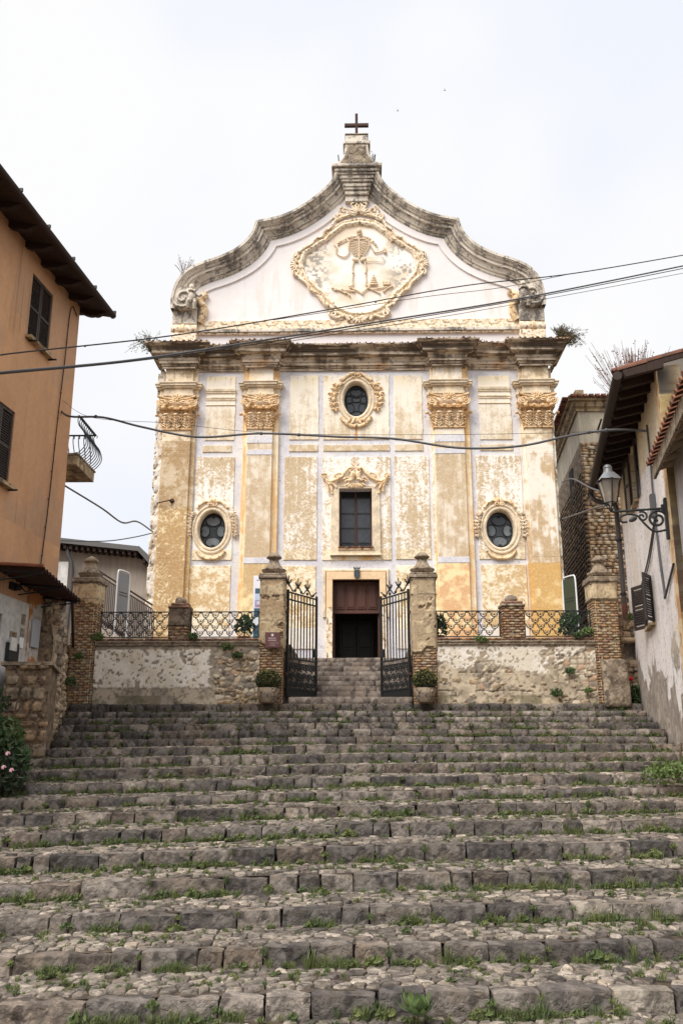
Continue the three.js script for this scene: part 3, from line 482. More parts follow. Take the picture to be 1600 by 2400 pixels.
gateLeaf(1.2, -1, 'black wrought iron gate leaf hung on the bare brick pier, right of the steps');
// plaque
{
  const g = thing('plaque', 'dark red square plaque with white emblem on the gate pier', 'sign', [-2.1, 4.42, WALL_Z + 0.4]);
  const cv = document.createElement('canvas'); cv.width = 256; cv.height = 256; const c = cv.getContext('2d'); c.fillStyle = '#6a4340'; c.fillRect(0, 0, 256, 256);
  c.fillStyle = '#f4ece6'; c.beginPath(); c.arc(124, 46, 22, 0, 7); c.fill(); c.fillStyle = '#8a6a66'; c.beginPath(); c.arc(124, 46, 6, 0, 7); c.fill();
  c.fillStyle = '#dccac4'; c.textAlign = 'left'; c.font = 'bold 30px sans-serif'; c.fillText('CHIESA DEL', 48, 110, 140); c.fillText('SUFFRAGIO', 48, 146, 145); c.font = '20px sans-serif'; c.fillText('CHURCH OF THE', 80, 188, 156); c.fillText('SUFFRAGE', 80, 222, 150);
  const t = new THREE.CanvasTexture(cv); t.colorSpace = THREE.SRGBColorSpace;
  const a = W(622, 1482, 21.58), b = W(656, 1518, 21.58), w = b.x - a.x, h = a.y - b.y, p = new THREE.PlaneGeometry(w - 0.006, h - 0.006); p.translate((a.x + b.x) / 2 + 2.1, (a.y + b.y) / 2 - 4.42, 0.0425); p.userData.uvDone = true;
  mesh(g, 'backing', bevelBox(a.x + 2.1, b.x + 2.1, b.y - 4.42, a.y - 4.42, -0.02, 0.038, 0.006), mat(rgb(96, 58, 54), { roughness: 0.5 })); mesh(g, 'lettering', p, mat(rgb(255, 255, 255), { map: t, roughness: 0.5 }), { keepUV: true });
}
// potted box shrubs
function leafBall(cx, cy, cz, rx, ry, rz, n, s, seed) {
  const R = rand(seed), pos = [], nor = [];
  for (let k = 0; k < n; k++) {
    const th = R() * 6.283, ph = Math.acos(R.r(-0.75, 1)), rr = Math.pow(R(), 0.33) * (0.9 + 0.2 * fbm3(Math.cos(th) * 2, Math.sin(th) * 2, ph * 2, seed)), x = cx + rx * rr * Math.sin(ph) * Math.cos(th), y = cy + ry * rr * Math.cos(ph), z = cz + rz * rr * Math.sin(ph) * Math.sin(th);
    const a = V(R() - 0.5, R() - 0.2, R() - 0.5).normalize().multiplyScalar(s * R.r(0.7, 1.3)), b = V(R() - 0.5, R() - 0.5, R() - 0.5).cross(a).normalize().multiplyScalar(s * 0.42);
    const P = [V(x, y, z).sub(a.clone().multiplyScalar(0.5)), V(x, y, z).add(b), V(x, y, z).add(a), V(x, y, z).sub(b)];
    for (const q of [0, 1, 2, 0, 2, 3]) pos.push(P[q].x, P[q].y, P[q].z);
  }
  const g = new THREE.BufferGeometry(); g.setAttribute('position', new THREE.Float32BufferAttribute(pos, 3)); g.computeVertexNormals(); return g;
}
for (const [px, label, s] of [[628, 'round clipped shrub in a stone pot below the brown plaque', 1], [996, 'round clipped shrub in a stone pot beside the right gate pier', 0.98]]) {
  const p = W(px, 1648, 21.45), g = thing('potted_shrub', label, 'potted plant', [p.x, STEPS[0].y - 0.01, -21.42], { group: 'clipped shrubs in stone pots' });
  const pot = lathe([[0, 0], [0.15, 0], [0.18, 0.03], [0.225, 0.14], [0.25, 0.26], [0.25, 0.34], [0.235, 0.36], [0.19, 0.36], [0.18, 0.3], [0, 0.3]].map(q => [q[0] * s, q[1] * s]), 22); const pp = pot.attributes.position; for (let i = 0; i < pp.count; i++) { const e = 1 + 0.07 * (fbm3(pp.getX(i) * 6, pp.getY(i) * 6, pp.getZ(i) * 6, px) - 0.5); pp.setX(i, pp.getX(i) * e); pp.setZ(i, pp.getZ(i) * e); } pot.computeVertexNormals();
  mesh(g, 'pot', pot, mat(rgb(208, 192, 172), { map: rockMap, bumpMap: bumpRock, bumpScale: 0.02, tile: 0.7 })); for (const a of [0.9, 2.2]) mesh(g, 'lug', blob(0.24 * s * Math.cos(a), 0.27 * s, 0.24 * s * Math.sin(a), 0.04, 0.05, 0.04), M.stoneCream);
  mesh(g, 'stem', bar([0, 0.28, 0], [0, 0.5, 0], 0.03), M.twig); mesh(g, 'foliage', leafBall(0, 0.53, 0, 0.3 * s, 0.24 * s, 0.3 * s, 2600, 0.036, px), M.leaf[2]); mesh(g, 'new_leaves', leafBall(0, 0.55, 0.01, 0.315 * s, 0.255 * s, 0.315 * s, 900, 0.034, px + 1), mat(rgb(112, 102, 50), { side: THREE.DoubleSide }));
}
// ================================================================ CHURCH
const FZ = -28.5, CX = -0.1, Y0 = TERRACE;
const inR = (v, a, b) => v >= a && v <= b;
const facadeMap = tex([1400, 1200], (U, Vv) => {
  const X = -7 + U * 14, Y = 4 + Vv * 12;
  const g1 = fbm(X * 1.4, Y * 1.4, 201, 4), g2 = fbm(X * 5.5, Y * 5.5, 202, 4), wx = X + 0.3 * (fbm(X * 2, Y * 2, 206, 3) - 0.5), wy = Y + 0.3 * (fbm(X * 2, Y * 2, 207, 3) - 0.5), g0 = fbm(X * 0.45, Y * 0.35, 208, 3), g3 = fbm(wx * 19, wy * 24, 203, 4), st = fbm(X * 11, Y * 0.9, 204, 4), fine = fbm(X * 40, Y * 40, 205, 2);
  const ax = X - CX, outer = Math.abs(ax) > 5.4, inner = inR(Math.abs(ax), 2.55, 3.85), shaft = inR(X, -3.735, -2.895) || inR(X, 2.495, 3.485);
  let base, stain, c;
  if (outer) {
    const right = ax > 0; base = right ? rgb(244, 232, 214) : rgb(232, 215, 188); stain = right ? rgb(198, 167, 126) : rgb(178, 147, 106);
    c = right ? ss(0.44, 0.6, 0.45 * g1 + 0.3 * g2 + 0.25 * st) * 0.9 : 0.35 + 0.65 * ss(0.36, 0.56, 0.4 * g1 + 0.4 * g2 + 0.2 * g3);
    if (right && Y < 7.6) { base = rgb(248, 224, 172); stain = rgb(216, 172, 104); c = ss(0.3, 0.55, 0.6 * g1 + 0.4 * g2 + 0.1); }
    if (!right && Y < 9.5) { base = rgb(246, 226, 184); c = 0.9 * ss(0.34, 0.58, 0.2 * g1 + 0.25 * g2 + 0.55 * g3 + 0.05); stain = rgb(186, 148, 98); }
    if (Y > 11.8) { base = rgb(246, 226, 194); stain = rgb(176, 152, 118); c = 0.8 * ss(0.44, 0.62, 0.5 * g1 + 0.5 * g2); }
  } else if (inner) {
    base = rgb(248, 237, 220); stain = rgb(204, 179, 144); c = 0.25 + 0.75 * ss(0.34, 0.6, 0.35 * g1 + 0.3 * st + 0.35 * g2);
    if (Y < 7.6) { base = rgb(250, 226, 172); stain = ax > 0 ? rgb(228, 180, 130) : rgb(208, 176, 126); c = ss(0.4, 0.6, 0.5 * g1 + 0.5 * g2); }
    if (Y > 11.8) { base = rgb(252, 240, 222); stain = rgb(240, 212, 168); c = ss(0.45, 0.65, g2) * 0.6; }
    if (!shaft) { const e = 0.8 * ss(0.42, 0.6, 0.75 * st + 0.25 * g2); base = mix(rgb(252, 234, 200), rgb(238, 184, 112), e); c *= 0.25; }
  } else if (Y > 11.4) { // upper panels: cream, ochre wash that has run down and settled low
    base = mix(rgb(247, 236, 217), rgb(249, 228, 180), 0.6 * ss(13.6, 14.2, Y) * ss(0.4, 0.6, g1)); stain = rgb(208, 184, 148);
    c = 0.85 * ss(0.44, 0.72, 0.26 * g1 + 0.26 * g2 + 0.3 * st + 0.18 * g3 + 0.13 * (12.75 - Y)); if (Y < 11.75) c = 0.55 + 0.5 * ss(0.4, 0.6, g2);
  } else if (Y > 7.7) { // middle panels: lime skin half worn off ochre render
    base = rgb(250, 243, 233); stain = rgb(201, 176, 139); const k = inR(Math.abs(ax), 1.0, 2.6) ? 0.02 : -0.01;
    c = 0.95 * ss(0.42, 0.64, 0.16 * g1 + 0.22 * g2 + 0.36 * g3 + 0.26 * st + 0.35 * (g0 - 0.5) + k + 0.035 * (Y - 9.6) * (ax < -2 || ax > 2.6 ? 1 : 0.4));
    if (Y < 8.1) { base = rgb(248, 232, 200); }
  } else { base = rgb(251, 238, 210); stain = rgb(203, 166, 112); c = 0.85 * ss(0.42, 0.62, 0.4 * g1 + 0.3 * g2 + 0.3 * g3); if (Y < 5.55 + 0.25 * (g1 - 0.5)) { base = rgb(238, 230, 220); c *= 0.15; } }
  let col = mix(base, stain, c);
  // rust and lime runs below the oval window and the sill
  if (Math.abs(X + 0.1) < 0.05 + 0.03 * (g2 - 0.5) && Y > 11.7 && Y < 12.4) col = mix(col, rgb(206, 140, 84), 0.8);
  if (Math.abs(ax) < 0.62 && Y > 7.72 && Y < 8.02) col = mix(col, rgb(238, 186, 108), 0.75 * ss(0.35, 0.6, 0.6 * st + 0.4 * g2));
  { const wob = 0.5 * (fbm(X * 7, 3, 209, 3) - 0.5), drip = Math.max(ss(13.85, 14.15, Y + wob), ss(10.95, 11.2, Y + wob) * (Y < 11.35 ? 1 : 0)); col = mix(col, rgb(180, 152, 116), 0.45 * drip * ss(0.5, 0.68, 0.7 * st + 0.3 * g3)); } col = mix(col, rgb(252, 244, 230), 0.35 * ss(0.6, 0.75, fine)); col = mix(col, rgb(150, 122, 86), 0.25 * ss(0.62, 0.8, g3) * c);
  return col;
}, false);
M.facade = mat(rgb(255, 255, 255), { map: facadeMap, bumpMap: bumpGrain, bumpScale: 0.012 });
function facadeUV(g) { const f = flat(g), p = f.attributes.position, n = f.attributes.normal, uv = f.attributes.uv = new THREE.BufferAttribute(new Float32Array(p.count * 2), 2); for (let i = 0; i < p.count; i++) uv.setXY(i, (p.getX(i) + 7 + (p.getZ(i) - FZ) * n.getX(i)) / 14, (p.getY(i) - 4) / 12); f.userData.uvDone = true; return f; }
const church = thing('church', 'baroque church with cream and ochre facade, curved gable and cross', 'church', [CX, Y0, FZ]);
const fw = (parent, name, geo, o) => wmesh(parent, name, facadeUV(geo), M.facade, { ...o, keepUV: true });
const WIN = { x0: -0.67, x1: 0.4, y0: 8.12, y1: 10.13 }, DOOR = { x0: -0.88, x1: 0.62, y0: Y0, y1: 7.1 };
const OVALS = [[CX, 13.32, 0.42, 0.62, 'round the high oval window'], [-4.83, 8.8, 0.44, 0.62, 'left'], [4.56, 8.77, 0.45, 0.63, 'right']];
// wall with its openings
{
  const s = rectShape(-6.5, 6.32, Y0 - 0.3, 14.95); s.holes.push(rectPath(DOOR.x0, DOOR.x1, Y0 - 0.1, DOOR.y1), rectPath(WIN.x0, WIN.x1, WIN.y0, WIN.y1)); for (const [x, y, rx, ry] of OVALS) s.holes.push(ovalPath(x, y, rx, ry));
  const g = extrude(s, 0.7); g.translate(0, 0, FZ - 0.7); wmesh(church, 'wall', g, M.lav);
  wmesh(church, 'nave', merge([box(-5.2, 4.6, Y0, 12, -46, FZ - 2.4), box(-6.1, -1.6, Y0, 14.6, FZ - 2.4, FZ - 0.7), box(1.3, 5.9, Y0, 14.6, FZ - 2.4, FZ - 0.7), box(-1.6, 1.3, 7.6, 14.6, FZ - 2.4, FZ - 1.1)]), M.mortar);
}
// raised plaster panels
const PANELS = [[-5.19, -4.2, 11.88, 14.19], [-5.24, -4.28, 11.46, 11.69], [-5.44, -4.15, 7.77, 11.28, 1], [-5.53, -4.17, 4.9, 7.58], [-2.35, -1.37, 11.88, 14.2], [-2.35, -1.39, 11.46, 11.7], [-2.48, -1.4, 7.76, 11.27], [-2.49, -1.42, 4.9, 7.56],
  [-1.21, 1.01, 11.87, 14.19, 0], [-1.2, 1.0, 11.47, 11.68], [-1.22, 1.02, 7.75, 11.25, 'w'], [1.18, 2.12, 11.87, 14.17], [1.18, 2.12, 11.46, 11.69], [1.16, 2.29, 7.77, 11.27], [1.16, 2.29, 4.9, 7.56], [4.03, 5.1, 11.84, 14.13], [4.0, 5.1, 11.45, 11.67], [3.84, 5.33, 7.76, 11.28, 2], [3.88, 5.33, 4.9, 7.58]];
PANELS.forEach(([a, b, c, d, hole], k) => {
  const R = rand(500 + k), s = new THREE.Shape(), pts = [], ragged = (x0, y0, x1, y1, amp) => { const n = Math.max(2, Math.round(Math.hypot(x1 - x0, y1 - y0) / 0.12)); for (let i = 0; i < n; i++) { const t = i / n, e = amp * (fbm(t * n * 0.7, k * 3 + x0, 7, 3) - 0.5) * 2; pts.push([x0 + (x1 - x0) * t + (y1 !== y0 ? e : 0), y0 + (y1 - y0) * t + (x1 !== x0 ? e : 0)]); } };
  ragged(a, c, b, c, 0.006); ragged(b, c, b, d, c > 11.8 ? 0.03 : 0.014); ragged(b, d, a, d, 0.012); ragged(a, d, a, c, 0.014);
  pts.forEach((p, i) => i ? s.lineTo(...p) : s.moveTo(...p)); s.closePath();
  if (hole === 'w') s.holes.push(rectPath(WIN.x0 - 0.2, WIN.x1 + 0.2, WIN.y0 - 0.2, WIN.y1 + 0.1)); else if (hole !== undefined) { const o = OVALS[hole]; s.holes.push(ovalPath(o[0], o[1], o[2] + 0.1, o[3] + 0.1)); }
  const g = extrude(s, 0.028, 0.008); g.translate(0, 0, FZ - 0.002); fw(church, 'plaster_panel', g);
});
for (const [a, b] of [[-5.19, -4.2], [4.03, 5.1]]) for (const [y0, y1, o] of [[13.62, 13.72, 0.07], [13.56, 13.62, 0.05], [13.36, 13.42, 0.055], [13.3, 13.36, 0.035], [13.12, 13.145, 0.04]]) wmesh(church, 'string_moulding', bevelBox(a - 0.01, b + 0.01, y0, y1, FZ + 0.02, FZ + 0.026 + o, 0.008), M.frameStone);
// pilasters
function capital(x0, x1, y, z, seed, both) {
  const w = x1 - x0, cx = (x0 + x1) / 2, c = sub(church, 'capital', [cx, y, z]), R = rand(seed), add = (n, g, m = M.carvedOchre) => mesh(c, n, g, m);
  const bell = new THREE.CylinderGeometry(1, 0.9, 0.8, 4, 6); bell.rotateY(Math.PI / 4); bell.scale(w * 0.72, 1, 0.26); bell.translate(0, 0.42, -0.2); add('bell', bell);
  add('astragal', bevelBox(-w / 2 - 0.04, w / 2 + 0.04, -0.03, 0.03, -0.2, 0.06, 0.02));
  const leafG = (h, wd, curl) => { // acanthus leaf: rib, paired lobes, tip that curls over
    const L = [tube([[0, 0, 0.02], [0, h * 0.5, 0.05], [0, h * 0.85, 0.05 + curl * 0.6], [0, h * 0.92, 0.05 + curl]], wd * 0.16, 5, false, 10)];
    for (let k = 0; k < 5; k++) for (const s of [-1, 1]) { const t = 0.1 + k * 0.16, q = wd * (1 - 0.1 * k) * 0.55; L.push(blob(s * q * 0.95, h * (t + 0.08), 0.035 + curl * Math.pow(t, 2.2) * 0.8, q, wd * 0.2, 0.035, s * 0.75, 6)); }
    L.push(blob(0, h * 0.9, 0.06 + curl * 1.05, wd * 0.62, h * 0.09, 0.06, 0, 7)); return merge(L); };
  for (let k = 0; k < 3; k++) { const g = leafG(0.46, w * 0.17, 0.2); g.translate((k - 1) * w * 0.36, 0.02, 0.02); add('leaf', g, M.carved); }
  for (let k = 0; k < 4; k++) { const g = leafG(0.72, w * 0.13, 0.22); g.translate((k - 1.5) * w * 0.32, 0.04, -0.03); add('leaf', g); }
  for (const s of [-1, 1]) { const g = leafG(0.56, w * 0.15, 0.18); g.rotateY(s * 1.1); g.translate(s * w * 0.52, 0.02, -0.12); add('leaf', g); }
  add('band', bevelBox(-w / 2 - 0.08, w / 2 + 0.08, 0.7, 0.8, -0.2, 0.13, 0.03)); add('egg_row', bevelBox(-w / 2 - 0.13, w / 2 + 0.13, 0.66, 0.7, -0.2, 0.17, 0.015));
  for (const s of [-1, 1]) {
    const vx = s * (w / 2 - 0.0), vy = 0.88, disc = new THREE.CylinderGeometry(0.165, 0.165, 0.3, 18); disc.rotateX(Math.PI / 2); disc.rotateY(s * 0.35); disc.translate(vx, vy, 0.06);
    const sp = spiral(vx + s * 0.06, vy, 0.225, 0.155, 2.1, s > 0 ? 0.6 : Math.PI - 0.6, -s, 0.024, 6); add('volute', merge([disc, sp, blob(vx + s * 0.06, vy, 0.24, 0.03, 0.03, 0.03)]), M.carved);
    const sp2 = spiral(s * 0.12, 0.02, 0, 0.14, 1.8, 0.6, -1, 0.022, 5); sp2.rotateY(s * 1.25); sp2.translate(s * (w / 2 + 0.12), vy - 0.02, -0.02); add('volute', sp2);
    add('abacus_horn', tube([[0, 1.03, 0.1], [s * w * 0.3, 1.05, 0.13], [s * (w / 2 + 0.05), 1.08, 0.22], [s * (w / 2 + 0.18), 1.1, 0.26]], 0.042, 6, false, 10));
  }
  const fl = [blob(0, 0.98, 0.2, 0.06, 0.06, 0.06)]; for (let k = 0; k < 11; k++) { const a = -0.5 + k / 10 * (Math.PI + 1), q = k % 2 ? 0.19 : 0.15; fl.push(blob(Math.cos(a) * q, 0.98 + Math.sin(a) * q * 0.9, 0.18, 0.1, 0.034, 0.03, a, 6)); } add('flower', merge(fl), M.carved);
  // architrave block over the capital
  const y1 = 1.13; for (const [a, b, o, e] of [[y1, y1 + 0.06, 0.1, 0.02], [y1 + 0.06, y1 + 0.16, 0.14, 0.05], [y1 + 0.16, y1 + 0.34, 0.12, 0.02], [y1 + 0.34, y1 + 0.4, 0.2, 0.09], [y1 + 0.4, y1 + 0.48, 0.25, 0.14], [y1 + 0.48, y1 + 0.53, 0.28, 0.17]]) { add('architrave', bevelBox(-w / 2 - e, w / 2 + e, a, b, -0.24, o - 0.06, 0.012), M.frameStone); add('architrave', bevelBox(-w / 2 - e - 0.17, w / 2 + e + 0.17, a - 0.001, b - 0.002, -0.26, o - 0.19, 0.01), M.frameStone); }
}
const PIL = [[-3.73, -2.9, -3.9, -2.7, 0.24], [2.5, 3.48, 2.4, 3.68, 0.24], [-6.57, -5.64, -6.6, -5.5, 0.2], [5.5, 6.38, 5.38, 6.42, 0.2]];
PIL.forEach(([a, b, ca, cb, out], k) => {
  const p = sub(church, 'pilaster', [(a + b) / 2, Y0, FZ]);
  fw(p, 'counter_pilaster', box(ca, cb, Y0, 14.45, FZ - 0.01, FZ + 0.11));
  for (const [y0, y1, m, e] of [[Y0, 5.45, 'f', 0.03], [5.45, 7.6, 'f', 0], [7.6, 7.8, 'l', 0.012], [7.8, 11.28, 'f', 0], [11.28, 11.46, 'l', 0.014], [11.46, 11.69, 'f', 0], [11.69, 11.96, 'l', 0.014], [11.96, 12.3, 'f', 0], [12.3, 14.45, 'f', 0]]) {
    if (k > 1 && m === 'l') { fw(p, 'shaft', box(a, b, y0, y1, FZ + 0.1, FZ + out)); continue; }
    const g = bevelBox(a - e, b + e, y0, y1, FZ + 0.1, FZ + out + e, 0.008); m === 'l' ? wmesh(p, 'repair_band', g, M.lav) : fw(p, 'shaft', g);
  }
  capital(a, b, 12.2, FZ + out, 60 + k);
});
wmesh(church, 'wall_bracket', merge([bar([-6.62, 9.62, FZ + 0.3], [-6.2, 9.7, FZ + 0.34], 0.02), bar([-6.2, 9.7, FZ + 0.34], [-6.14, 9.7, FZ + 0.2], 0.03), blob(-6.14, 9.72, FZ + 0.22, 0.08, 0.08, 0.04)]), M.ironRust);
// chipped rubble edges of the facade
for (const [x0, x1, seed] of [[-6.86, -6.56, 3], [6.36, 6.5, 5]]) {
  wmesh(church, 'rubble_edge', merge([relief([x0, Y0, FZ + 0.05], [1, 0, 0], [0, 1, 0], [0, 0, 1], x1 - x0, 10, 10, 300, (u, v) => { const n = fbm(u * 8 + seed, v * 4, 91, 4), q = fbm(u * 14 + seed, v * 8, 92, 3), e = seed === 3 ? u / (x1 - x0) : 1 - u / (x1 - x0); return [0.1 * (n - 0.5) + 0.03 * q - (n + 0.5 * q < 0.62 - 0.2 * e ? 0.16 * (1 - e) : 0), mix(rgb(244, 236, 224), rgb(206, 184, 156), ss(0.48, 0.68, q))]; }), paint(box(x0 + 0.06, x1, Y0, 14.4, FZ - 0.6, FZ), rgb(224, 208, 184))]), M.relief);
}
// ---------------------------------------------------------------- main cornice
const CORN = [[-6.62, FZ - 1.3], [-6.62, FZ + 0.3], [-5.6, FZ + 0.3], [-5.6, FZ + 0.02], [-3.84, FZ + 0.02], [-3.84, FZ + 0.13], [-3.78, FZ + 0.13], [-3.78, FZ + 0.36], [-2.84, FZ + 0.36], [-2.84, FZ + 0.13], [-2.76, FZ + 0.13], [-2.76, FZ + 0.02], [2.46, FZ + 0.02], [2.46, FZ + 0.13], [2.52, FZ + 0.13], [2.52, FZ + 0.36], [3.46, FZ + 0.36], [3.46, FZ + 0.13], [3.56, FZ + 0.13], [3.56, FZ + 0.02], [5.46, FZ + 0.02], [5.46, FZ + 0.3], [6.46, FZ + 0.3], [6.46, FZ - 1.3]];
{
  const prof = [[0, 0], [0.05, 0], [0.05, 0.07], [0.08, 0.075], [0.1, 0.13], [0.15, 0.15], [0.15, 0.25], [0.17, 0.255], [0.18, 0.34], [0.24, 0.4], [0.34, 0.42], [0.34, 0.44], [0.38, 0.44], [0.38, 0.56], [0.41, 0.565], [0.41, 0.6], [0.44, 0.61], [0.47, 0.66], [0.54, 0.69], [0.57, 0.72], [0.57, 0.77], [0, 0.82]];
  wmesh(church, 'cornice', sweep(CORN, prof, 1, (x, z, o) => [x, 14.36 + o, z]), M.cornice);
  // clay tiles along the top
  const half = new THREE.CylinderGeometry(0.085, 0.1, 0.62, 9, 1, true, -Math.PI / 2, Math.PI); half.rotateX(Math.PI / 2); half.rotateX(0.28); const inner = new THREE.CylinderGeometry(0.07, 0.085, 0.62, 9, 1, true, -Math.PI / 2, Math.PI); inner.rotateX(Math.PI / 2); inner.rotateX(0.28); inner.translate(0, -0.005, 0);
  const tg = fin(merge([half, inner]), M.tileClay[0]), R = rand(8), o = originOf(church);
  for (let k = 1; k < CORN.length - 2; k++) { const a = CORN[k], b = CORN[k + 1]; if (Math.abs(a[1] - b[1]) > 0.01) continue; const l0 = CORN[k - 1][1] < a[1] ? -0.5 : 0.5, l1 = CORN[k + 2][1] < b[1] ? 0.5 : -0.5; const x0 = a[0] + l0, x1 = b[0] + l1; for (let x = x0 + 0.1; x < x1; x += 0.205) mesh(church, 'roof_tile', tg, R.pick(M.tileClay), { shared: true, pos: [x + R.r(-0.02, 0.02) - o.x, 15.25 + R.r(-0.015, 0.015) - o.y, a[1] + 0.31 + R.r(-0.03, 0.03) - o.z], rot: [0, R.r(-0.06, 0.06), R.r(-0.05, 0.05)] }); }
}
// ---------------------------------------------------------------- gable
const gable = sub(church, 'gable', [-0.04, 15.1, FZ]);
const curve = (pts, n) => new THREE.CatmullRomCurve3(pts.map(p => V(p[0], p[1], 0)), false, 'centripetal').getPoints(n).map(p => [p.x, p.y]);
const GA = curve([[0.72, 22.1], [0.92, 21.55], [1.35, 21.06], [1.95, 20.57], [2.68, 20.17], [3.58, 19.95]], 30), GB = curve([[3.58, 19.95], [3.75, 19.43], [4.16, 18.95], [4.74, 18.6], [5.52, 18.3], [6.02, 17.99], [6.33, 17.5], [6.45, 16.9], [6.44, 16.55]], 40);
const HALF = [...GA, ...GB.slice(1)], GC = -0.04;
{
  const s = new THREE.Shape(); s.moveTo(GC - 6.3, 14.9); s.lineTo(GC + 6.3, 14.9); for (const [x, y] of [...HALF].reverse()) s.lineTo(GC + Math.min(x - 0.06, 6.35), y - 0.06); for (const [x, y] of HALF) s.lineTo(GC - Math.min(x - 0.06, 6.35), y - 0.06); s.closePath();
  const g = extrude(s, 0.45); g.translate(0, 0, FZ - 0.45); wmesh(gable, 'field', g, M.field);
  const prof = [[-0.0, -0.47], [0, 0.5], [0.09, 0.5], [0.1, 0.47], [0.13, 0.46], [0.17, 0.4], [0.22, 0.36], [0.23, 0.31], [0.33, 0.31], [0.335, 0.22], [0.38, 0.21], [0.43, 0.17], [0.5, 0.15], [0.505, 0.1], [0.58, 0.09], [0.62, 0.05], [0.63, -0.02]], pin = [[0.9, -0.01], [0.9, 0.05], [0.93, 0.07], [0.97, 0.06], [0.99, -0.01]];
  for (const sg of [-1, 1]) {
    const path = HALF.map(([x, y]) => [GC + sg * x, y]);
    wmesh(gable, 'raking_moulding', sweep(path, prof, sg > 0 ? -1 : 1, (a, b, o) => [a, b, FZ + o]), M.mold);
    const low = path.filter(p => p[1] < 21.3 && p[1] > 17.35), p2 = low.map(p => [p[0], p[1]]); wmesh(gable, 'inner_border', sweep(p2, [[0.62, -0.01], [0.62, 0.035], [0.84, 0.035], [0.85, 0.06], [0.89, 0.06], [0.9, -0.01]], sg > 0 ? -1 : 1, (a, b, o) => [a, b, FZ + o]), M.field);
    // end block with bolster, volute and small figure
    const X = (a, b) => sg < 0 ? [GC - b, GC - a] : [GC + a, GC + b];
    wmesh(gable, 'end_block', bevelBox(...X(5.55, 6.42), 15.1, 15.74, FZ - 0.4, FZ + 0.28, 0.02), M.carvedWhite); wmesh(gable, 'end_block', bevelBox(...X(5.56, 6.42), 16.06, 16.72, FZ - 0.4, FZ + 0.26, 0.03), M.mold);
    const bol = new THREE.CylinderGeometry(0.19, 0.17, 0.88, 16, 3); bol.rotateZ(Math.PI / 2); bol.translate(GC + sg * 5.99, 15.9, FZ + 0.14); wmesh(gable, 'bolster', merge([bol, box(...X(5.56, 6.42), 15.74, 16.06, FZ - 0.4, FZ + 0.16)]), M.carvedWhite); const ring = new THREE.CylinderGeometry(0.21, 0.21, 0.1, 16); ring.rotateZ(Math.PI / 2); ring.translate(GC + sg * 6.02, 15.9, FZ + 0.14); wmesh(gable, 'bolster_ring', ring, M.carved);
    const vol = new THREE.CylinderGeometry(0.42, 0.42, 0.5, 24); vol.rotateX(Math.PI / 2); vol.translate(GC + sg * 6.02, 16.95, FZ + 0.22); wmesh(gable, 'volute', merge([vol, spiral(GC + sg * 6.02, 16.95, FZ + 0.48, 0.38, 1.6, sg > 0 ? 0 : Math.PI, -sg, 0.05, 6)]), M.mold);
    const fx = GC + sg * 5.72, fz = FZ + 0.42, fy = 16.95; wmesh(gable, 'figure', merge([blob(fx, fy + 0.08, fz, 0.17, 0.24, 0.15), blob(fx - 0.02, fy + 0.42, fz + 0.04, 0.1, 0.12, 0.1), tube([[fx - 0.15, fy + 0.2, fz], [fx - 0.05, fy + 0.27, fz + 0.14], [fx + 0.14, fy + 0.2, fz + 0.16]], 0.05, 6, false, 8), tube([[fx + 0.14, fy + 0.16, fz], [fx + 0.26, fy + 0.06, fz + 0.06], [fx + 0.34, fy + 0.08, fz + 0.1]], 0.045, 6, false, 8), tube([[fx - 0.1, fy - 0.06, fz + 0.06], [fx - 0.12, fy - 0.2, fz + 0.15], [fx - 0.1, fy - 0.42, fz + 0.1]], 0.07, 7, false, 8), tube([[fx + 0.1, fy - 0.08, fz + 0.06], [fx + 0.13, fy - 0.22, fz + 0.14], [fx + 0.11, fy - 0.45, fz + 0.09]], 0.068, 7, false, 8)]), M.mold);
    wmesh(gable, 'inner_scroll', tube([[GC + sg * 5.3, 17.3, FZ + 0.06], [GC + sg * 5.52, 17.05, FZ + 0.1], [GC + sg * 5.36, 16.75, FZ + 0.1], [GC + sg * 5.42, 16.35, FZ + 0.08], [GC + sg * 5.5, 16.2, FZ + 0.06]], 0.13, 8, false, 18), M.carved);
  }
  for (const [y0, y1, o, m] of [[15.95, 16.27, 0.06, M.carvedWhite], [15.9, 15.95, 0.1, M.mold], [15.8, 15.9, 0.15, M.mold], [15.74, 15.8, 0.1, M.carvedWhite]]) wmesh(gable, 'base_moulding', bevelBox(GC - 5.56, GC + 5.56, y0, y1, FZ - 0.05, FZ + o, 0.012), m);
  // keystone block under the pinnacle
  for (const [y0, y1, hw, o] of [[22.04, 22.18, 0.9, 0.62], [21.9, 22.04, 0.8, 0.54], [21.8, 21.9, 0.72, 0.48], [21.66, 21.8, 0.62, 0.44], [21.56, 21.66, 0.6, 0.4], [21.4, 21.56, 0.52, 0.34], [21.3, 21.4, 0.5, 0.3], [21.14, 21.3, 0.44, 0.24], [20.9, 21.14, 0.42, 0.16]]) wmesh(gable, 'keystone', bevelBox(GC - hw, GC + hw, y0, y1, FZ - 0.45, FZ + o, 0.025), M.mold);
}
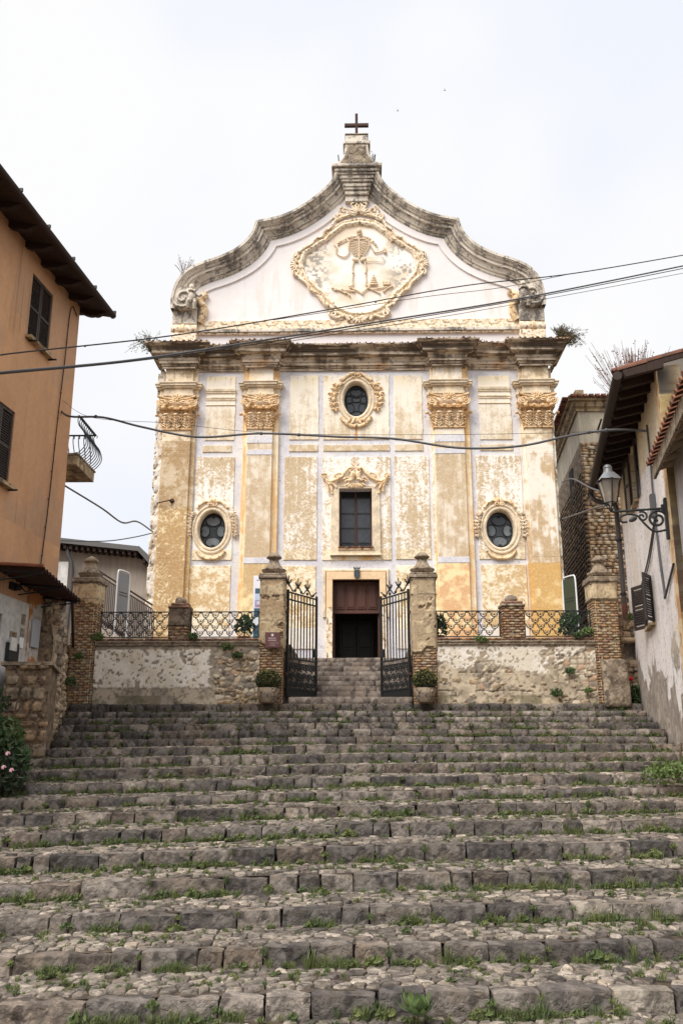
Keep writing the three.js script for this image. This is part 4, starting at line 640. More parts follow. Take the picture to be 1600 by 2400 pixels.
{ // pinnacle
  const p = sub(church, 'pinnacle', [GC, 22.18, FZ]), bell = curve([[0.72, 22.18], [0.66, 22.3], [0.5, 22.5], [0.44, 22.75], [0.42, 23.02]], 14), s = new THREE.Shape(); bell.forEach(([x, y], i) => i ? s.lineTo(GC + x, y) : s.moveTo(GC + x, y)); [...bell].reverse().forEach(([x, y]) => s.lineTo(GC - x, y)); s.closePath();
  wmesh(p, 'bell', extrude(s, 0.85, 0.03).translate(0, 0, FZ - 0.35), M.mold); const s2 = new THREE.Shape(); const b2 = bell.map(([x, y]) => [x * 0.8, 22.24 + (y - 22.18) * 0.9]); b2.forEach(([x, y], i) => i ? s2.lineTo(GC + x, y) : s2.moveTo(GC + x, y)); [...b2].reverse().forEach(([x, y]) => s2.lineTo(GC - x, y)); s2.closePath(); wmesh(p, 'panel', extrude(s2, 0.03, 0.01).translate(0, 0, FZ + 0.5), M.stoneGrey);
  wmesh(p, 'cap', bevelBox(GC - 0.49, GC + 0.49, 23.02, 23.16, FZ - 0.42, FZ + 0.56, 0.03), M.mold); wmesh(p, 'cap', bevelBox(GC - 0.4, GC + 0.4, 23.16, 23.47, FZ - 0.34, FZ + 0.46, 0.03), M.mold); wmesh(p, 'cap', bevelBox(GC - 0.42, GC + 0.42, 23.47, 23.52, FZ - 0.36, FZ + 0.49, 0.015), M.stoneGrey);
  for (const sg of [-1, 1]) { wmesh(p, 'scroll', spiral(GC + sg * 0.7, 22.3, FZ + 0.3, 0.12, 1.2, 0, sg, 0.04, 6), M.mold); wmesh(p, 'spike', bar([GC + sg * 0.63, 22.3, FZ + 0.3], [GC + sg * 0.67, 22.74, FZ + 0.3], 0.022), M.iron); }
  const c = thing('cross', 'dark iron cross on top of the church gable', 'cross', [GC, 23.52, FZ + 0.2]); wmesh(c, 'upright', bevelBox(GC - 0.05, GC + 0.05, 23.5, 24.56, FZ + 0.15, FZ + 0.25, 0.008), M.ironRust); wmesh(c, 'crossbar', bevelBox(GC - 0.44, GC + 0.44, 24.01, 24.13, FZ + 0.14, FZ + 0.26, 0.008), M.ironRust);
}
// ---------------------------------------------------------------- cartouche with the skeleton relief
{
  const g = sub(gable, 'cartouche', [0.03, 18.3, FZ], { label: 'stucco cartouche with a skeleton in relief' }), cz = FZ + 0.02, cx0 = 0.02 + 0.01;
  const inn = [[0, 20.0], [0.5, 19.9], [0.84, 19.64], [1.06, 19.42], [1.13, 19.3], [1.28, 19.27], [1.5, 19.1], [1.85, 18.85], [1.98, 18.47], [1.88, 18.08], [1.55, 17.68], [1.36, 17.48], [1.18, 17.38], [1.12, 17.2], [0.96, 17.03], [0.68, 16.78], [0.34, 16.62], [0, 16.57]];
  const loop = [...inn.map(p => [cx0 + p[0], p[1]]), ...inn.slice(1, -1).reverse().map(p => [cx0 - p[0], p[1]])];
  const s = new THREE.Shape(); loop.forEach((p, i) => i ? s.lineTo(...p) : s.moveTo(...p)); s.closePath();
  const panel = extrude(s, 0.02); panel.translate(0, 0, FZ + 0.0);
  const cartMap = tex(256, (u, v) => { const a = fbm(u * 5, v * 5, 301, 5), b = fbm(u * 40, v * 40, 302, 3), side = ss(0.18, 0.4, Math.abs(u - 0.5)); let c = mix(rgb(252, 245, 235), rgb(240, 220, 194), ss(0.4, 0.7, a)); return mix(c, rgb(150, 144, 136), 0.8 * ss(0.5, 0.62, 0.5 * a + 0.5 * b) * side); }, false);
  const pm = mat(rgb(255, 255, 255), { map: cartMap, bumpMap: bumpGrain, bumpScale: 0.01 }); const pf = flat(panel), pp = pf.attributes.position; for (let i = 0; i < pp.count; i++) pf.attributes.uv.setXY(i, (pp.getX(i) - cx0) / 4 + 0.5, (pp.getY(i) - 16.5) / 3.6); pf.userData.uvDone = true; wmesh(g, 'ground_panel', pf, pm, { keepUV: true });
  wmesh(g, 'frame', sweep(loop, [[-0.02, -0.01], [0, 0.05], [0.04, 0.1], [0.1, 0.13], [0.15, 0.1], [0.17, 0.07], [0.2, 0.07], [0.23, 0.09], [0.27, 0.08], [0.3, 0.04], [0.31, -0.01]], 1, (a, b, o) => [a, b, FZ + o], true), M.carvedWhite);
  const O = [], fan = (x, y, r, n, a0, a1, th = 0.03) => { for (let k = 0; k < n; k++) { const a = lerp(a0, a1, k / (n - 1)); O.push(blob(cx0 + x + Math.cos(a) * r * 0.55, y + Math.sin(a) * r * 0.55, cz + 0.08, r * 0.5, th, 0.05, a, 6)); } };
  fan(0, 20.42, 0.42, 9, 0.2, Math.PI - 0.2, 0.05); fan(0, 16.42, 0.34, 7, -Math.PI + 0.35, -0.35, 0.045); for (const sg of [-1, 1]) { fan(sg * 2.16, 18.42, 0.3, 7, sg > 0 ? -1.2 : Math.PI - 1.2, sg > 0 ? 1.2 : Math.PI + 1.2, 0.04);
    const S = (x, y, r, t, a, d, w = 0.04) => O.push(spiral(cx0 + sg * x, y, cz + 0.06, r, t, sg > 0 ? a : Math.PI - a, sg * d, w, 6)); const Tt = (pts, r) => O.push(tube(pts.map(p => [cx0 + sg * p[0], p[1], cz + 0.08]), r, 6, false, pts.length * 4));
    S(0.2, 20.83, 0.17, 1.4, 0.4, 1); S(0.22, 20.52, 0.14, 1.3, 3.6, 1); S(0.52, 20.55, 0.2, 1.5, 1.2, -1); S(0.72, 20.32, 0.16, 1.4, 0.6, -1, 0.05); Tt([[0.3, 20.4], [0.6, 20.3], [0.86, 20.15], [0.98, 19.9], [1.2, 19.75]], 0.05); Tt([[1.2, 19.75], [1.34, 19.5], [1.56, 19.42], [1.66, 19.25], [1.9, 19.1], [2.1, 18.95], [2.28, 18.7]], 0.05); S(2.22, 18.75, 0.14, 1.3, 1.5, -1); S(2.22, 18.12, 0.14, 1.3, -1.5, 1); Tt([[2.25, 18.05], [2.0, 17.8], [1.8, 17.62], [1.72, 17.4], [1.5, 17.3], [1.38, 17.05]], 0.05); Tt([[1.4, 17.15], [1.2, 16.85], [0.95, 16.7], [1.02, 16.5], [0.8, 16.32], [0.5, 16.4], [0.36, 16.22]], 0.06); S(0.92, 16.5, 0.14, 1.2, 0.5, -1); Tt([[0.06, 16.2], [0.2, 16.28], [0.34, 16.4]], 0.05); }
  wmesh(g, 'ornament', merge(O), M.carvedWhite);
  const sk = [], z = cz + 0.045, B = (pts, r) => sk.push(tube(pts.map(p => [p[0] + cx0, p[1], z]), r, 5, false, pts.length * 3));
  sk.push(blob(cx0, 19.72, z + 0.03, 0.1, 0.12, 0.09), blob(cx0, 19.6, z + 0.02, 0.055, 0.06, 0.06)); B([[0, 19.56], [0.01, 19.3], [0, 19.0], [0, 18.65]], 0.03);
  for (let k = 0; k < 9; k++) for (const sg of [-1, 1]) { const y = 19.36 - k * 0.068, w = 0.36 - 0.0035 * k * k; B([[0, y - 0.09], [sg * w * 0.55, y - 0.02], [sg * w, y - 0.02], [sg * w * 1.02, y - 0.09]], 0.02); }
  for (const sg of [-1, 1]) { B([[0, 19.44], [sg * 0.2, 19.42], [sg * 0.33, 19.36]], 0.025); sk.push(blob(cx0 + sg * 0.14, 18.6, z, 0.13, 0.08, 0.06, sg * 0.5)); B([[sg * 0.18, 18.55], [sg * 0.24, 18.3], [sg * 0.22, 18.1]], 0.026); sk.push(blob(cx0 + sg * 0.22, 18.08, z, 0.045, 0.045, 0.05)); B([[sg * 0.22, 18.05], [sg * 0.24, 17.8], [sg * 0.22, 17.6]], 0.022); B([[sg * 0.22, 17.6], [sg * 0.3, 17.57], [sg * 0.38, 17.55]], 0.026); }
  B([[-0.33, 19.36], [-0.38, 19.1], [-0.36, 18.86]], 0.028); B([[-0.36, 18.86], [-0.5, 18.72], [-0.66, 18.74]], 0.026); B([[-0.66, 18.74], [-0.82, 18.9], [-0.8, 19.12], [-0.9, 19.2]], 0.022); B([[0.33, 19.36], [0.44, 19.1], [0.56, 18.88]], 0.028); B([[0.56, 18.88], [0.72, 18.9], [0.86, 18.96]], 0.026); sk.push(blob(cx0 + 0.9, 18.99, z, 0.06, 0.12, 0.05, 0.3), blob(cx0 + 0.92, 18.88, z, 0.07, 0.05, 0.05)); B([[0.2, 18.5], [0.5, 18.55], [0.82, 18.5], [0.9, 18.62], [0.78, 18.7]], 0.016);
  for (const [a, b, c, d] of [[-0.95, 17.5, -0.5, 17.3], [-0.85, 17.42, -0.2, 17.36], [-0.3, 17.5, 0.1, 17.26], [0.1, 17.3, 0.34, 17.5], [0.3, 17.48, 0.7, 17.28], [0.5, 17.42, 0.95, 17.5], [0.85, 17.35, 1.15, 17.55], [-0.6, 17.44, -0.35, 17.2]]) { B([[a, b], [(a + c) / 2, (b + d) / 2 + 0.02], [c, d]], 0.026); sk.push(blob(cx0 + a, b, z, 0.04, 0.04, 0.04), blob(cx0 + c, d, z, 0.04, 0.04, 0.04)); }
  for (let k = 0; k < 4; k++) sk.push(blob(cx0 + 0.5, 17.62 + k * 0.085, z, 0.16 - k * 0.028, 0.05, 0.06)); sk.push(blob(cx0 + 0.5, 17.97, z, 0.035, 0.05, 0.04)); sk.push(box(cx0 + 0.83, cx0 + 1.06, 17.6, 17.65, z - 0.03, z + 0.04)); for (const q of [0.84, 0.945, 1.05]) sk.push(blob(cx0 + q, 17.71, z, 0.03, 0.07, 0.035));
  wmesh(g, 'skeleton', merge(sk), mat(rgb(238, 214, 182), { map: paleMap, tile: 0.8 }));
  const font = await new FontLoader().loadAsync('fonts/droid/droid_serif_bold.typeface.json');
  const rib = (pts, h) => { const P = curve(pts, 20), sh = new THREE.Shape(); P.forEach(([x, y], i) => i ? sh.lineTo(cx0 + x, y + h / 2) : sh.moveTo(cx0 + x, y + h / 2)); [...P].reverse().forEach(([x, y]) => sh.lineTo(cx0 + x, y - h / 2)); sh.closePath(); return extrude(sh, 0.03).translate(0, 0, FZ + 0.02); };
  const L1 = [[-0.76, 19.24], [-0.55, 19.38], [-0.3, 19.48], [-0.08, 19.52]], L2 = [[0.08, 19.52], [0.34, 19.44], [0.52, 19.28], [0.66, 19.06]];
  for (const [pts, txt] of [[L1, 'HODIE MIHI'], [L2, 'CRAS TIBI']]) {
    wmesh(g, 'ribbon', rib(pts, 0.15), M.carvedWhite); const P = curve(pts, 100), gl = [];
    [...txt].forEach((ch, i) => { if (ch === ' ') return; const t = (i + 0.5) / txt.length, a = P[Math.floor(t * 99)], b = P[Math.min(100, Math.floor(t * 99) + 1)]; const q = new TextGeometry(ch, { font, size: 0.075, depth: 0.016, curveSegments: 3 }); q.center(); q.rotateZ(Math.atan2(b[1] - a[1], b[0] - a[0])); q.translate(cx0 + a[0], a[1], FZ + 0.058); gl.push(q); });
    wmesh(g, 'lettering', merge(gl), mat(rgb(176, 150, 122)));
  }
}
// ---------------------------------------------------------------- oval windows
const ovalLoop = (cx, cy, rx, ry, n = 44) => Array.from({ length: n }, (_, k) => [cx + rx * Math.cos(k / n * 2 * Math.PI), cy + ry * Math.sin(k / n * 2 * Math.PI)]);
OVALS.forEach(([x, y, rx, ry], k) => {
  const g = sub(church, 'oval_window', [x, y, FZ], { label: k === 0 ? 'high oval window with leaf garlands' : k === 1 ? 'low oval window on the left' : 'low oval window on the right with a broken pane' });
  wmesh(g, 'frame', sweep(ovalLoop(x, y, rx, ry), [[0.02, -0.36], [0.0, 0.02], [-0.04, 0.07], [-0.08, 0.07], [-0.1, 0.04], [-0.13, 0.04], [-0.16, 0.08], [-0.2, 0.075], [-0.22, 0.02]], 1, (a, b, o) => [a, b, FZ + o], true), M.frameStone);
  const pane = new THREE.Shape(); pane.absellipse(x, y, rx + 0.01, ry + 0.01, 0, Math.PI * 2); wmesh(g, 'pane', extrude(pane, 0.012).translate(0, 0, FZ - 0.28), k === 0 ? M.glass : M.glass);
  wmesh(g, 'iron_rim', sweep(ovalLoop(x, y, rx - 0.005, ry - 0.005), [[0, 0], [0.045, 0], [0.045, 0.04], [0, 0.04]], 1, (a, b, o) => [a, b, FZ - 0.26 + o], true), M.iron);
  const L = []; // four lobes of wrought iron, with pale glass behind on the lower windows
  const lobes = k === 0 ? [[0, 0.36, 0.2, 0.14], [-0.25, 0.1, 0.12, 0.14], [0.25, 0.1, 0.12, 0.14], [0, 0.1, 0.16, 0.1], [-0.22, -0.2, 0.15, 0.18], [0.22, -0.2, 0.15, 0.18], [0, -0.42, 0.16, 0.1]] : [[0, 0.34, 0.24, 0.17], [0, -0.36, 0.24, 0.17], [-0.26, 0, 0.15, 0.2], [0.26, 0, 0.15, 0.2]];
  lobes.forEach(([a, b, p, q], i) => {
    L.push(tube(ovalLoop(x + a, y + b, p, q, 18).map(v => [v[0], v[1], FZ - 0.24]), 0.016, 5, true, 36));
    const dx = Math.abs(a) > 0.2 ? Math.sign(a) : 0, dy = dx ? 0 : Math.sign(b || 1); for (const s of [-1, 0, 1]) L.push(tube([[x + a + dx * p, y + b + dy * q, FZ - 0.24], [x + a + dx * p * 0.6 + (dx ? 0 : s * 0.05), y + b + dy * q * 0.6 + (dx ? s * 0.05 : 0), FZ - 0.24]], 0.016, 4, false, 3));
    if (k > 0 && !(k === 2 && i === 0)) { const sh = new THREE.Shape(); sh.absellipse(x + a, y + b, p - 0.01, q - 0.01, 0, Math.PI * 2); wmesh(g, 'pale_pane', extrude(sh, 0.008).translate(0, 0, FZ - 0.262), M.glassPale); }
  });
  wmesh(g, 'grille', merge(L), M.iron);
  const O = [], G = [], zf = FZ + 0.07;
  for (const s of [-1, 1]) {
    const T = (pts, r) => O.push(tube(pts.map(p => [x + s * p[0], y + p[1], zf]), r, 7, false, pts.length * 5)); const S = (a, b, r, t, a0, d, w) => O.push(spiral(x + s * a, y + b, zf, r, t, s > 0 ? a0 : Math.PI - a0, s * d, w, 6));
    if (k === 0) { T([[0.02, 0.86], [0.14, 0.92], [0.3, 0.84], [0.42, 0.72], [0.54, 0.66]], 0.06); S(0.1, 0.86, 0.1, 1.3, 1.6, 1, 0.035); T([[0.5, -0.66], [0.36, -0.86], [0.16, -0.98], [0.02, -1.0]], 0.07); for (const [a, b, c] of [[0.14, -0.86, 0.6], [0.24, -0.8, 0.8], [0.08, -0.8, 0.2]]) O.push(blob(x + s * a, y + b, zf + 0.02, 0.05, 0.13, 0.05, s * c, 6)); }
    else { T([[0.08, 0.92], [0.26, 0.92], [0.42, 0.8], [0.5, 0.7]], 0.045); S(0.1, 0.84, 0.08, 1.3, 1.6, 1, 0.03); T([[0.46, -0.74], [0.3, -0.92], [0.1, -1.0], [0, -0.98]], 0.05); O.push(blob(x + s * 0.06, y + 0.96, zf, 0.06, 0.09, 0.05)); }
    const R = rand(70 + k), n = k === 0 ? 6 : 8;
    for (let q = 0; q < n; q++) { const t = q / (n - 1), a = lerp(0.85, k === 0 ? -0.45 : -0.25, t), bx = x + s * (rx + 0.3 + (k === 0 ? 0.08 * Math.sin(t * 3) : 0.02)) * Math.cos(a * 0.62), by = y + (ry + 0.16) * Math.sin(a) * 0.98; for (let m = 0; m < 6; m++) { const an = -Math.PI / 2 + (m - 2.5) * 0.52, r = (k === 0 ? 0.15 : 0.11) * R.r(0.8, 1.15) * (1 - 0.15 * t); G.push(blob(bx + Math.cos(an) * r * 0.7, by + Math.sin(an) * r * 0.7, zf + R.r(-0.01, 0.05), r * 0.62, r * 0.2, 0.05, an, 6)); } }
  }
  wmesh(g, 'scroll', merge(O), M.carved); wmesh(g, 'garland', merge(G), k === 0 ? M.carved : M.carvedWhite);
});
// ---------------------------------------------------------------- central window
{
  const { x0, x1, y0, y1 } = WIN, g = sub(church, 'central_window', [CX, y0, FZ]), cx = (x0 + x1) / 2, zf = FZ + 0.08;
  const fr = new THREE.Shape([[x0 - 0.27, y0 - 0.24], [x1 + 0.27, y0 - 0.24], [x1 + 0.27, y1 - 0.35], [x1 + 0.24, y1 - 0.2], [x1 + 0.12, y1 + 0.05], [x0 - 0.12, y1 + 0.05], [x0 - 0.24, y1 - 0.2], [x0 - 0.27, y1 - 0.35]].map(p => new THREE.Vector2(...p))); fr.holes.push(rectPath(x0, x1, y0, y1)); wmesh(g, 'surround', extrude(fr, 0.1, 0.015).translate(0, 0, FZ + 0.0), M.frameStone);
  wmesh(g, 'sill_moulding', bevelBox(x0 - 0.3, x1 + 0.3, y0 - 0.24, y0 - 0.2, FZ, FZ + 0.17, 0.012), M.frameStone); wmesh(g, 'sill', bevelBox(x0 - 0.04, x1 + 0.04, y0 - 0.06, y0 + 0.0, FZ - 0.3, FZ + 0.16, 0.015), M.carved);
  const tg = fin(new THREE.CylinderGeometry(0.05, 0.055, 0.2, 7, 1, false, 0, Math.PI).rotateZ(Math.PI / 2).rotateY(Math.PI / 2), M.tileClay[0]), o = originOf(g); for (let x = x0 + 0.02, i = 0; x < x1 + 0.03; x += 0.105, i++) mesh(g, 'sill_tile', tg, M.tileClay[i % 4], { shared: true, pos: [x - o.x, y0 + 0.005 - o.y, FZ + 0.09 - o.z] });
  const zw = FZ - 0.3; for (const [a, b, c, d] of [[x0, x0 + 0.06, y0, y1], [x1 - 0.06, x1, y0, y1], [cx - 0.035, cx + 0.035, y0, y1]]) wmesh(g, 'casement_stile', box(a, b, c, d, zw - 0.02, zw + 0.05), M.ironRust);
  const rows = [y0, y0 + 0.26, y0 + 0.77, y0 + 1.27, y1 - 0.22, y1]; for (let r = 0; r < 5; r++) for (const s of [0, 1]) { const a = s ? cx + 0.035 : x0 + 0.06, b = s ? x1 - 0.06 : cx - 0.035; wmesh(g, 'pane', box(a, b, rows[r], rows[r + 1], zw - 0.005, zw + 0.005), r === 4 ? M.dark : M.glass); wmesh(g, 'glazing_bar', box(a, b, rows[r + 1] - 0.018, rows[r + 1] + 0.018, zw - 0.01, zw + 0.03), M.iron); }
  const gr = []; for (const s of [-1, 1]) { gr.push(tube(ovalLoop(cx + s * 0.26, y0 + 0.12, 0.22, 0.12, 16).map(p => [p[0], p[1], FZ - 0.1]), 0.012, 4, true, 30), tube(ovalLoop(cx + s * 0.26, y0 + 0.1, 0.09, 0.07, 12).map(p => [p[0], p[1], FZ - 0.1]), 0.01, 4, true, 20)); } wmesh(g, 'window_guard', merge(gr), M.iron);
  const O = []; for (const s of [-1, 1]) {
    const T = (pts, r) => O.push(tube(pts.map(p => [cx + s * p[0], p[1], zf + 0.04]), r, 7, false, pts.length * 5)), S = (a, b, r, t, a0, d, w) => O.push(spiral(cx + s * a, b, zf + 0.04, r, t, s > 0 ? a0 : Math.PI - a0, s * d, w, 6));
    T([[0.08, 10.8], [0.2, 10.84], [0.32, 10.72], [0.4, 10.6], [0.6, 10.46], [0.84, 10.38], [1.0, 10.46], [1.06, 10.6]], 0.05); S(0.13, 10.76, 0.09, 1.3, 1.6, 1, 0.03); S(1.02, 10.58, 0.09, 1.2, -0.5, 1, 0.035); T([[0.42, 10.62], [0.56, 10.66], [0.68, 10.58], [0.62, 10.5]], 0.035); T([[1.0, 10.4], [0.86, 10.28], [0.78, 10.1], [0.76, 9.95]], 0.045); T([[0.98, 10.36], [0.9, 10.16], [0.9, 10.02]], 0.03); T([[0.92, 10.38], [0.7, 10.26], [0.62, 10.16]], 0.035); T([[0.06, 10.92], [0.13, 11.0]], 0.03); T([[0.2, 10.5], [0.32, 10.5], [0.4, 10.44]], 0.035); T([[0.16, 10.42], [0.28, 10.42], [0.36, 10.36]], 0.03); O.push(blob(cx + s * 0.09, 10.6, zf + 0.04, 0.09, 0.14, 0.06, s * 0.2), blob(cx + s * 0.14, 10.44, zf + 0.05, 0.12, 0.06, 0.05, -s * 0.4)); for (let q = 0; q < 4; q++) O.push(blob(cx + s * (0.04 + q * 0.075), 10.25 - 0.02 * (q === 3 ? -1 : 1), zf + 0.04, 0.04, 0.1, 0.04, s * (0.1 + q * 0.28), 6));
  }
  wmesh(g, 'carved_crest', merge(O), M.carved);
}
// ---------------------------------------------------------------- doorway
{
  const { x0, x1, y0, y1 } = DOOR, g = sub(church, 'doorway', [CX, y0, FZ]);
  for (const [a, b] of [[x0 - 0.2, x0], [x1, x1 + 0.2]]) { for (const [c, d, m] of [[y0, y0 + 1.05, M.carvedWhite], [y0 + 1.05, y0 + 1.9, M.carvedWhite], [y0 + 1.9, y1, M.doorStone]]) wmesh(g, 'jamb', bevelBox(a, b, c, d, FZ - 0.4, FZ + 0.12, 0.012), m); }
  wmesh(g, 'lintel', bevelBox(x0 - 0.2, x1 + 0.2, y1, y1 + 0.24, FZ - 0.4, FZ + 0.12, 0.012), M.doorStone);
  wmesh(g, 'outer_moulding', sweep([[x0 - 0.26, y0 + 1.6], [x0 - 0.26, y1 + 0.3], [x1 + 0.26, y1 + 0.3], [x1 + 0.26, y0 + 1.6]], [[-0.05, -0.01], [-0.05, 0.06], [-0.02, 0.09], [0.03, 0.09], [0.05, 0.05], [0.05, -0.01]], -1, (a, b, o) => [a, b, FZ + o]), M.frameStone);
  const yt = y1 - 1.02; // fixed panelled leaf over the open doorway
  wmesh(g, 'overdoor', box(x0, x1, yt, y1, FZ - 0.34, FZ - 0.28), M.woodDoor); wmesh(g, 'overdoor_rail', bevelBox(x0, x1, yt - 0.03, yt + 0.05, FZ - 0.35, FZ - 0.23, 0.01), M.woodDoor);
  for (let k = 0; k < 4; k++) { const a = x0 + 0.09 + k * (x1 - x0 - 0.12) / 4, b = a + 0.29; wmesh(g, 'door_panel', bevelBox(a, b, yt + 0.12, y1 - 0.1, FZ - 0.28, FZ - 0.25, 0.025), M.woodDoor); wmesh(g, 'door_panel', bevelBox(a + 0.05, b - 0.05, yt + 0.18, y1 - 0.16, FZ - 0.252, FZ - 0.232, 0.02), M.woodDoor); }
  wmesh(g, 'door_leaf', box(x0, x0 + 0.06, y0, yt, FZ - 1.05, FZ - 0.33), M.woodDoor); wmesh(g, 'door_leaf', box(x1 - 0.06, x1, y0, yt, FZ - 1.05, FZ - 0.33), M.woodDoor);
  // vestibule
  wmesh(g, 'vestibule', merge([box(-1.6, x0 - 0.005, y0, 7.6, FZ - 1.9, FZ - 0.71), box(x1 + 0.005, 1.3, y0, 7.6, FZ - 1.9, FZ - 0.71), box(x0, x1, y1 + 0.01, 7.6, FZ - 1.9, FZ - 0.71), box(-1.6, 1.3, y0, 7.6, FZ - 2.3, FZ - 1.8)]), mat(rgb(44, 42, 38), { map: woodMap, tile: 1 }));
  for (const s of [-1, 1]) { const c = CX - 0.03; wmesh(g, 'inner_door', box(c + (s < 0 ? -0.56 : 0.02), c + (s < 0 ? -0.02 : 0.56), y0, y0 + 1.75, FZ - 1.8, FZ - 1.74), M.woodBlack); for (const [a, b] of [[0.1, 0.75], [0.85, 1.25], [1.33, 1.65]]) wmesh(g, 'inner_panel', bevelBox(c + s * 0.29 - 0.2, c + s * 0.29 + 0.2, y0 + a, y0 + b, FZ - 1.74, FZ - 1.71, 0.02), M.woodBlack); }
  wmesh(g, 'vestibule_floor', box(x0, x1, y0 - 0.1, y0 + 0.012, FZ - 1.9, FZ + 0.1), M.slab);
  const e = thing('crest', 'small blue-grey crowned shield fixed above the church door', 'emblem', [CX, 7.3, FZ + 0.14]); e.scale.setScalar(0.62); const sh = new THREE.Shape(); sh.moveTo(-0.15, 0.08); sh.lineTo(0.15, 0.08); sh.lineTo(0.15, -0.14); sh.quadraticCurveTo(0.13, -0.26, 0, -0.3); sh.quadraticCurveTo(-0.13, -0.26, -0.15, -0.14); sh.closePath(); const cm = mat(rgb(70, 80, 86), { map: mottle, roughness: 0.6, tile: 0.4 });
  mesh(e, 'shield', extrude(sh, 0.05, 0.015), cm); for (let k = 0; k < 5; k++) mesh(e, 'crown_point', blob(-0.14 + k * 0.07, 0.22 + (k % 2 ? 0 : 0.03), 0.03, 0.032, 0.09, 0.03, (2 - k) * 0.14), cm); mesh(e, 'crown_band', box(-0.14, 0.14, 0.08, 0.15, 0, 0.06), cm);
}
// ================================================================ ORANGE HOUSE ON THE LEFT
// local axes: x outwards from the wall over the stairs, z along the wall towards the camera, origin under its far corner
const slatGeo = fin(new THREE.BoxGeometry(0.01, 0.058, 1).rotateZ(0.55), M.shutter);
function shutterLeaf(parent, w, h, z0, y0, x, turn = 0, m = M.shutter) { // louvred leaf hinged at (x, y0, z0)
  const s = sub2(parent, 'shutter', [x, y0, z0], turn);
  for (const [a, b, c, d] of [[0, 0.06, 0, h], [w - 0.06, w, 0, h], [0.06, w - 0.06, 0, 0.07], [0.06, w - 0.06, h - 0.07, h], [0.06, w - 0.06, h * 0.5 - 0.03, h * 0.5 + 0.03]]) mesh(s, 'frame', box(0, 0.035, c, d, a, b), m);
  const n = Math.round((h - 0.2) / 0.048); for (let k = 0; k < n; k++) { const y = 0.09 + (k + 0.5) * (h - 0.18) / n; if (Math.abs(y - h / 2) < 0.035) continue; mesh(s, 'slat', slatGeo, m, { shared: true, pos: [0.018, y, w / 2], scale: [1, 1, w - 0.12] }); }
  return s;
}
function sub2(parent, name, pos, turn = 0) { const g = new THREE.Group(); g.name = name; g.position.set(...pos); g.rotation.y = turn; parent.add(g); return g; }
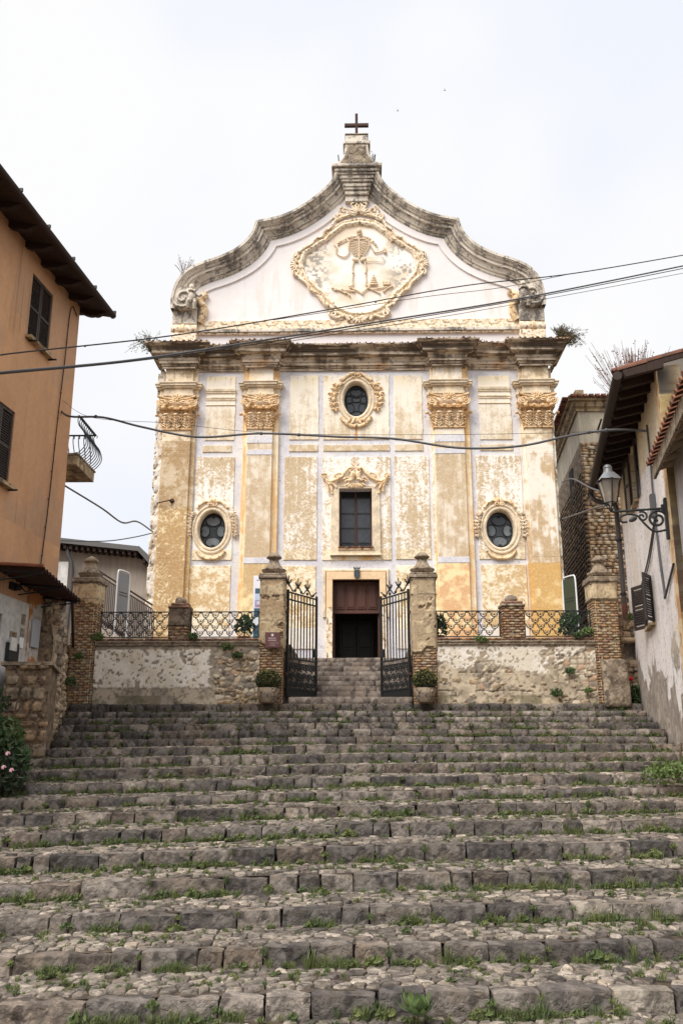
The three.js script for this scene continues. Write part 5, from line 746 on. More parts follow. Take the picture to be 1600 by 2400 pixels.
{
  const h = thing('orange_house', 'tall orange plastered house with dark shutters along the stairs', 'house', [-6.52, 0, -19], { turn: -0.0997 });
  const wall = new THREE.Shape(); // side wall as a shape in (z, y), with openings
  const mk = (shape, depth, m, name, x0) => { const g = extrude(shape, depth); g.rotateY(-Math.PI / 2); g.translate(x0 + depth, 0, 0); return mesh(h, name, g, m); };
  const s = rectShape(0, 11, -1, 11.95); for (const [a, b, c, d] of [[1.38, 2.36, 9.9, 11.34], [2.52, 3.5, 6.65, 8.16], [2.3, 3.3, 1.8, 4.2]]) s.holes.push(rectPath(a, b, c, d));
  // note: shape x is local z; rotateY(-90 deg) maps (sx, y, depth) to (depth-flipped, y, sx)
  mk(s, 0.4, M.ochre, 'wall', -0.4);
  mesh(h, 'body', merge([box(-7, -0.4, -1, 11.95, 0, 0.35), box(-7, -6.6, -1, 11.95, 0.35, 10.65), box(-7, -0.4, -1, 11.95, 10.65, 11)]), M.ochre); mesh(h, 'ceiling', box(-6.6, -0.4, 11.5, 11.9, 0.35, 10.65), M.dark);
  for (const [a, c, hh] of [[1.38, 9.9, 1.44], [2.52, 6.65, 1.51]]) {
    const w = sub2(h, 'window', [0, c, a]); shutterLeaf(w, 0.485, hh, 0.0, 0, -0.06); shutterLeaf(w, 0.485, hh, 0.495, 0, -0.06); mesh(w, 'sill', bevelBox(-0.1, 0.13, -0.07, 0.0, -0.06, 1.06, 0.012), M.stoneCream); mesh(w, 'glass', box(-0.34, -0.33, 0, hh, 0, 0.98), M.glass);
    for (const z of [-0.02, 0.9]) mesh(w, 'shutter_stop', box(0.02, 0.2, -0.1, -0.07, z, z + 0.03), M.iron);
  }
  // roof: tiles on a sloping deck, rafters below, gutter along the eave
  const deck = new THREE.Shape(); deck.moveTo(0.66, 11.66); deck.lineTo(-7.5, 13.4); deck.lineTo(-7.5, 13.48); deck.lineTo(0.66, 11.76); deck.closePath(); const dg = extrude(deck, 11.9); dg.translate(0, 0, -0.35); mesh(h, 'roof_deck', dg, M.woodDark);
  const R = rand(5); for (let k = 0; k < 15; k++) { const z = -0.2 + k * 0.72; const r = new THREE.Shape(); r.moveTo(0.46, 11.62); r.quadraticCurveTo(0.4, 11.57, 0.3, 11.61); r.quadraticCurveTo(0.2, 11.58, 0.02, 11.68); r.lineTo(-0.3, 11.7); r.lineTo(-0.3, 11.86); r.lineTo(0.66, 11.68); r.closePath(); const q = extrude(r, 0.13); q.translate(0, 0, z); mesh(h, 'rafter', q, M.woodDark); }
  const gut = new THREE.CylinderGeometry(0.08, 0.08, 12.2, 10, 1, true, 0, Math.PI); gut.rotateX(Math.PI / 2); gut.rotateZ(-Math.PI / 2 + Math.PI); gut.translate(0.76, 11.74, 5.5); mesh(h, 'gutter', new THREE.CylinderGeometry(0.075, 0.075, 11.9, 10).rotateX(Math.PI / 2).translate(0.68, 11.7, 5.6), M.woodDark);
  for (let k = 0; k < 9; k++) mesh(h, 'gutter_clip', box(0.66, 0.77, 11.72, 11.79, -0.3 + k * 1.2, -0.26 + k * 1.2), M.iron);
  for (let k = 0; k < 40; k++) mesh(h, 'roof_tile', new THREE.CylinderGeometry(0.09, 0.1, 0.8, 7, 1, true, 0, Math.PI).rotateZ(Math.PI / 2).rotateX(Math.PI / 2 * 0).translate(0.0, 11.9, -0.25 + k * 0.28), M.tileClay[k % 4]);
  // wire pinned to the wall
  const P = [[0.03, 11.45, 0.2], [0.03, 11.58, 0.42], [0.03, 11.5, 0.52], [0.03, 10.1, 0.62], [0.03, 8.9, 0.7], [0.03, 6.6, 0.8], [0.03, 5.2, 0.92]]; mesh(h, 'wall_wire', tube(P, 0.012, 5, false, 50), M.woodDark);
  for (let k = 0; k < 9; k++) mesh(h, 'wire_clip', blob(0.03, 10.6 - k * 0.62, 0.6 + k * 0.035, 0.02, 0.02, 0.02, 0, 5), M.iron);
  // ground floor: peeled plaster, white door surround
  const peel = relief([0.002, 1.6, 1.27], [0, 0, -1], [0, 1, 0], [1, 0, 0], 1.27, 3.3, 60, 150, (u, v) => { const y = 1.6 + v, n = fbm(u * 2.4, y * 1.6, 71, 5), n2 = fbm(u * 9, y * 9, 72, 3), on = n + 0.25 * (n2 - 0.5) + 0.12 * ss(4.2, 4.9, y) < 0.5; return [on ? 0.004 : 0.02, on ? mix(rgb(206, 200, 192), rgb(170, 160, 148), ss(0.4, 0.7, n2)) : mix(rgb(198, 138, 84), rgb(178, 118, 70), n2)]; }); mesh(h, 'peeling_plaster', peel, M.relief);
  mesh(h, 'door_surround', bevelBox(0, 0.05, 1.2, 4.56, 1.27, 2.3, 0.01), M.whitePaint); mesh(h, 'door_surround', bevelBox(0, 0.05, 4.2, 4.56, 2.3, 4.5, 0.01), M.whitePaint); mesh(h, 'door_surround', bevelBox(0, 0.05, 1.2, 4.2, 3.3, 4.5, 0.01), M.whitePaint);
  mesh(h, 'door', box(-0.34, -0.26, 1.8, 4.2, 2.3, 3.3), M.woodDark);
  mesh(h, 'mailbox', bevelBox(0.05, 0.15, 3.36, 3.7, 1.72, 2.1, 0.012), M.iron); mesh(h, 'newspaper', box(0.1, 0.13, 3.55, 3.8, 1.85, 2.1).translate(0.03, 0, 0), M.whitePaint); mesh(h, 'number_plate', bevelBox(0.05, 0.065, 3.8, 3.93, 1.72, 1.98, 0.004), M.stoneCream);
  { const f2 = await new FontLoader().loadAsync('fonts/droid/droid_sans_bold.typeface.json'), q = new TextGeometry('22', { font: f2, size: 0.08, depth: 0.006, curveSegments: 3 }); q.center(); q.rotateY(Math.PI / 2); q.translate(0.068, 3.865, 1.85); mesh(h, 'house_number', q, M.iron); }
  const tag = (name, y, z, hh, w, m, dx = 0.052) => mesh(h, name, bevelBox(dx, dx + 0.02, y, y + hh, z, z + w, 0.005), m);
  tag('name_plate', 4.12, 1.42, 0.2, 0.14, M.stoneGrey); tag('bell_panel', 3.88, 1.42, 0.16, 0.14, M.stoneGrey); tag('notice', 3.66, 1.42, 0.2, 0.16, M.white); mesh(h, 'meter_cabinet', bevelBox(0.01, 0.06, 3.74, 4.3, 0.72, 1.04, 0.012), mat(rgb(172, 174, 178), { roughness: 0.5 })); mesh(h, 'wall_lamp', merge([blob(0.1, 4.78, 1.9, 0.07, 0.06, 0.1), box(0, 0.06, 4.72, 4.86, 1.86, 2.1)]), M.dark);
}
{ // corrugated canopy over the door
  const c = thing('canopy', 'rusty dark corrugated canopy over the white doorway of the orange house', 'canopy', [-6.3, 4.85, -17.5]), A = V(-5.83, 4.98, -16.2), B = V(-5.82, 4.76, -18.55), C = V(-6.62, 4.86, -18.45), D = V(-6.84, 5.04, -16.2), pos = [], idx = [], n = 108;
  for (let k = 0; k <= n; k++) { const t = k / n, p = A.clone().lerp(B, t), q = D.clone().lerp(C, t), w = 0.035 * Math.sin(t * 2 * Math.PI * 13); for (const r of [p, q]) pos.push(r.x, r.y + w, r.z, r.x, r.y + w - 0.012, r.z); }
  for (let k = 0; k < n; k++) { const a = k * 4; for (const [i, j] of [[0, 2], [1, 3]]) idx.push(a + i, a + 4 + i, a + j, a + j, a + 4 + i, a + 4 + j); idx.push(a, a + 1, a + 4, a + 4, a + 1, a + 5); }
  const g = new THREE.BufferGeometry(); g.setAttribute('position', new THREE.Float32BufferAttribute(pos, 3)); g.setIndex(idx); g.computeVertexNormals(); wmesh(c, 'sheet', g, mat(rgb(72, 46, 40), { map: mottle, roughness: 0.85, side: THREE.DoubleSide, tile: 0.5 }));
  wmesh(c, 'flashing', merge([bar([A.x, A.y + 0.03, A.z + 0.02], [D.x, D.y + 0.03, D.z + 0.02], 0.035, 5)]), M.tileClay[0]);
  for (const t of [0.05, 0.5, 0.95]) { const p = A.clone().lerp(B, t), q = D.clone().lerp(C, t); wmesh(c, 'bracket', merge([bar([p.x - 0.05, p.y - 0.06, p.z], [q.x, q.y - 0.06, q.z], 0.018, 4), bar([p.x - 0.05, p.y - 0.07, p.z], [q.x, q.y - 0.28, q.z], 0.014, 4), tube([[q.x + 0.05, q.y - 0.07, q.z], [q.x + 0.2, q.y - 0.22, q.z], [q.x + 0.35, q.y - 0.07, q.z]], 0.01, 4, false, 8)]), M.iron); }
}
{ // balcony behind the corner
  const b = thing('balcony', 'small balcony with bellied black railing behind the orange house corner', 'balcony', [-6.6, 8.0, -19.6]);
  wmesh(b, 'slab', bevelBox(-7.6, -6.32, 7.92, 8.16, -20.4, -19.06, 0.02), M.stoneCream); wmesh(b, 'edge_strip', box(-7.6, -6.3, 8.16, 8.2, -20.42, -19.04), M.stoneGrey);
  const baluster = (x, z, ox, oz) => tube([[x, 8.2, z], [x + ox * 0.1, 8.28, z + oz * 0.1], [x + ox * 0.2, 8.45, z + oz * 0.2], [x + ox * 0.14, 8.7, z + oz * 0.14], [x, 8.9, z], [x - ox * 0.02, 9.05, z - oz * 0.02], [x + ox * 0.06, 9.1, z + oz * 0.06], [x + ox * 0.05, 9.02, z + oz * 0.05]], 0.011, 5, false, 22);
  for (let k = 0; k < 11; k++) wmesh(b, 'baluster', baluster(-6.36, -19.1 - k * 0.125, 1, 0), M.iron); for (let k = 1; k < 8; k++) wmesh(b, 'baluster', baluster(-6.36 - k * 0.13, -20.36, 0, -1), M.iron);
  wmesh(b, 'handrail', merge([box(-6.38, -6.34, 9.08, 9.11, -20.38, -19.06), box(-7.5, -6.34, 9.08, 9.11, -20.38, -20.34)]), M.iron); wmesh(b, 'foot_rail', merge([box(-6.375, -6.345, 8.2, 8.225, -20.38, -19.06), box(-7.5, -6.34, 8.2, 8.225, -20.38, -20.34)]), M.iron);
}
// ---------------------------------------------------------------- rubble pier and side wall at the foot of the house
{
  const w = thing('stone_pier', 'low rubble stone pier with thin coping in front of the white doorway', 'wall', [-5.9, 1.6, -16.4]), R = rand(61);
  const plan = e => { const s = new THREE.Shape(); s.moveTo(-6.3 - e, 16.05 - e); s.lineTo(-5.5 + e, 16.05 - e); s.lineTo(-5.93 + e, 17.75); s.lineTo(-6.6 - e, 17.75); s.closePath(); return s; }, up = (s, y0, y1) => extrude(s, y1 - y0).rotateX(-Math.PI / 2).translate(0, y0, 0);
  wmesh(w, 'core', up(plan(0), 0.6, 3.18), M.mortar); wmesh(w, 'coping', up(plan(0.07), 3.18, 3.24), M.stoneGrey);
  for (let y = 1.0; y < 3.1;) { const hh = R.r(0.12, 0.26); for (let x = -6.28; x < -5.52;) { const ww = Math.min(R.r(0.16, 0.36), -5.48 - x); if (ww > 0.08) { const g = rock(ww - R.r(0.03, 0.06), Math.min(hh, 3.16 - y) - 0.035, 0.2, 0.04, 0.03, Math.floor(R() * 999), 0.06, 8); g.translate(x + ww / 2, y + hh / 2, -16.1 + R.r(-0.02, 0.025)); wmesh(w, 'stone', g, R.pick([M.rubble[1], M.rubble[2], M.rubble[4], M.stoneGrey])); } x += ww; } y += hh; }
}
{
  const w = thing('side_wall', 'rough leaning rubble wall with ivy patches between house and left pier', 'wall', [-6.3, 1.8, -19]);
  const pts = [[16.05, 3.15], [18.35, 3.2], [18.45, 4.85], [19.9, 4.95], [22.0, 4.05]], topAt = d => { for (let i = 0; i < pts.length - 1; i++) if (d <= pts[i + 1][0]) return lerp(pts[i][1], pts[i + 1][1], (d - pts[i][0]) / (pts[i + 1][0] - pts[i][0])); return 4.05; };
  const ux = [-0.2425, 0, -0.97], nx = [0.97, 0, -0.2425], L = 6.1;
  const f = relief([-5.52, 0.9, -16.05], ux, [0, 1, 0], nx, L, 1, 220, 150, (u, v) => [0, [0, 0, 0]]); const p = f.attributes.position, c = f.attributes.color;
  for (let i = 0; i < p.count; i++) { const u = (i % 221) / 220 * L, t = Math.floor(i / 221) / 150, d = 16.05 + u * 0.97, y = 0.9 + t * (topAt(d) - 0.9), n = fbm(u * 3.5, y * 4.5, 81, 4), n2 = fbm(u * 12, y * 12, 82, 3), q = Math.abs(fbm(u * 4, y * 6, 84, 3) - 0.5) * 2, hgt = 0.22 * (n - 0.5) + 0.06 * (n2 - 0.5) - 0.08 * (1 - ss(0.05, 0.25, q)) - 0.04 * (y - 0.9); p.setXYZ(i, -5.52 + ux[0] * u + nx[0] * hgt, y, -16.05 + ux[2] * u + nx[2] * hgt); const col = mix(mix(rgb(176, 152, 124), rgb(206, 184, 154), ss(0.35, 0.65, n)), rgb(110, 96, 82), 0.7 * ss(0.5, 0.7, n2)); c.setXYZ(i, lin(col[0]), lin(col[1]), lin(col[2])); } f.computeVertexNormals();
  wmesh(w, 'rubble_face', f, M.relief);
  // front end above the coping, and the core that carries the faces
  wmesh(w, 'end_face', relief([-6.56, 3.1, -18.44], [1, 0, 0], [0, 1, 0], [0, 0, 1], 0.46, 1.76, 24, 80, (u, v) => { const n = fbm(u * 6, v * 6, 88, 4), n2 = fbm(u * 16, v * 16, 89, 3); return [0.16 * (n - 0.5) + 0.05 * (n2 - 0.5), mix(rgb(190, 172, 148), rgb(112, 98, 84), 0.8 * ss(0.45, 0.65, n2))]; }), M.relief);
  const R = rand(67); for (let k = 0; k < 16; k++) { const g = rock(R.r(0.14, 0.34), R.r(0.12, 0.32), 0.16, 0.04, 0.03, k + 50, 0.06, 8); g.translate(R.r(-6.42, -6.18), 3.3 + k * 0.095, -18.46 + R.r(-0.02, 0.02)); wmesh(w, 'stone', g, R.pick([M.stoneGrey, M.rubble[4], M.rubble[3]])); }
  const core = new THREE.Shape(); core.moveTo(16.2, 0.6); pts.forEach(([d, y]) => core.lineTo(Math.max(16.2, d), y - 0.03)); core.lineTo(22, 0.6); core.closePath(); const g = extrude(core, 0.5); g.rotateY(Math.PI / 2); g.applyMatrix4(new THREE.Matrix4().makeShear(0, 0, 0, 0, 0.25, 0).identity()); // shape x (distance) now runs along -z
  const q = g.attributes.position; for (let i = 0; i < q.count; i++) { const d = -q.getZ(i), o = q.getX(i); q.setX(i, -5.56 - 0.25 * (d - 16.05) - 0.62 + o); } g.computeVertexNormals(); wmesh(w, 'core', g, M.mortar);
  wmesh(w, 'coping_rail', sqbar([-6.45, 4.98, -19.9], [-7.0, 4.06, -22], 0.05), M.woodDark);
}
// ---------------------------------------------------------------- bush with pink flowers
function leafShape(n, spread, s, seed, c) { return leafBall(c[0], c[1], c[2], spread[0], spread[1], spread[2], n, s, seed); }
{
  const b = thing('flowering_bush', 'dark leafy bush with small pink flowers at the left edge', 'bush', [-5.45, 0.9, -13.9]), R = rand(99), m = M.leaf;
  for (let k = 0; k < 9; k++) { const g = tube([[R.r(-0.15, 0.15), 0, R.r(-0.1, 0.1)], [R.r(-0.3, 0.3), 0.6, R.r(-0.3, 0.3)], [R.r(-0.5, 0.5), R.r(1.1, 1.6), R.r(-0.4, 0.4)]], 0.014, 5, false, 10); mesh(b, 'stem', g, M.twig); }
  [[-0.1, 0.8, 0, 0.5, 0.5, 0.45, 1000], [-0.3, 1.25, 0.05, 0.3, 0.35, 0.3, 380], [0.12, 0.45, 0.15, 0.42, 0.34, 0.35, 600], [-0.45, 0.45, 0.1, 0.45, 0.45, 0.4, 600], [0.2, 1.0, 0.1, 0.2, 0.3, 0.2, 130], [-0.05, 1.5, 0, 0.16, 0.26, 0.16, 70], [0.42, 0.62, 0.1, 0.16, 0.24, 0.16, 90]].forEach((q, i) => mesh(b, 'foliage', leafBall(...q.slice(0, 6), q[6], 0.075, 100 + i), m[i % 3]));
  const fm = mat(rgb(240, 190, 196), { side: THREE.DoubleSide }); for (let k = 0; k < 14; k++) { const x = R.r(-0.5, 0.6), y = R.r(0.4, 1.3), L = []; for (let q = 0; q < 6; q++) L.push(blob(x - 0.12 + Math.cos(q) * 0.016, y + Math.sin(q) * 0.016, 0.46 + 0.01 * q, 0.018, 0.013, 0.01, q, 6)); mesh(b, 'flower', merge(L), fm); }
}
// ================================================================ GREY HOUSE BEHIND, LEFT
{
  const h = thing('grey_house', 'low grey rendered house with brown eaves behind the left railing', 'house', [-9, Y0, -30]);
  const s = new THREE.Shape(); s.moveTo(-12, Y0 - 0.4); s.lineTo(-6.95, Y0 - 0.4); s.lineTo(-6.95, 7.6); s.lineTo(-7.6, 8.25); s.lineTo(-12, 8.75); s.closePath(); wmesh(h, 'wall', extrude(s, 6).translate(0, 0, -36), mat(rgb(176, 164, 152), { map: streak, tile: 3, bumpMap: bumpGrain, bumpScale: 0.006 }));
  const roof = (x0, y0, x1, y1) => { const q = new THREE.Shape(); q.moveTo(x0, y0); q.lineTo(x1, y1); q.lineTo(x1 + 0.02, y1 + 0.16); q.lineTo(x0 + 0.02, y0 + 0.18); q.closePath(); return extrude(q, 6.7).translate(0, 0, -36.1); };
  wmesh(h, 'roof', merge([roof(-12.5, 8.86, -7.45, 8.3), roof(-7.45, 8.3, -6.72, 7.5)]), mat(rgb(96, 94, 92), { roughness: 0.6 }));
  for (let k = 0; k < 20; k++) { const x = -11.4 + k * 0.2; wmesh(h, 'rafter', box(x, x + 0.09, 8.56 - (x + 11.4) * 0.104, 8.7 - (x + 11.4) * 0.104, -30, -29.48), M.woodDark); }
  for (let k = 0; k < 4; k++) wmesh(h, 'rafter', box(-7.3 + k * 0.14, -7.2 + k * 0.14, 7.9 - k * 0.16, 8.05 - k * 0.16, -30, -29.48), M.woodDark);
  wmesh(h, 'white_bay', box(-11.4, -9.85, Y0 - 0.3, 8.0, -30, -29.7), M.whitePaint); wmesh(h, 'downpipe', tube([[-9.9, 8.5, -29.6], [-9.85, 8.2, -29.6], [-9.72, 7.9, -29.62], [-9.72, 5, -29.62]], 0.06, 8, false, 24), mat(rgb(74, 72, 72), { roughness: 0.5 }));
}
{ // iron stair beside the church
  const s = thing('iron_stair', 'dark iron outdoor stair with ribbed side panels beside the grey house', 'stair', [-7.4, Y0, -27]);
  const ribMat = mat(rgb(92, 84, 80)), y = x => 7.05 - (x + 7.9) * 0.62; for (const [o, r] of [[0, 0.03], [-0.12, 0.022]]) wmesh(s, 'handrail', bar([-8.0, y(-8.0) + o, -26.6], [-6.2, y(-6.2) + o, -26.6], r, 6), M.woodDark);
  for (let k = 0; k < 30; k++) { const x = -7.75 + k * 0.055; wmesh(s, 'rib', box(x, x + 0.03, Math.max(Y0, y(x) - 1.5), y(x) - 0.14, -26.62, -26.58), ribMat); }
  wmesh(s, 'stringer', bar([-8.0, y(-8.0) - 1.4, -26.62], [-7.0, y(-7.0) - 1.4, -26.62], 0.06, 4), M.woodDark);
}
// ---------------------------------------------------------------- notice boards and banner on the terrace
for (const [x, z, turn, label, top] of [[-6.55, -24.5, 1.22, 'tall white framed notice board left of the church, seen edge-on', 6.6], [5.72, -24.5, -1.15, 'tall white framed notice board with dark green panel near the right pier', 6.4]]) {
  const b = thing('notice_board', label, 'notice board', [x, Y0, z], { turn, group: 'white framed notice boards' }), H = top - Y0, r = 0.022; mesh(b, 'frame', tube([[-0.28, 0, 0], [-0.28, H - 0.12, 0], [-0.26, H - 0.02, 0], [-0.16, H, 0], [0.16, H, 0], [0.26, H - 0.02, 0], [0.28, H - 0.12, 0], [0.28, 0, 0]], r, 8, false, 60), M.white);
  mesh(b, 'board', bevelBox(-0.25, 0.25, H - 1.25, H - 0.06, -0.012, 0.012, 0.004), x > 0 ? mat(rgb(52, 62, 44), { roughness: 0.35 }) : mat(rgb(130, 136, 142), { roughness: 0.2 }));
  for (const y of [H - 0.62, H - 0.7]) mesh(b, 'print_line', box(-0.2, 0.2, y, y + 0.025, 0.013, 0.016), M.iron);
}
{
  const b = thing('banner', 'tall narrow printed banner half hidden behind the plaque pier', 'banner', [-2.9, Y0, -25.2]); const cv = document.createElement('canvas'); cv.width = 128; cv.height = 512; const c = cv.getContext('2d');
  c.fillStyle = '#f4f2f6'; c.fillRect(0, 0, 128, 512); c.fillStyle = '#3f6272'; c.fillRect(10, 84, 118, 36); c.fillRect(6, 216, 122, 60); c.fillRect(4, 330, 124, 182); c.fillStyle = '#c8d6ee'; c.fillRect(10, 122, 118, 40); c.fillStyle = '#a89ab8'; c.fillRect(10, 162, 118, 50); c.fillStyle = '#d8d4e4'; c.fillRect(20, 170, 60, 22); c.fillStyle = '#b0808c'; c.fillRect(26, 194, 44, 14); c.fillStyle = '#e8eef4'; c.fillRect(6, 278, 122, 52); c.fillStyle = '#b890a4'; c.fillRect(40, 292, 40, 16); c.fillStyle = '#5a5c78'; c.fillRect(66, 34, 26, 34); c.fillStyle = '#8a8ca0'; c.fillRect(18, 26, 12, 8); c.fillRect(44, 50, 16, 12); c.fillStyle = '#24485a'; c.fillRect(6, 360, 122, 24); c.fillStyle = '#5a7c8e'; c.fillRect(10, 420, 60, 30);
  const t = new THREE.CanvasTexture(cv); t.colorSpace = THREE.SRGBColorSpace; const p = new THREE.PlaneGeometry(0.62, 2.2); p.translate(0.19, 1.2, 0.012); p.userData.uvDone = true; mesh(b, 'print', p, mat(rgb(255, 255, 255), { map: t, roughness: 0.6 }), { keepUV: true }); mesh(b, 'backing', box(-0.13, 0.51, 0.08, 2.31, -0.01, 0.01), M.white); for (const x of [-0.1, 0.48]) mesh(b, 'pole', bar([x, 0, -0.03], [x, 2.3, -0.03], 0.014), M.iron);
}
// ================================================================ WHITE HOUSE ON THE RIGHT
{
  const S0 = -2.8, S1 = 4.65, h = thing('white_house', 'white flaking house with open brown shutters and gutter on the right', 'house', [6.29, 0, -20], { turn: -0.178 });
  // local: -x outwards over the stairs, z towards the camera (s), y up
  const wallMap = tex([768, 768], (u, v) => { const s = S0 + u * (S1 - S0), y = 1 + v * 8, n1 = fbm(s * 1.1, y * 1.1, 401, 5), n2 = fbm(s * 5, y * 5, 402, 4), st = fbm(s * 8, y * 0.5, 403, 4), n3 = fbm(s * 20, y * 20, 404, 2);
    let c = mix(rgb(248, 241, 236), rgb(230, 224, 226), ss(0.35, 0.65, 0.5 * st + 0.5 * n1)); c = mix(c, rgb(236, 222, 198), 0.6 * ss(0.5, 0.65, 0.6 * st + 0.4 * n1));
    if (y > 7.4) c = mix(c, rgb(232, 212, 170), 0.75 * ss(7.4, 8.2, y + n2));
    const low = 3.5 - 0.4 * s / 4 + 2.4 * (n1 - 0.5) + 0.4 * (st - 0.5) + 0.5 * (n2 - 0.5); if (y < low) { const t = ss(0, 0.07, low - y); c = mix(c, mix(rgb(176, 164, 152), rgb(146, 134, 122), ss(0.35, 0.65, n2)), t); c = mix(c, rgb(214, 200, 182), t * 0.7 * ss(0.58, 0.64, n2 * 0.6 + n1 * 0.4)); }
    if (s > 4.15) c = mix(c, mix(rgb(198, 150, 104), rgb(226, 200, 158), ss(0.4, 0.6, n2)), ss(4.15, 4.35, s + 0.5 * (n2 - 0.5))); return mix(c, rgb(120, 108, 98), 0.35 * ss(0.66, 0.78, n3)); }, false);
  const wm = mat(rgb(255, 255, 255), { map: wallMap, bumpMap: bumpGrain, bumpScale: 0.01 });
  const sh = rectShape(S0, S1, 0.6, 8.55); const OP = [[0.55, 1.5, 4.28, 5.24], [-0.2, 0.75, 7.12, 8.42]]; for (const o of OP) sh.holes.push(rectPath(...o));
  const g = flat(extrude(sh, 0.4)), p = g.attributes.position, uv = g.attributes.uv; for (let i = 0; i < p.count; i++) uv.setXY(i, (p.getX(i) - S0) / (S1 - S0), (p.getY(i) - 1) / 8); g.rotateY(-Math.PI / 2); g.translate(0.4, 0, 0); g.userData.uvDone = true; mesh(h, 'wall', g, wm, { keepUV: true });
  mesh(h, 'body', merge([box(0.4, 6, 0.6, 8.6, S0, S0 + 0.3), box(5.7, 6, 0.6, 8.6, S0 + 0.3, S1 - 0.3), box(0.4, 5.7, 8.2, 8.45, S0 + 0.3, S1 - 0.3)]), M.whitePaint);
  const gb = new THREE.Shape(); gb.moveTo(0.0, 0.6); gb.lineTo(6, 0.6); gb.lineTo(6, 9.88); gb.lineTo(0, 8.57); gb.closePath(); const gableMap = tex(256, (u, v) => { const n = fbm(u * 5, v * 5, 411, 5), n2 = fbm(u * 20, v * 20, 412, 3); return mix(mix(rgb(232, 208, 152), rgb(216, 186, 130), n2), rgb(116, 108, 98), ss(0.5, 0.62, n + 0.12 * (0.72 - v) * 4)); }); const gm = mat(rgb(255, 255, 255), { map: gableMap, tile: 4, bumpMap: bumpGrain, bumpScale: 0.01 });
  mesh(h, 'gable_wall', extrude(gb, 0.3).translate(0.003, 0, S1 - 0.3), gm);
  // roof
  const rs = new THREE.Shape(); rs.moveTo(-0.66, 8.44); rs.lineTo(6.3, 9.97); rs.lineTo(6.3, 10.06); rs.lineTo(-0.66, 8.53); rs.closePath(); mesh(h, 'roof_deck', extrude(rs, S1 - S0 + 0.25).translate(0, 0, S0 - 0.25), M.woodDark);
  for (let k = 0; k < 15; k++) { const z = S0 + 0.1 + k * 0.53, r = new THREE.Shape(); r.moveTo(-0.58, 8.32); r.lineTo(0.1, 8.45); r.lineTo(0.1, 8.6); r.lineTo(-0.62, 8.45); r.closePath(); mesh(h, 'rafter', extrude(r, 0.11).translate(0, 0, z), M.woodDark); }
  const ct = fin(new THREE.CylinderGeometry(0.085, 0.1, 0.55, 8, 1, true, 0, Math.PI).rotateZ(Math.PI / 2).rotateX(0), M.tileClay[0]); for (let k = 0; k < 22; k++) { const t = k / 21, x = lerp(-0.5, 3.2, t); mesh(h, 'verge_tile', ct, M.tileClay[k % 2 ? 3 : 1], { shared: true, pos: [x, 8.55 + (x + 0.66) * 0.22, S1 - 0.1], rot: [0, 0, 0.216] }); }
  for (let k = 0; k < 26; k++) mesh(h, 'roof_tile', ct, M.tileClay[k % 4], { shared: true, pos: [-0.42, 8.57, S0 - 0.1 + k * 0.3], rot: [0, 0, 0.216] });
  const gu = new THREE.CylinderGeometry(0.085, 0.085, S1 - S0 + 0.45, 12); gu.rotateX(Math.PI / 2); gu.translate(-0.72, 8.36, (S0 + S1) / 2 - 0.06); mesh(h, 'gutter', gu, mat(rgb(62, 52, 46), { roughness: 0.95 }));
  mesh(h, 'downpipe', tube([[-0.72, 8.38, S0 - 0.1], [-0.66, 8.16, S0 - 0.05], [-0.4, 8.02, S0], [-0.14, 7.95, S0 + 0.02], [-0.12, 7.6, S0 + 0.03], [-0.12, 5.4, S0 + 0.05], [-0.12, 5.35, S0 + 0.05]], 0.065, 9, false, 50), mat(rgb(70, 62, 60), { roughness: 0.5 }));
  mesh(h, 'downpipe', bar([-0.12, 5.35, S0 + 0.05], [-0.12, 2.5, S0 + 0.12], 0.075, 10), mat(rgb(104, 60, 48), { roughness: 0.6 })); for (const y of [7, 5.6, 4.2, 2.7]) mesh(h, 'pipe_clip', new THREE.CylinderGeometry(0.085, 0.085, 0.05, 10).translate(-0.12, y, S0 + 0.06), M.iron);
  OP.forEach(([a, b, c, d], k) => { const w = sub2(h, 'window', [0, c, a]), hh = d - c, ww = (b - a) / 2; mesh(w, 'glass', box(0.26, 0.27, 0, hh, 0, b - a), M.glass); mesh(w, 'casement', merge([box(0.22, 0.28, 0, hh, ww - 0.04, ww + 0.04), box(0.22, 0.28, 0, hh, 0, 0.05), box(0.22, 0.28, 0, hh, b - a - 0.05, b - a)]), M.woodDark); mesh(w, 'sill', bevelBox(-0.1, 0.3, -0.07, 0, -0.05, b - a + 0.05, 0.01), M.stoneCream);
    shutterLeaf(w, ww, hh, 0, 0, -0.03, k ? -2.99 : -2.7); const r = shutterLeaf(w, ww, hh, b - a, 0, -0.03, k ? -0.12 : -0.45); });
  // wires and conduits on the wall
  for (const [P, r] of [[[[-0.03, 8.0, 3.05], [-0.03, 7.2, 3.1], [-0.04, 6.6, 3.1], [-0.04, 6.1, 3.1]], 0.02], [[[-0.04, 5.9, 3.1], [-0.03, 5.2, 3.15], [-0.03, 4.5, 3.3], [-0.05, 4.45, 3.4], [-0.03, 4.62, 3.8], [-0.03, 4.85, 4.6]], 0.022], [[[-0.02, 5.6, 2.95], [-0.02, 5.0, 3.05], [-0.02, 4.5, 3.28]], 0.014], [[[-0.03, 6.2, 3.2], [-0.03, 5.6, 1.6], [-0.03, 5.3, 0.2]], 0.018], [[[-0.03, 6.1, 3.25], [-0.03, 5.5, 1.7], [-0.03, 5.2, 0.2]], 0.014]]) mesh(h, 'wall_cable', tube(P, r, 6, false, 30), M.cable);
  mesh(h, 'junction', merge([box(-0.1, -0.01, 6.1, 6.55, 2.95, 3.12), blob(-0.06, 6.15, 3.05, 0.05, 0.1, 0.08)]), M.cable); mesh(h, 'insulator', blob(-0.06, 6.45, 2.2, 0.04, 0.07, 0.04), M.white);
}
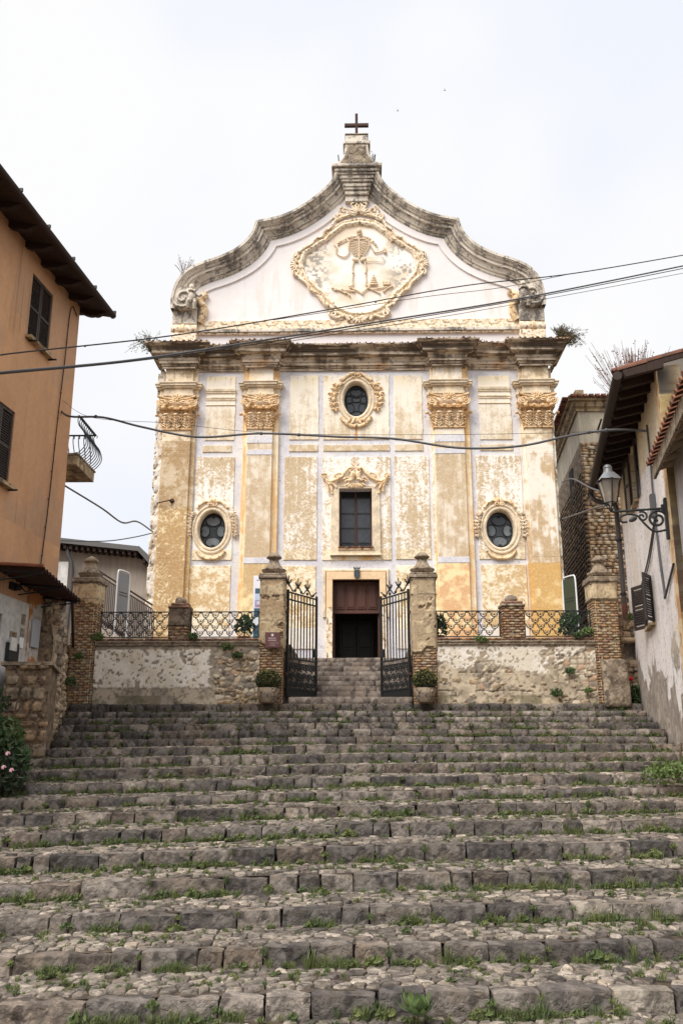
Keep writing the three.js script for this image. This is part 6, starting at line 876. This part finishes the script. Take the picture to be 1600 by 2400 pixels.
{ // annex with a tiled eave at the right edge
  const a = thing('annex', 'lavender grey annex with clay tile eave at the right edge', 'house', [5.45, 0, -15.3], { turn: -0.178 }); const lm = mat(rgb(196, 190, 192), { map: streak, tile: 3, bumpMap: bumpGrain, bumpScale: 0.008 }), om = mat(rgb(206, 150, 100), { map: mottle, tile: 1.5 });
  mesh(a, 'wall', box(0.1, 4, 4.95, 6.6, -0.02, 5), lm); mesh(a, 'base_wall', box(0.12, 4, -1, 4.95, -0.02, 5), om);
  const s = new THREE.Shape(); s.moveTo(-0.22, 6.5); s.lineTo(3.8, 7.9); s.lineTo(3.8, 8.0); s.lineTo(-0.24, 6.62); s.closePath(); mesh(a, 'roof_deck', extrude(s, 5.2).translate(0, 0, -0.1), M.stoneGrey); mesh(a, 'eave_board', box(-0.25, -0.2, 6.38, 6.62, -0.1, 5.1), M.stoneGrey);
  const tg = fin(new THREE.CylinderGeometry(0.075, 0.09, 0.5, 8, 1, false, 0, Math.PI).rotateZ(Math.PI / 2), M.tileClay[0]); for (let k = 0; k < 22; k++) mesh(a, 'roof_tile', tg, M.tileClay[(k * 7) % 3], { shared: true, pos: [-0.1, 6.7, 0.0 + k * 0.22], rot: [0, 0, 0.33] });
}
{ // wall lantern
  const base = V(5.53, 5.82, -15.78), l = thing('wall_lantern', 'old glass street lantern on a scrolled iron bracket on the white house', 'lantern', base.toArray(), { turn: -0.178 });
  mesh(l, 'wall_plate', box(-0.05, 0, -0.45, 0.3, -0.07, 0.07), M.iron); mesh(l, 'arm', merge([bar([0, 0.12, 0], [-0.95, 0.1, 0], 0.022, 6), box(-0.1, 0, 0.05, 0.19, -0.02, 0.02)]), M.iron);
  const sc = [spiral(-0.18, -0.08, 0, 0.17, 1.7, 0.5, 1, 0.024, 6), tube([[-0.02, -0.28, 0], [-0.25, -0.3, 0], [-0.4, -0.16, 0], [-0.52, 0.0, 0], [-0.7, 0.04, 0], [-0.82, -0.02, 0], [-0.8, -0.1, 0], [-0.7, -0.1, 0]], 0.02, 6, false, 40), spiral(-0.44, -0.02, 0, 0.1, 1.4, 2, -1, 0.02, 5), blob(-0.6, -0.06, 0, 0.08, 0.045, 0.02, 0.4)]; mesh(l, 'scroll', merge(sc), M.iron, { });
  const cx = -0.97, y0 = 0.12, fr = new THREE.CylinderGeometry(0.21, 0.12, 0.42, 4, 1, true); fr.rotateY(Math.PI / 4 + 0.2); fr.translate(cx, y0 + 0.36, 0); mesh(l, 'glass', fr, new THREE.MeshPhysicalMaterial({ color: 0xd8d0c4, roughness: 0.35, transmission: 0.75, thickness: 0, side: THREE.DoubleSide }), {});
  const L = []; for (let k = 0; k < 4; k++) { const a = k * Math.PI / 2 + Math.PI / 4 + 0.2 + Math.PI / 4, s = Math.sin(a), c = Math.cos(a); L.push(bar([cx + s * 0.121, y0 + 0.15, c * 0.121], [cx + s * 0.212, y0 + 0.57, c * 0.212], 0.013, 5), bar([cx, y0 - 0.02, 0], [cx + s * 0.12, y0 + 0.15, c * 0.12], 0.012, 5)); const a2 = a + Math.PI / 2; for (const [r, y] of [[0.121, 0.15], [0.212, 0.57]]) L.push(bar([cx + s * r, y0 + y, c * r], [cx + Math.sin(a2) * r, y0 + y, Math.cos(a2) * r], 0.013, 5)); } mesh(l, 'cage', merge(L), M.iron);
  const roof = new THREE.CylinderGeometry(0.12, 0.26, 0.15, 4); roof.rotateY(Math.PI / 4 + 0.2); roof.translate(cx, y0 + 0.65, 0); mesh(l, 'hood', roof, mat(rgb(150, 152, 154), { roughness: 0.4, metalness: 0.5 })); mesh(l, 'chimney', merge([new THREE.CylinderGeometry(0.075, 0.09, 0.08, 14).translate(cx, y0 + 0.76, 0), blob(cx, y0 + 0.82, 0, 0.08, 0.07, 0.08, 0, 12)]), mat(rgb(112, 112, 112), { roughness: 0.45, metalness: 0.4 })); mesh(l, 'bulb', merge([blob(cx, y0 + 0.32, 0, 0.045, 0.08, 0.045), bar([cx, y0 + 0.1, 0], [cx, y0 + 0.26, 0], 0.02)]), mat(rgb(190, 186, 178), { roughness: 0.3 }));
}
// ================================================================ RUBBLE TOWER HOUSE BEHIND, RIGHT
{
  const t = thing('tower_house', 'tall rubble stone house with tiled eaves behind the church, right', 'house', [8.2, Y0, -31]), R = rand(123), TOP = 14.0;
  const fp = new THREE.Shape(); fp.moveTo(7.98, 31); fp.lineTo(13, 31); fp.lineTo(13, 40); fp.lineTo(8.75, 40); fp.closePath(); const ext = (sh, y0, y1) => { const g = extrude(sh, y1 - y0); g.rotateX(-Math.PI / 2); g.translate(0, y0, 0); const p = g.attributes.position; return g; };
  wmesh(t, 'core', ext(fp, Y0 - 1, 12.6), M.mortar); wmesh(t, 'upper_storey', ext(fp, 12.6, TOP), mat(rgb(198, 186, 166), { map: streak, tile: 2.5, bumpMap: bumpRock, bumpScale: 0.02 }));
  // walls face: left wall from (8.2,-31) to (8.95,-40)
  const sg = [0, 1, 2, 3, 4, 5].map(k => fin(rock(0.3, 0.14, 0.12, 0.035, 0.03, 700 + k, 0.075, 9), M.rubble[0])), o = originOf(t), rest = [];
  const dir = V(0.75, 0, -9).normalize(), tn = Math.atan2(dir.x, dir.z) + Math.PI / 2;
  let n = 0; for (let y = 5.2; y < 12.55;) { const hh = R.r(0.09, 0.17); for (let x = 7.98; x < 10.3;) { const w = R.r(0.14, 0.34), me = [x + w / 2 - o.x, y + hh / 2 - o.y, -30.98 + R.r(-0.03, 0.03) - o.z]; if (R() > 0.06) { if (x < 9.35 && y > 6 && n++ < 295) mesh(t, 'stone', R.pick(sg), R.pick(M.rubble), { shared: true, pos: me, rot: [0, 0, R.r(-0.08, 0.08)], scale: [w / 0.31, hh / 0.145, 1] }); else { const g = R.pick(sg).clone(); g.scale(w / 0.31, hh / 0.145, 1); g.translate(...me); rest.push(paint(g, R.pick([rgb(226, 198, 160), rgb(204, 170, 130), rgb(186, 150, 112), rgb(166, 138, 108)]))); } } x += w; } y += hh; }
  for (let y = 5; y < 11.6; y += 0.17) for (let u = 0; u < 8; u += 0.4) { const g = R.pick(sg).clone(); g.scale(R.r(1, 1.4), R.r(0.9, 1.3), 1); g.rotateY(tn); g.translate(7.98 + dir.x * u - 0.0 - o.x, y - o.y, -31 + dir.z * u - o.z); rest.push(paint(g, R.pick([rgb(176, 150, 120), rgb(150, 128, 102), rgb(132, 112, 92)]))); }
  mesh(t, 'stones', merge(rest), M.step, { shared: false, kind: 'stuff' });
  // eaves
  const eave = sweep([[8.75, -40], [7.98, -31], [13, -31]], [[0, 0], [0.08, 0], [0.1, 0.08], [0.2, 0.14], [0.24, 0.22], [0.24, 0.3], [0.34, 0.32], [0.36, 0.4], [0, 0.42]], 1, (a, b, q) => [a, TOP - 0.2 + q, b]); wmesh(t, 'eaves_moulding', eave, M.stoneCream);
  const rf = new THREE.Shape(); rf.moveTo(7.58, 30.6); rf.lineTo(13, 30.6); rf.lineTo(13, 40.4); rf.lineTo(8.3, 40.4); rf.closePath(); wmesh(t, 'roof', ext(rf, TOP + 0.2, TOP + 0.28), M.tileClay[1]);
  const tg = fin(new THREE.CylinderGeometry(0.085, 0.1, 0.5, 8, 1, false, -Math.PI / 2, Math.PI).rotateX(Math.PI / 2), M.tileClay[0]); for (let k = 0; k < 16; k++) mesh(t, 'roof_tile', tg, M.tileClay[k % 4], { shared: true, pos: [7.73 + k * 0.22 - o.x, TOP + 0.3 - o.y, -30.75 - o.z] }); for (let k = 0; k < 36; k++) mesh(t, 'roof_tile', tg, M.tileClay[(k * 3) % 4], { shared: true, pos: [7.66 + k * 0.0205 - o.x, TOP + 0.3 - o.y, -30.9 - k * 0.25 - o.z], rot: [0, Math.PI / 2, 0] });
  wmesh(t, 'chimney', bevelBox(8.0, 8.3, TOP + 0.2, TOP + 0.75, -31.6, -31.2, 0.02), M.stoneCream);
  wmesh(t, 'window', box(9.0, 9.5, 12.4, 13.4, -31.02, -30.96), M.woodDark); wmesh(t, 'window_frame', merge([box(8.94, 9.0, 12.36, 13.46, -31.02, -30.93), box(9.0, 9.5, 13.4, 13.46, -31.02, -30.93)]), M.stoneGrey); for (let k = 0; k < 8; k++) wmesh(t, 'louvre', box(9.0, 9.5, 12.44 + k * 0.12, 12.5 + k * 0.12, -30.96, -30.94), M.woodDark); wmesh(t, 'roof_spout', bar([8.62, 13.0, -31], [8.7, 13.35, -30.6], 0.035), M.iron); wmesh(t, 'slit_window', box(8.12, 8.16, 11.0, 12.3, -33.6, -33.0), M.dark); wmesh(t, 'putlog_hole', box(8.95, 9.08, 8.2, 8.34, -31, -30.92), M.dark);
  // dead creeper on the left wall
  const tw = []; for (let k = 0; k < 14; k++) { const u = R.r(0, 7), y = R.r(5, 10), P = []; for (let q = 0; q < 5; q++) P.push([8.2 + dir.x * (u + R.r(-0.2, 0.2)) - 0.1 + R.r(-0.05, 0.02), y + q * 0.3, -31 + dir.z * (u + R.r(-0.3, 0.3) + q * 0.1)]); tw.push(tube(P, 0.012, 4, false, 8)); } wmesh(t, 'dry_creeper', merge(tw), mat(rgb(186, 160, 132)), { kind: 'stuff' });
}
// ================================================================ CABLES
function cable(label, P, r, m = M.cable, extra = []) { const g = thing('overhead_cable', label, 'cable', P[0].toArray(), { group: 'overhead cables across the stairs' }); const o = P[0]; mesh(g, 'strand', tube(P.map(p => p.clone().sub(o)), r, 6, false, P.length * 8), m); for (const e of extra) mesh(g, 'clip', blob(e.x - o.x, e.y - o.y, e.z - o.z, r * 1.9, r * 1.7, r * 1.7, 0, 6), m); return g; }
const CP = (list) => list.map(([px, py, d]) => W(px, py, d));
cable('upper thin cable rising to the right across the church gable', CP([[-60, 842, 13], [0, 832, 13], [400, 787, 15], [780, 724, 17], [1100, 668, 18.5], [1320, 644, 19], [1600, 598, 20], [1680, 584, 20]]), 0.0125, M.cableBlack, CP([[200, 811, 14], [320, 797, 14.6], [620, 752, 16.2], [880, 708, 17.4], [1290, 648, 19]]));
cable('second strand of the upper cable before the cartouche', CP([[640, 750, 16.4], [780, 729, 17], [1000, 695, 18], [1180, 673, 18.7], [1330, 643, 19]]), 0.0070, M.cableBlack);
cable('thick double cable rising to the right over the cornice', CP([[-60, 880, 12], [0, 873, 12], [300, 845, 13.5], [600, 800, 15], [900, 752, 16.5], [1200, 703, 18], [1600, 623, 19.5], [1680, 606, 19.8]]), 0.0172, M.cable);
cable('lower strand twisted below the thick double cable', CP([[-60, 882, 12.02], [300, 848, 13.5], [620, 803, 15.1], [900, 757, 16.5], [1220, 703, 18], [1600, 629, 19.5], [1680, 612, 19.8]]), 0.0101, M.cableBlack);
cable('thin wire just under the thick double cable on the right', CP([[640, 806, 15.2], [900, 765, 16.5], [1280, 700, 18.2], [1600, 640, 19.5], [1680, 624, 19.8]]), 0.0062, M.cableBlack);
cable('sagging grey cable from the orange house to the white house', CP([[138, 956, 18.6], [160, 975, 18.4], [240, 978, 18.4], [330, 1000, 18.3], [460, 1024, 18.2], [612, 1016, 18], [800, 1024, 17.8], [920, 1028, 17.6], [1080, 1050, 17.4], [1220, 1045, 17.2], [1340, 1020, 17], [1440, 1007, 16.8], [1515, 1010, 16.6]]), 0.0234, M.cable, CP([[225, 976, 18.4], [612, 1016, 18], [700, 1019, 17.9], [1380, 1013, 16.9], [1420, 1008, 16.85]]));
cable('hair-thin guy wire above the sagging grey cable', CP([[138, 930, 18.6], [200, 974, 18.45], [400, 992, 18.2], [620, 1014, 18], [1100, 1018, 17.4], [1520, 1008, 16.6]]), 0.0047, M.cableBlack);
cable('dipping cable from the orange house to the church corner', CP([[152, 1138, 19.5], [240, 1192, 21.5], [285, 1224, 23], [320, 1222, 25], [358, 1246, 28]]), 0.0234, M.cable);
cable('slack wire above the grey house roof', CP([[140, 1267, 26], [250, 1268, 26.8], [320, 1258, 27.6], [358, 1249, 28.2]]), 0.0172, M.cable);
cable('grey cable from the church edge to the wall lantern, upper', CP([[1316, 1130, 27.8], [1335, 1122, 26.5], [1380, 1142, 22], [1412, 1154, 17.5]]), 0.0218, M.cable);
cable('grey cable from the church edge to the wall lantern, lower', CP([[1318, 1216, 27.8], [1360, 1202, 23], [1400, 1188, 18.5], [1424, 1183, 16.6]]), 0.0218, M.cable);
// ================================================================ PLANTS ON THE MASONRY
function tuft(name, label, cat, base, n, h, spread, m, o = {}) {
  const g = thing(name, label, cat, base, { group: o.group }), R = rand(o.seed || 1), L = [], D = [];
  for (let k = 0; k < n; k++) { const a = R() * 6.283, l = h * R.r(0.5, 1), sx = Math.cos(a) * spread * R(), sz = Math.sin(a) * spread * R() * 0.6, dr = o.droop || 0, P = [[R.r(-0.08, 0.08), 0, R.r(-0.05, 0.05)], [sx * 0.5 + dr * 0.1, l * 0.5, sz * 0.5], [sx + dr * 0.5 * R(), l * (1 - Math.abs(dr) * 1.3 * R()), sz]]; L.push(tube(P, 0.006 * (o.thick || 1), 3, false, 5)); if (o.leaves) for (let q = 0; q < o.leaves; q++) { const t = R.r(0.08, 1), p = P[2]; D.push(blob(p[0] * t + R.r(-0.04, 0.04), p[1] * t + R.r(-0.04, 0.04), p[2] * t, 0.028, 0.012, 0.012, R() * 3, 5)); } }
  mesh(g, 'stems', merge(L), o.stem || M.twig, { kind: 'stuff' }); if (D.length) mesh(g, 'leaves', merge(D), m, { kind: 'stuff' });
}
const dryG = mat(rgb(112, 106, 70)), dryR = mat(rgb(128, 92, 78)), olive = mat(rgb(98, 104, 66));
tuft('wild_weed', 'green and brown weeds hanging from the left end of the cornice', 'weed', [-6.98, 14.95, FZ + 0.6], 90, 0.75, 0.7, olive, { leaves: 4, droop: -0.9, seed: 3, group: 'weeds growing on the church' });
tuft('wild_weed', 'dry grass cushion on the right end of the cornice', 'weed', [6.8, 15.12, FZ + 0.6], 120, 0.6, 0.35, olive, { leaves: 2, seed: 4, group: 'weeds growing on the church' });
tuft('wild_weed', 'brown weeds drooping over the right cornice corner', 'weed', [6.92, 15.05, FZ + 0.62], 150, 0.75, 0.45, dryG, { leaves: 4, droop: 0.95, seed: 5, group: 'weeds growing on the church' });
tuft('wild_weed', 'sprig of dry stalks on the left shoulder of the gable', 'weed', [-6.1, 17.9, FZ + 0.3], 22, 0.8, 0.45, dryR, { leaves: 1, seed: 6, group: 'weeds growing on the church' });
tuft('wild_weed', 'tiny weed beside the pinnacle of the gable', 'weed', [0.55, 22.3, FZ + 0.4], 8, 0.45, 0.12, dryG, { leaves: 2, seed: 16, group: 'weeds growing on the church' });
{ const p = W(1480, 870, 24); tuft('bare_tree', 'bare reddish twigs of a tree behind the white house roof', 'tree', [p.x, p.y - 1.6, -24], 260, 2.4, 1.3, dryR, { leaves: 5, thick: 0.9, seed: 8, stem: dryR }); }
{ // tree trunk standing under those twigs
  const R = rand(41);
  const spots = [[-6.35, 4.4, -21.72], [-4.05, 4.4, -21.72], [-3.2, 4.15, -21.75], [-2.95, 3.95, -21.74], [2.9, 4.3, -21.73], [5.2, 4.4, -21.72], [5.45, 4.5, -21.8], [4.95, 3.55, -21.72], [5.35, 3.1, -21.7], [4.6, 3.05, -21.72], [6.7, 4.92, -22.2], [7.0, 4.95, -22.2], [-6.7, 3.9, -21.5], [-6.85, 3.3, -21.4]];
  const lab = ['beside the tall left pier', 'at the foot of the plastered stub pier', 'high on the wall near the plaque', 'below the coping near the plaque', 'on the wall right of the gate', 'on the coping near the right pier', 'against the tall right pier', 'halfway down the wall by the right pier', 'low on the wall by the right pier', 'at the base of the right wall', 'on top of the niche wall', 'on the niche wall by the drainpipe', 'on the left pier', 'low on the left pier'];
  spots.forEach(([x, y, z], k) => { const g = thing('wall_plant', `small green plant growing ${lab[k]}`, 'weed', [x, y, z], { group: 'plants growing in the boundary wall' }); const s = R.r(0.07, 0.15); mesh(g, 'leaves', leafBall(0, 0.02, 0.02, s * 1.25, s * 0.8, s * 0.6, 110, 0.055, 800 + k), M.leaf[k % 2 ? 1 : 3]); mesh(g, 'stem', bar([0, -0.1, -0.08], [0, 0.05, 0], 0.008, 4), M.twig); });
  for (const [x, y, z, s, label] of [[-2.95, TERRACE + 0.5, -22.9, 0.24, 'dark leafy potted plant behind the railing by the plaque pier'], [1.95, TERRACE + 0.55, -22.8, 0.24, 'dark spiky plant behind the railing right of the gate'], [5.3, TERRACE + 0.45, -22.9, 0.27, 'leafy potted plant behind the railing at the right pier']]) { const g = thing('terrace_plant', label, 'plant', [x, TERRACE, z], { group: 'plants on the terrace' }); mesh(g, 'pot', lathe([[0, 0], [0.12, 0], [0.17, 0.25], [0.19, 0.27], [0.16, 0.27], [0, 0.24]], 14), M.tileClay[0]); mesh(g, 'stem', bar([0, 0.2, 0], [0, 0.6, 0], 0.02), M.twig); mesh(g, 'leaves', leafBall(0, 0.55, 0, s * 1.1, s * 1.3, s, 130, 0.11, Math.round(x * 100 + 900)), M.leaf[0]); }
  { const p = W(1585, 1810, 13.2), g = thing('wild_bush', 'bright green weeds in a clump at the right edge of the stairs', 'weed', [p.x, p.y - 0.1, -13.2]); mesh(g, 'leaves', leafBall(0, 0.1, 0, 0.5, 0.14, 0.35, 900, 0.045, 931), M.leaf[3]); mesh(g, 'upper_leaves', leafBall(0.3, 0.28, -0.05, 0.2, 0.2, 0.2, 300, 0.045, 933), M.leaf[3]); mesh(g, 'stem', bar([0, -0.05, 0], [0.1, 0.5, 0], 0.015), M.twig); }
  { const p = W(1487, 1625, 22.1), g = thing('geranium', 'green plant with one red flower beside the drainpipe', 'plant', [p.x, p.y - 0.15, -22.05]); mesh(g, 'leaves', leafBall(0, 0.1, 0.05, 0.16, 0.25, 0.14, 160, 0.08, 941), M.leaf[1]); mesh(g, 'stem', bar([0, -0.2, 0], [-0.1, 0.45, 0.1], 0.008), M.twig); mesh(g, 'flower', blob(-0.12, 0.48, 0.12, 0.06, 0.05, 0.05), mat(rgb(200, 24, 32))); }
  { const p = W(978, 2378, 7.05), g = thing('dock_plant', 'broad leaved dock plant in front of the lowest step', 'weed', [p.x, p.y + 0.015, -7.0]); for (let k = 0; k < 22; k++) { const a = k * 2.4, l = R.r(0.1, 0.2), q = new THREE.PlaneGeometry(1, l, 2, 7), pp = q.attributes.position; q.translate(0, l / 2, 0); for (let i = 0; i < pp.count; i++) pp.setX(i, pp.getX(i) * 0.075 * Math.pow(Math.sin(Math.PI * Math.min(0.98, 0.06 + 0.92 * pp.getY(i) / l)), 0.8)); for (let i = 0; i < pp.count; i++) { const t = pp.getY(i) / l; pp.setZ(i, 0.05 * Math.sin(t * 2.6) - 0.2 * Math.abs(pp.getX(i))); } q.rotateX(R.r(0.35, 1.15)); q.rotateY(a); q.translate(0, 0.01, 0); q.computeVertexNormals(); mesh(g, 'leaf', q, M.leaf[k % 2 ? 1 : 3]); } }
}
// ================================================================ GRASS IN THE JOINTS
{
  const R = rand(17), blade = (n, h, w, lean) => { const pos = []; for (let k = 0; k < n; k++) { const a = R() * 6.283, l = h * R.r(0.45, 1), dx = Math.cos(a), dz = Math.sin(a), bx = R.r(-0.035, 0.035), bz = R.r(-0.03, 0.03), q = lean * R.r(0.3, 1); const A = [bx - dz * w, 0, bz + dx * w], B = [bx + dz * w, 0, bz - dx * w], C = [bx + dx * q * 0.4 * l - dz * w * 0.7, l * 0.65, bz + dz * q * 0.4 * l + dx * w * 0.7], D = [bx + dx * q * 0.4 * l + dz * w * 0.7, l * 0.65, bz + dz * q * 0.4 * l - dx * w * 0.7], E = [bx + dx * q * l, l * 0.95, bz + dz * q * l]; pos.push(...A, ...B, ...D, ...A, ...D, ...C, ...C, ...D, ...E); } const g = new THREE.BufferGeometry(); g.setAttribute('position', new THREE.Float32BufferAttribute(pos, 3)); g.computeVertexNormals(); return fin(g, M.leaf[0]); };
  const kinds = [blade(26, 0.13, 0.0035, 0.9), blade(30, 0.08, 0.004, 1.2), fin(leafBall(0, 0.025, 0, 0.06, 0.035, 0.05, 44, 0.03, 55), M.leaf[1])], per = [[], [], []]; grassSpots.forEach(s => per[Math.floor(hash(Math.round(s[0] * 1000), Math.round(s[2] * 1000), 3) * 3)].push(s));
  const gm = new THREE.MeshPhysicalMaterial({ color: 0xffffff, roughness: 0.85, transmission: 0.3, thickness: 0, side: THREE.DoubleSide }); gm.userData.tile = 1;
  kinds.forEach((k, i) => { const im = new THREE.InstancedMesh(k, gm, per[i].length); im.name = ['grass', 'grass_short', 'ground_weeds'][i]; im.userData = { kind: 'stuff', label: ['tall grass tufts in the joints of the stairs', 'short grass tufts between the cobbles of the stairs', 'small leafy weeds between the stones of the stairs'][i], category: i === 2 ? 'weeds' : 'grass' }; const m4 = new THREE.Matrix4(), q = new THREE.Quaternion(), c = new THREE.Color(); per[i].forEach(([x, y, z, s], n) => { q.setFromAxisAngle(V(0, 1, 0), R() * 6.28); m4.compose(V(x, y - 0.004, z), q, V(s * R.r(0.8, 1.25), s, s)); im.setMatrixAt(n, m4); const t = R(); c.setRGB(lerp(0.07, 0.17, t), lerp(0.11, 0.19, t), lerp(0.022, 0.05, t)); im.setColorAt(n, c); }); im.castShadow = im.receiveShadow = true; scene.add(im); });
  console.log('grass tufts', grassSpots.length);
}
// ================================================================ BIRDS
for (const [px, py, d, label] of [[1042, 212, 60, 'small dark bird flying high right of the cross'], [932, 260, 60, 'small dark bird gliding just above the gable']]) {
  const p = W(px, py, d), g = thing('bird', label, 'bird', p.toArray(), { group: 'birds in the sky' }); const pos = [], W2 = 0.16; const body = blob(0, 0, 0, 0.07, 0.025, 0.025); const wings = new THREE.BufferGeometry(); wings.setAttribute('position', new THREE.Float32BufferAttribute([0.03, 0.01, 0, -0.03, 0.01, 0, -0.05, 0.09, 0.16, 0.03, 0.01, 0, -0.03, 0.01, 0, -0.05, 0.09, -0.16, -0.06, 0, 0, -0.12, 0, 0.025, -0.12, 0, -0.025], 3)); wings.computeVertexNormals(); mesh(g, 'body', merge([body, wings]), mat(rgb(40, 38, 40), { side: THREE.DoubleSide }));
}
renderer.render(scene, camera);
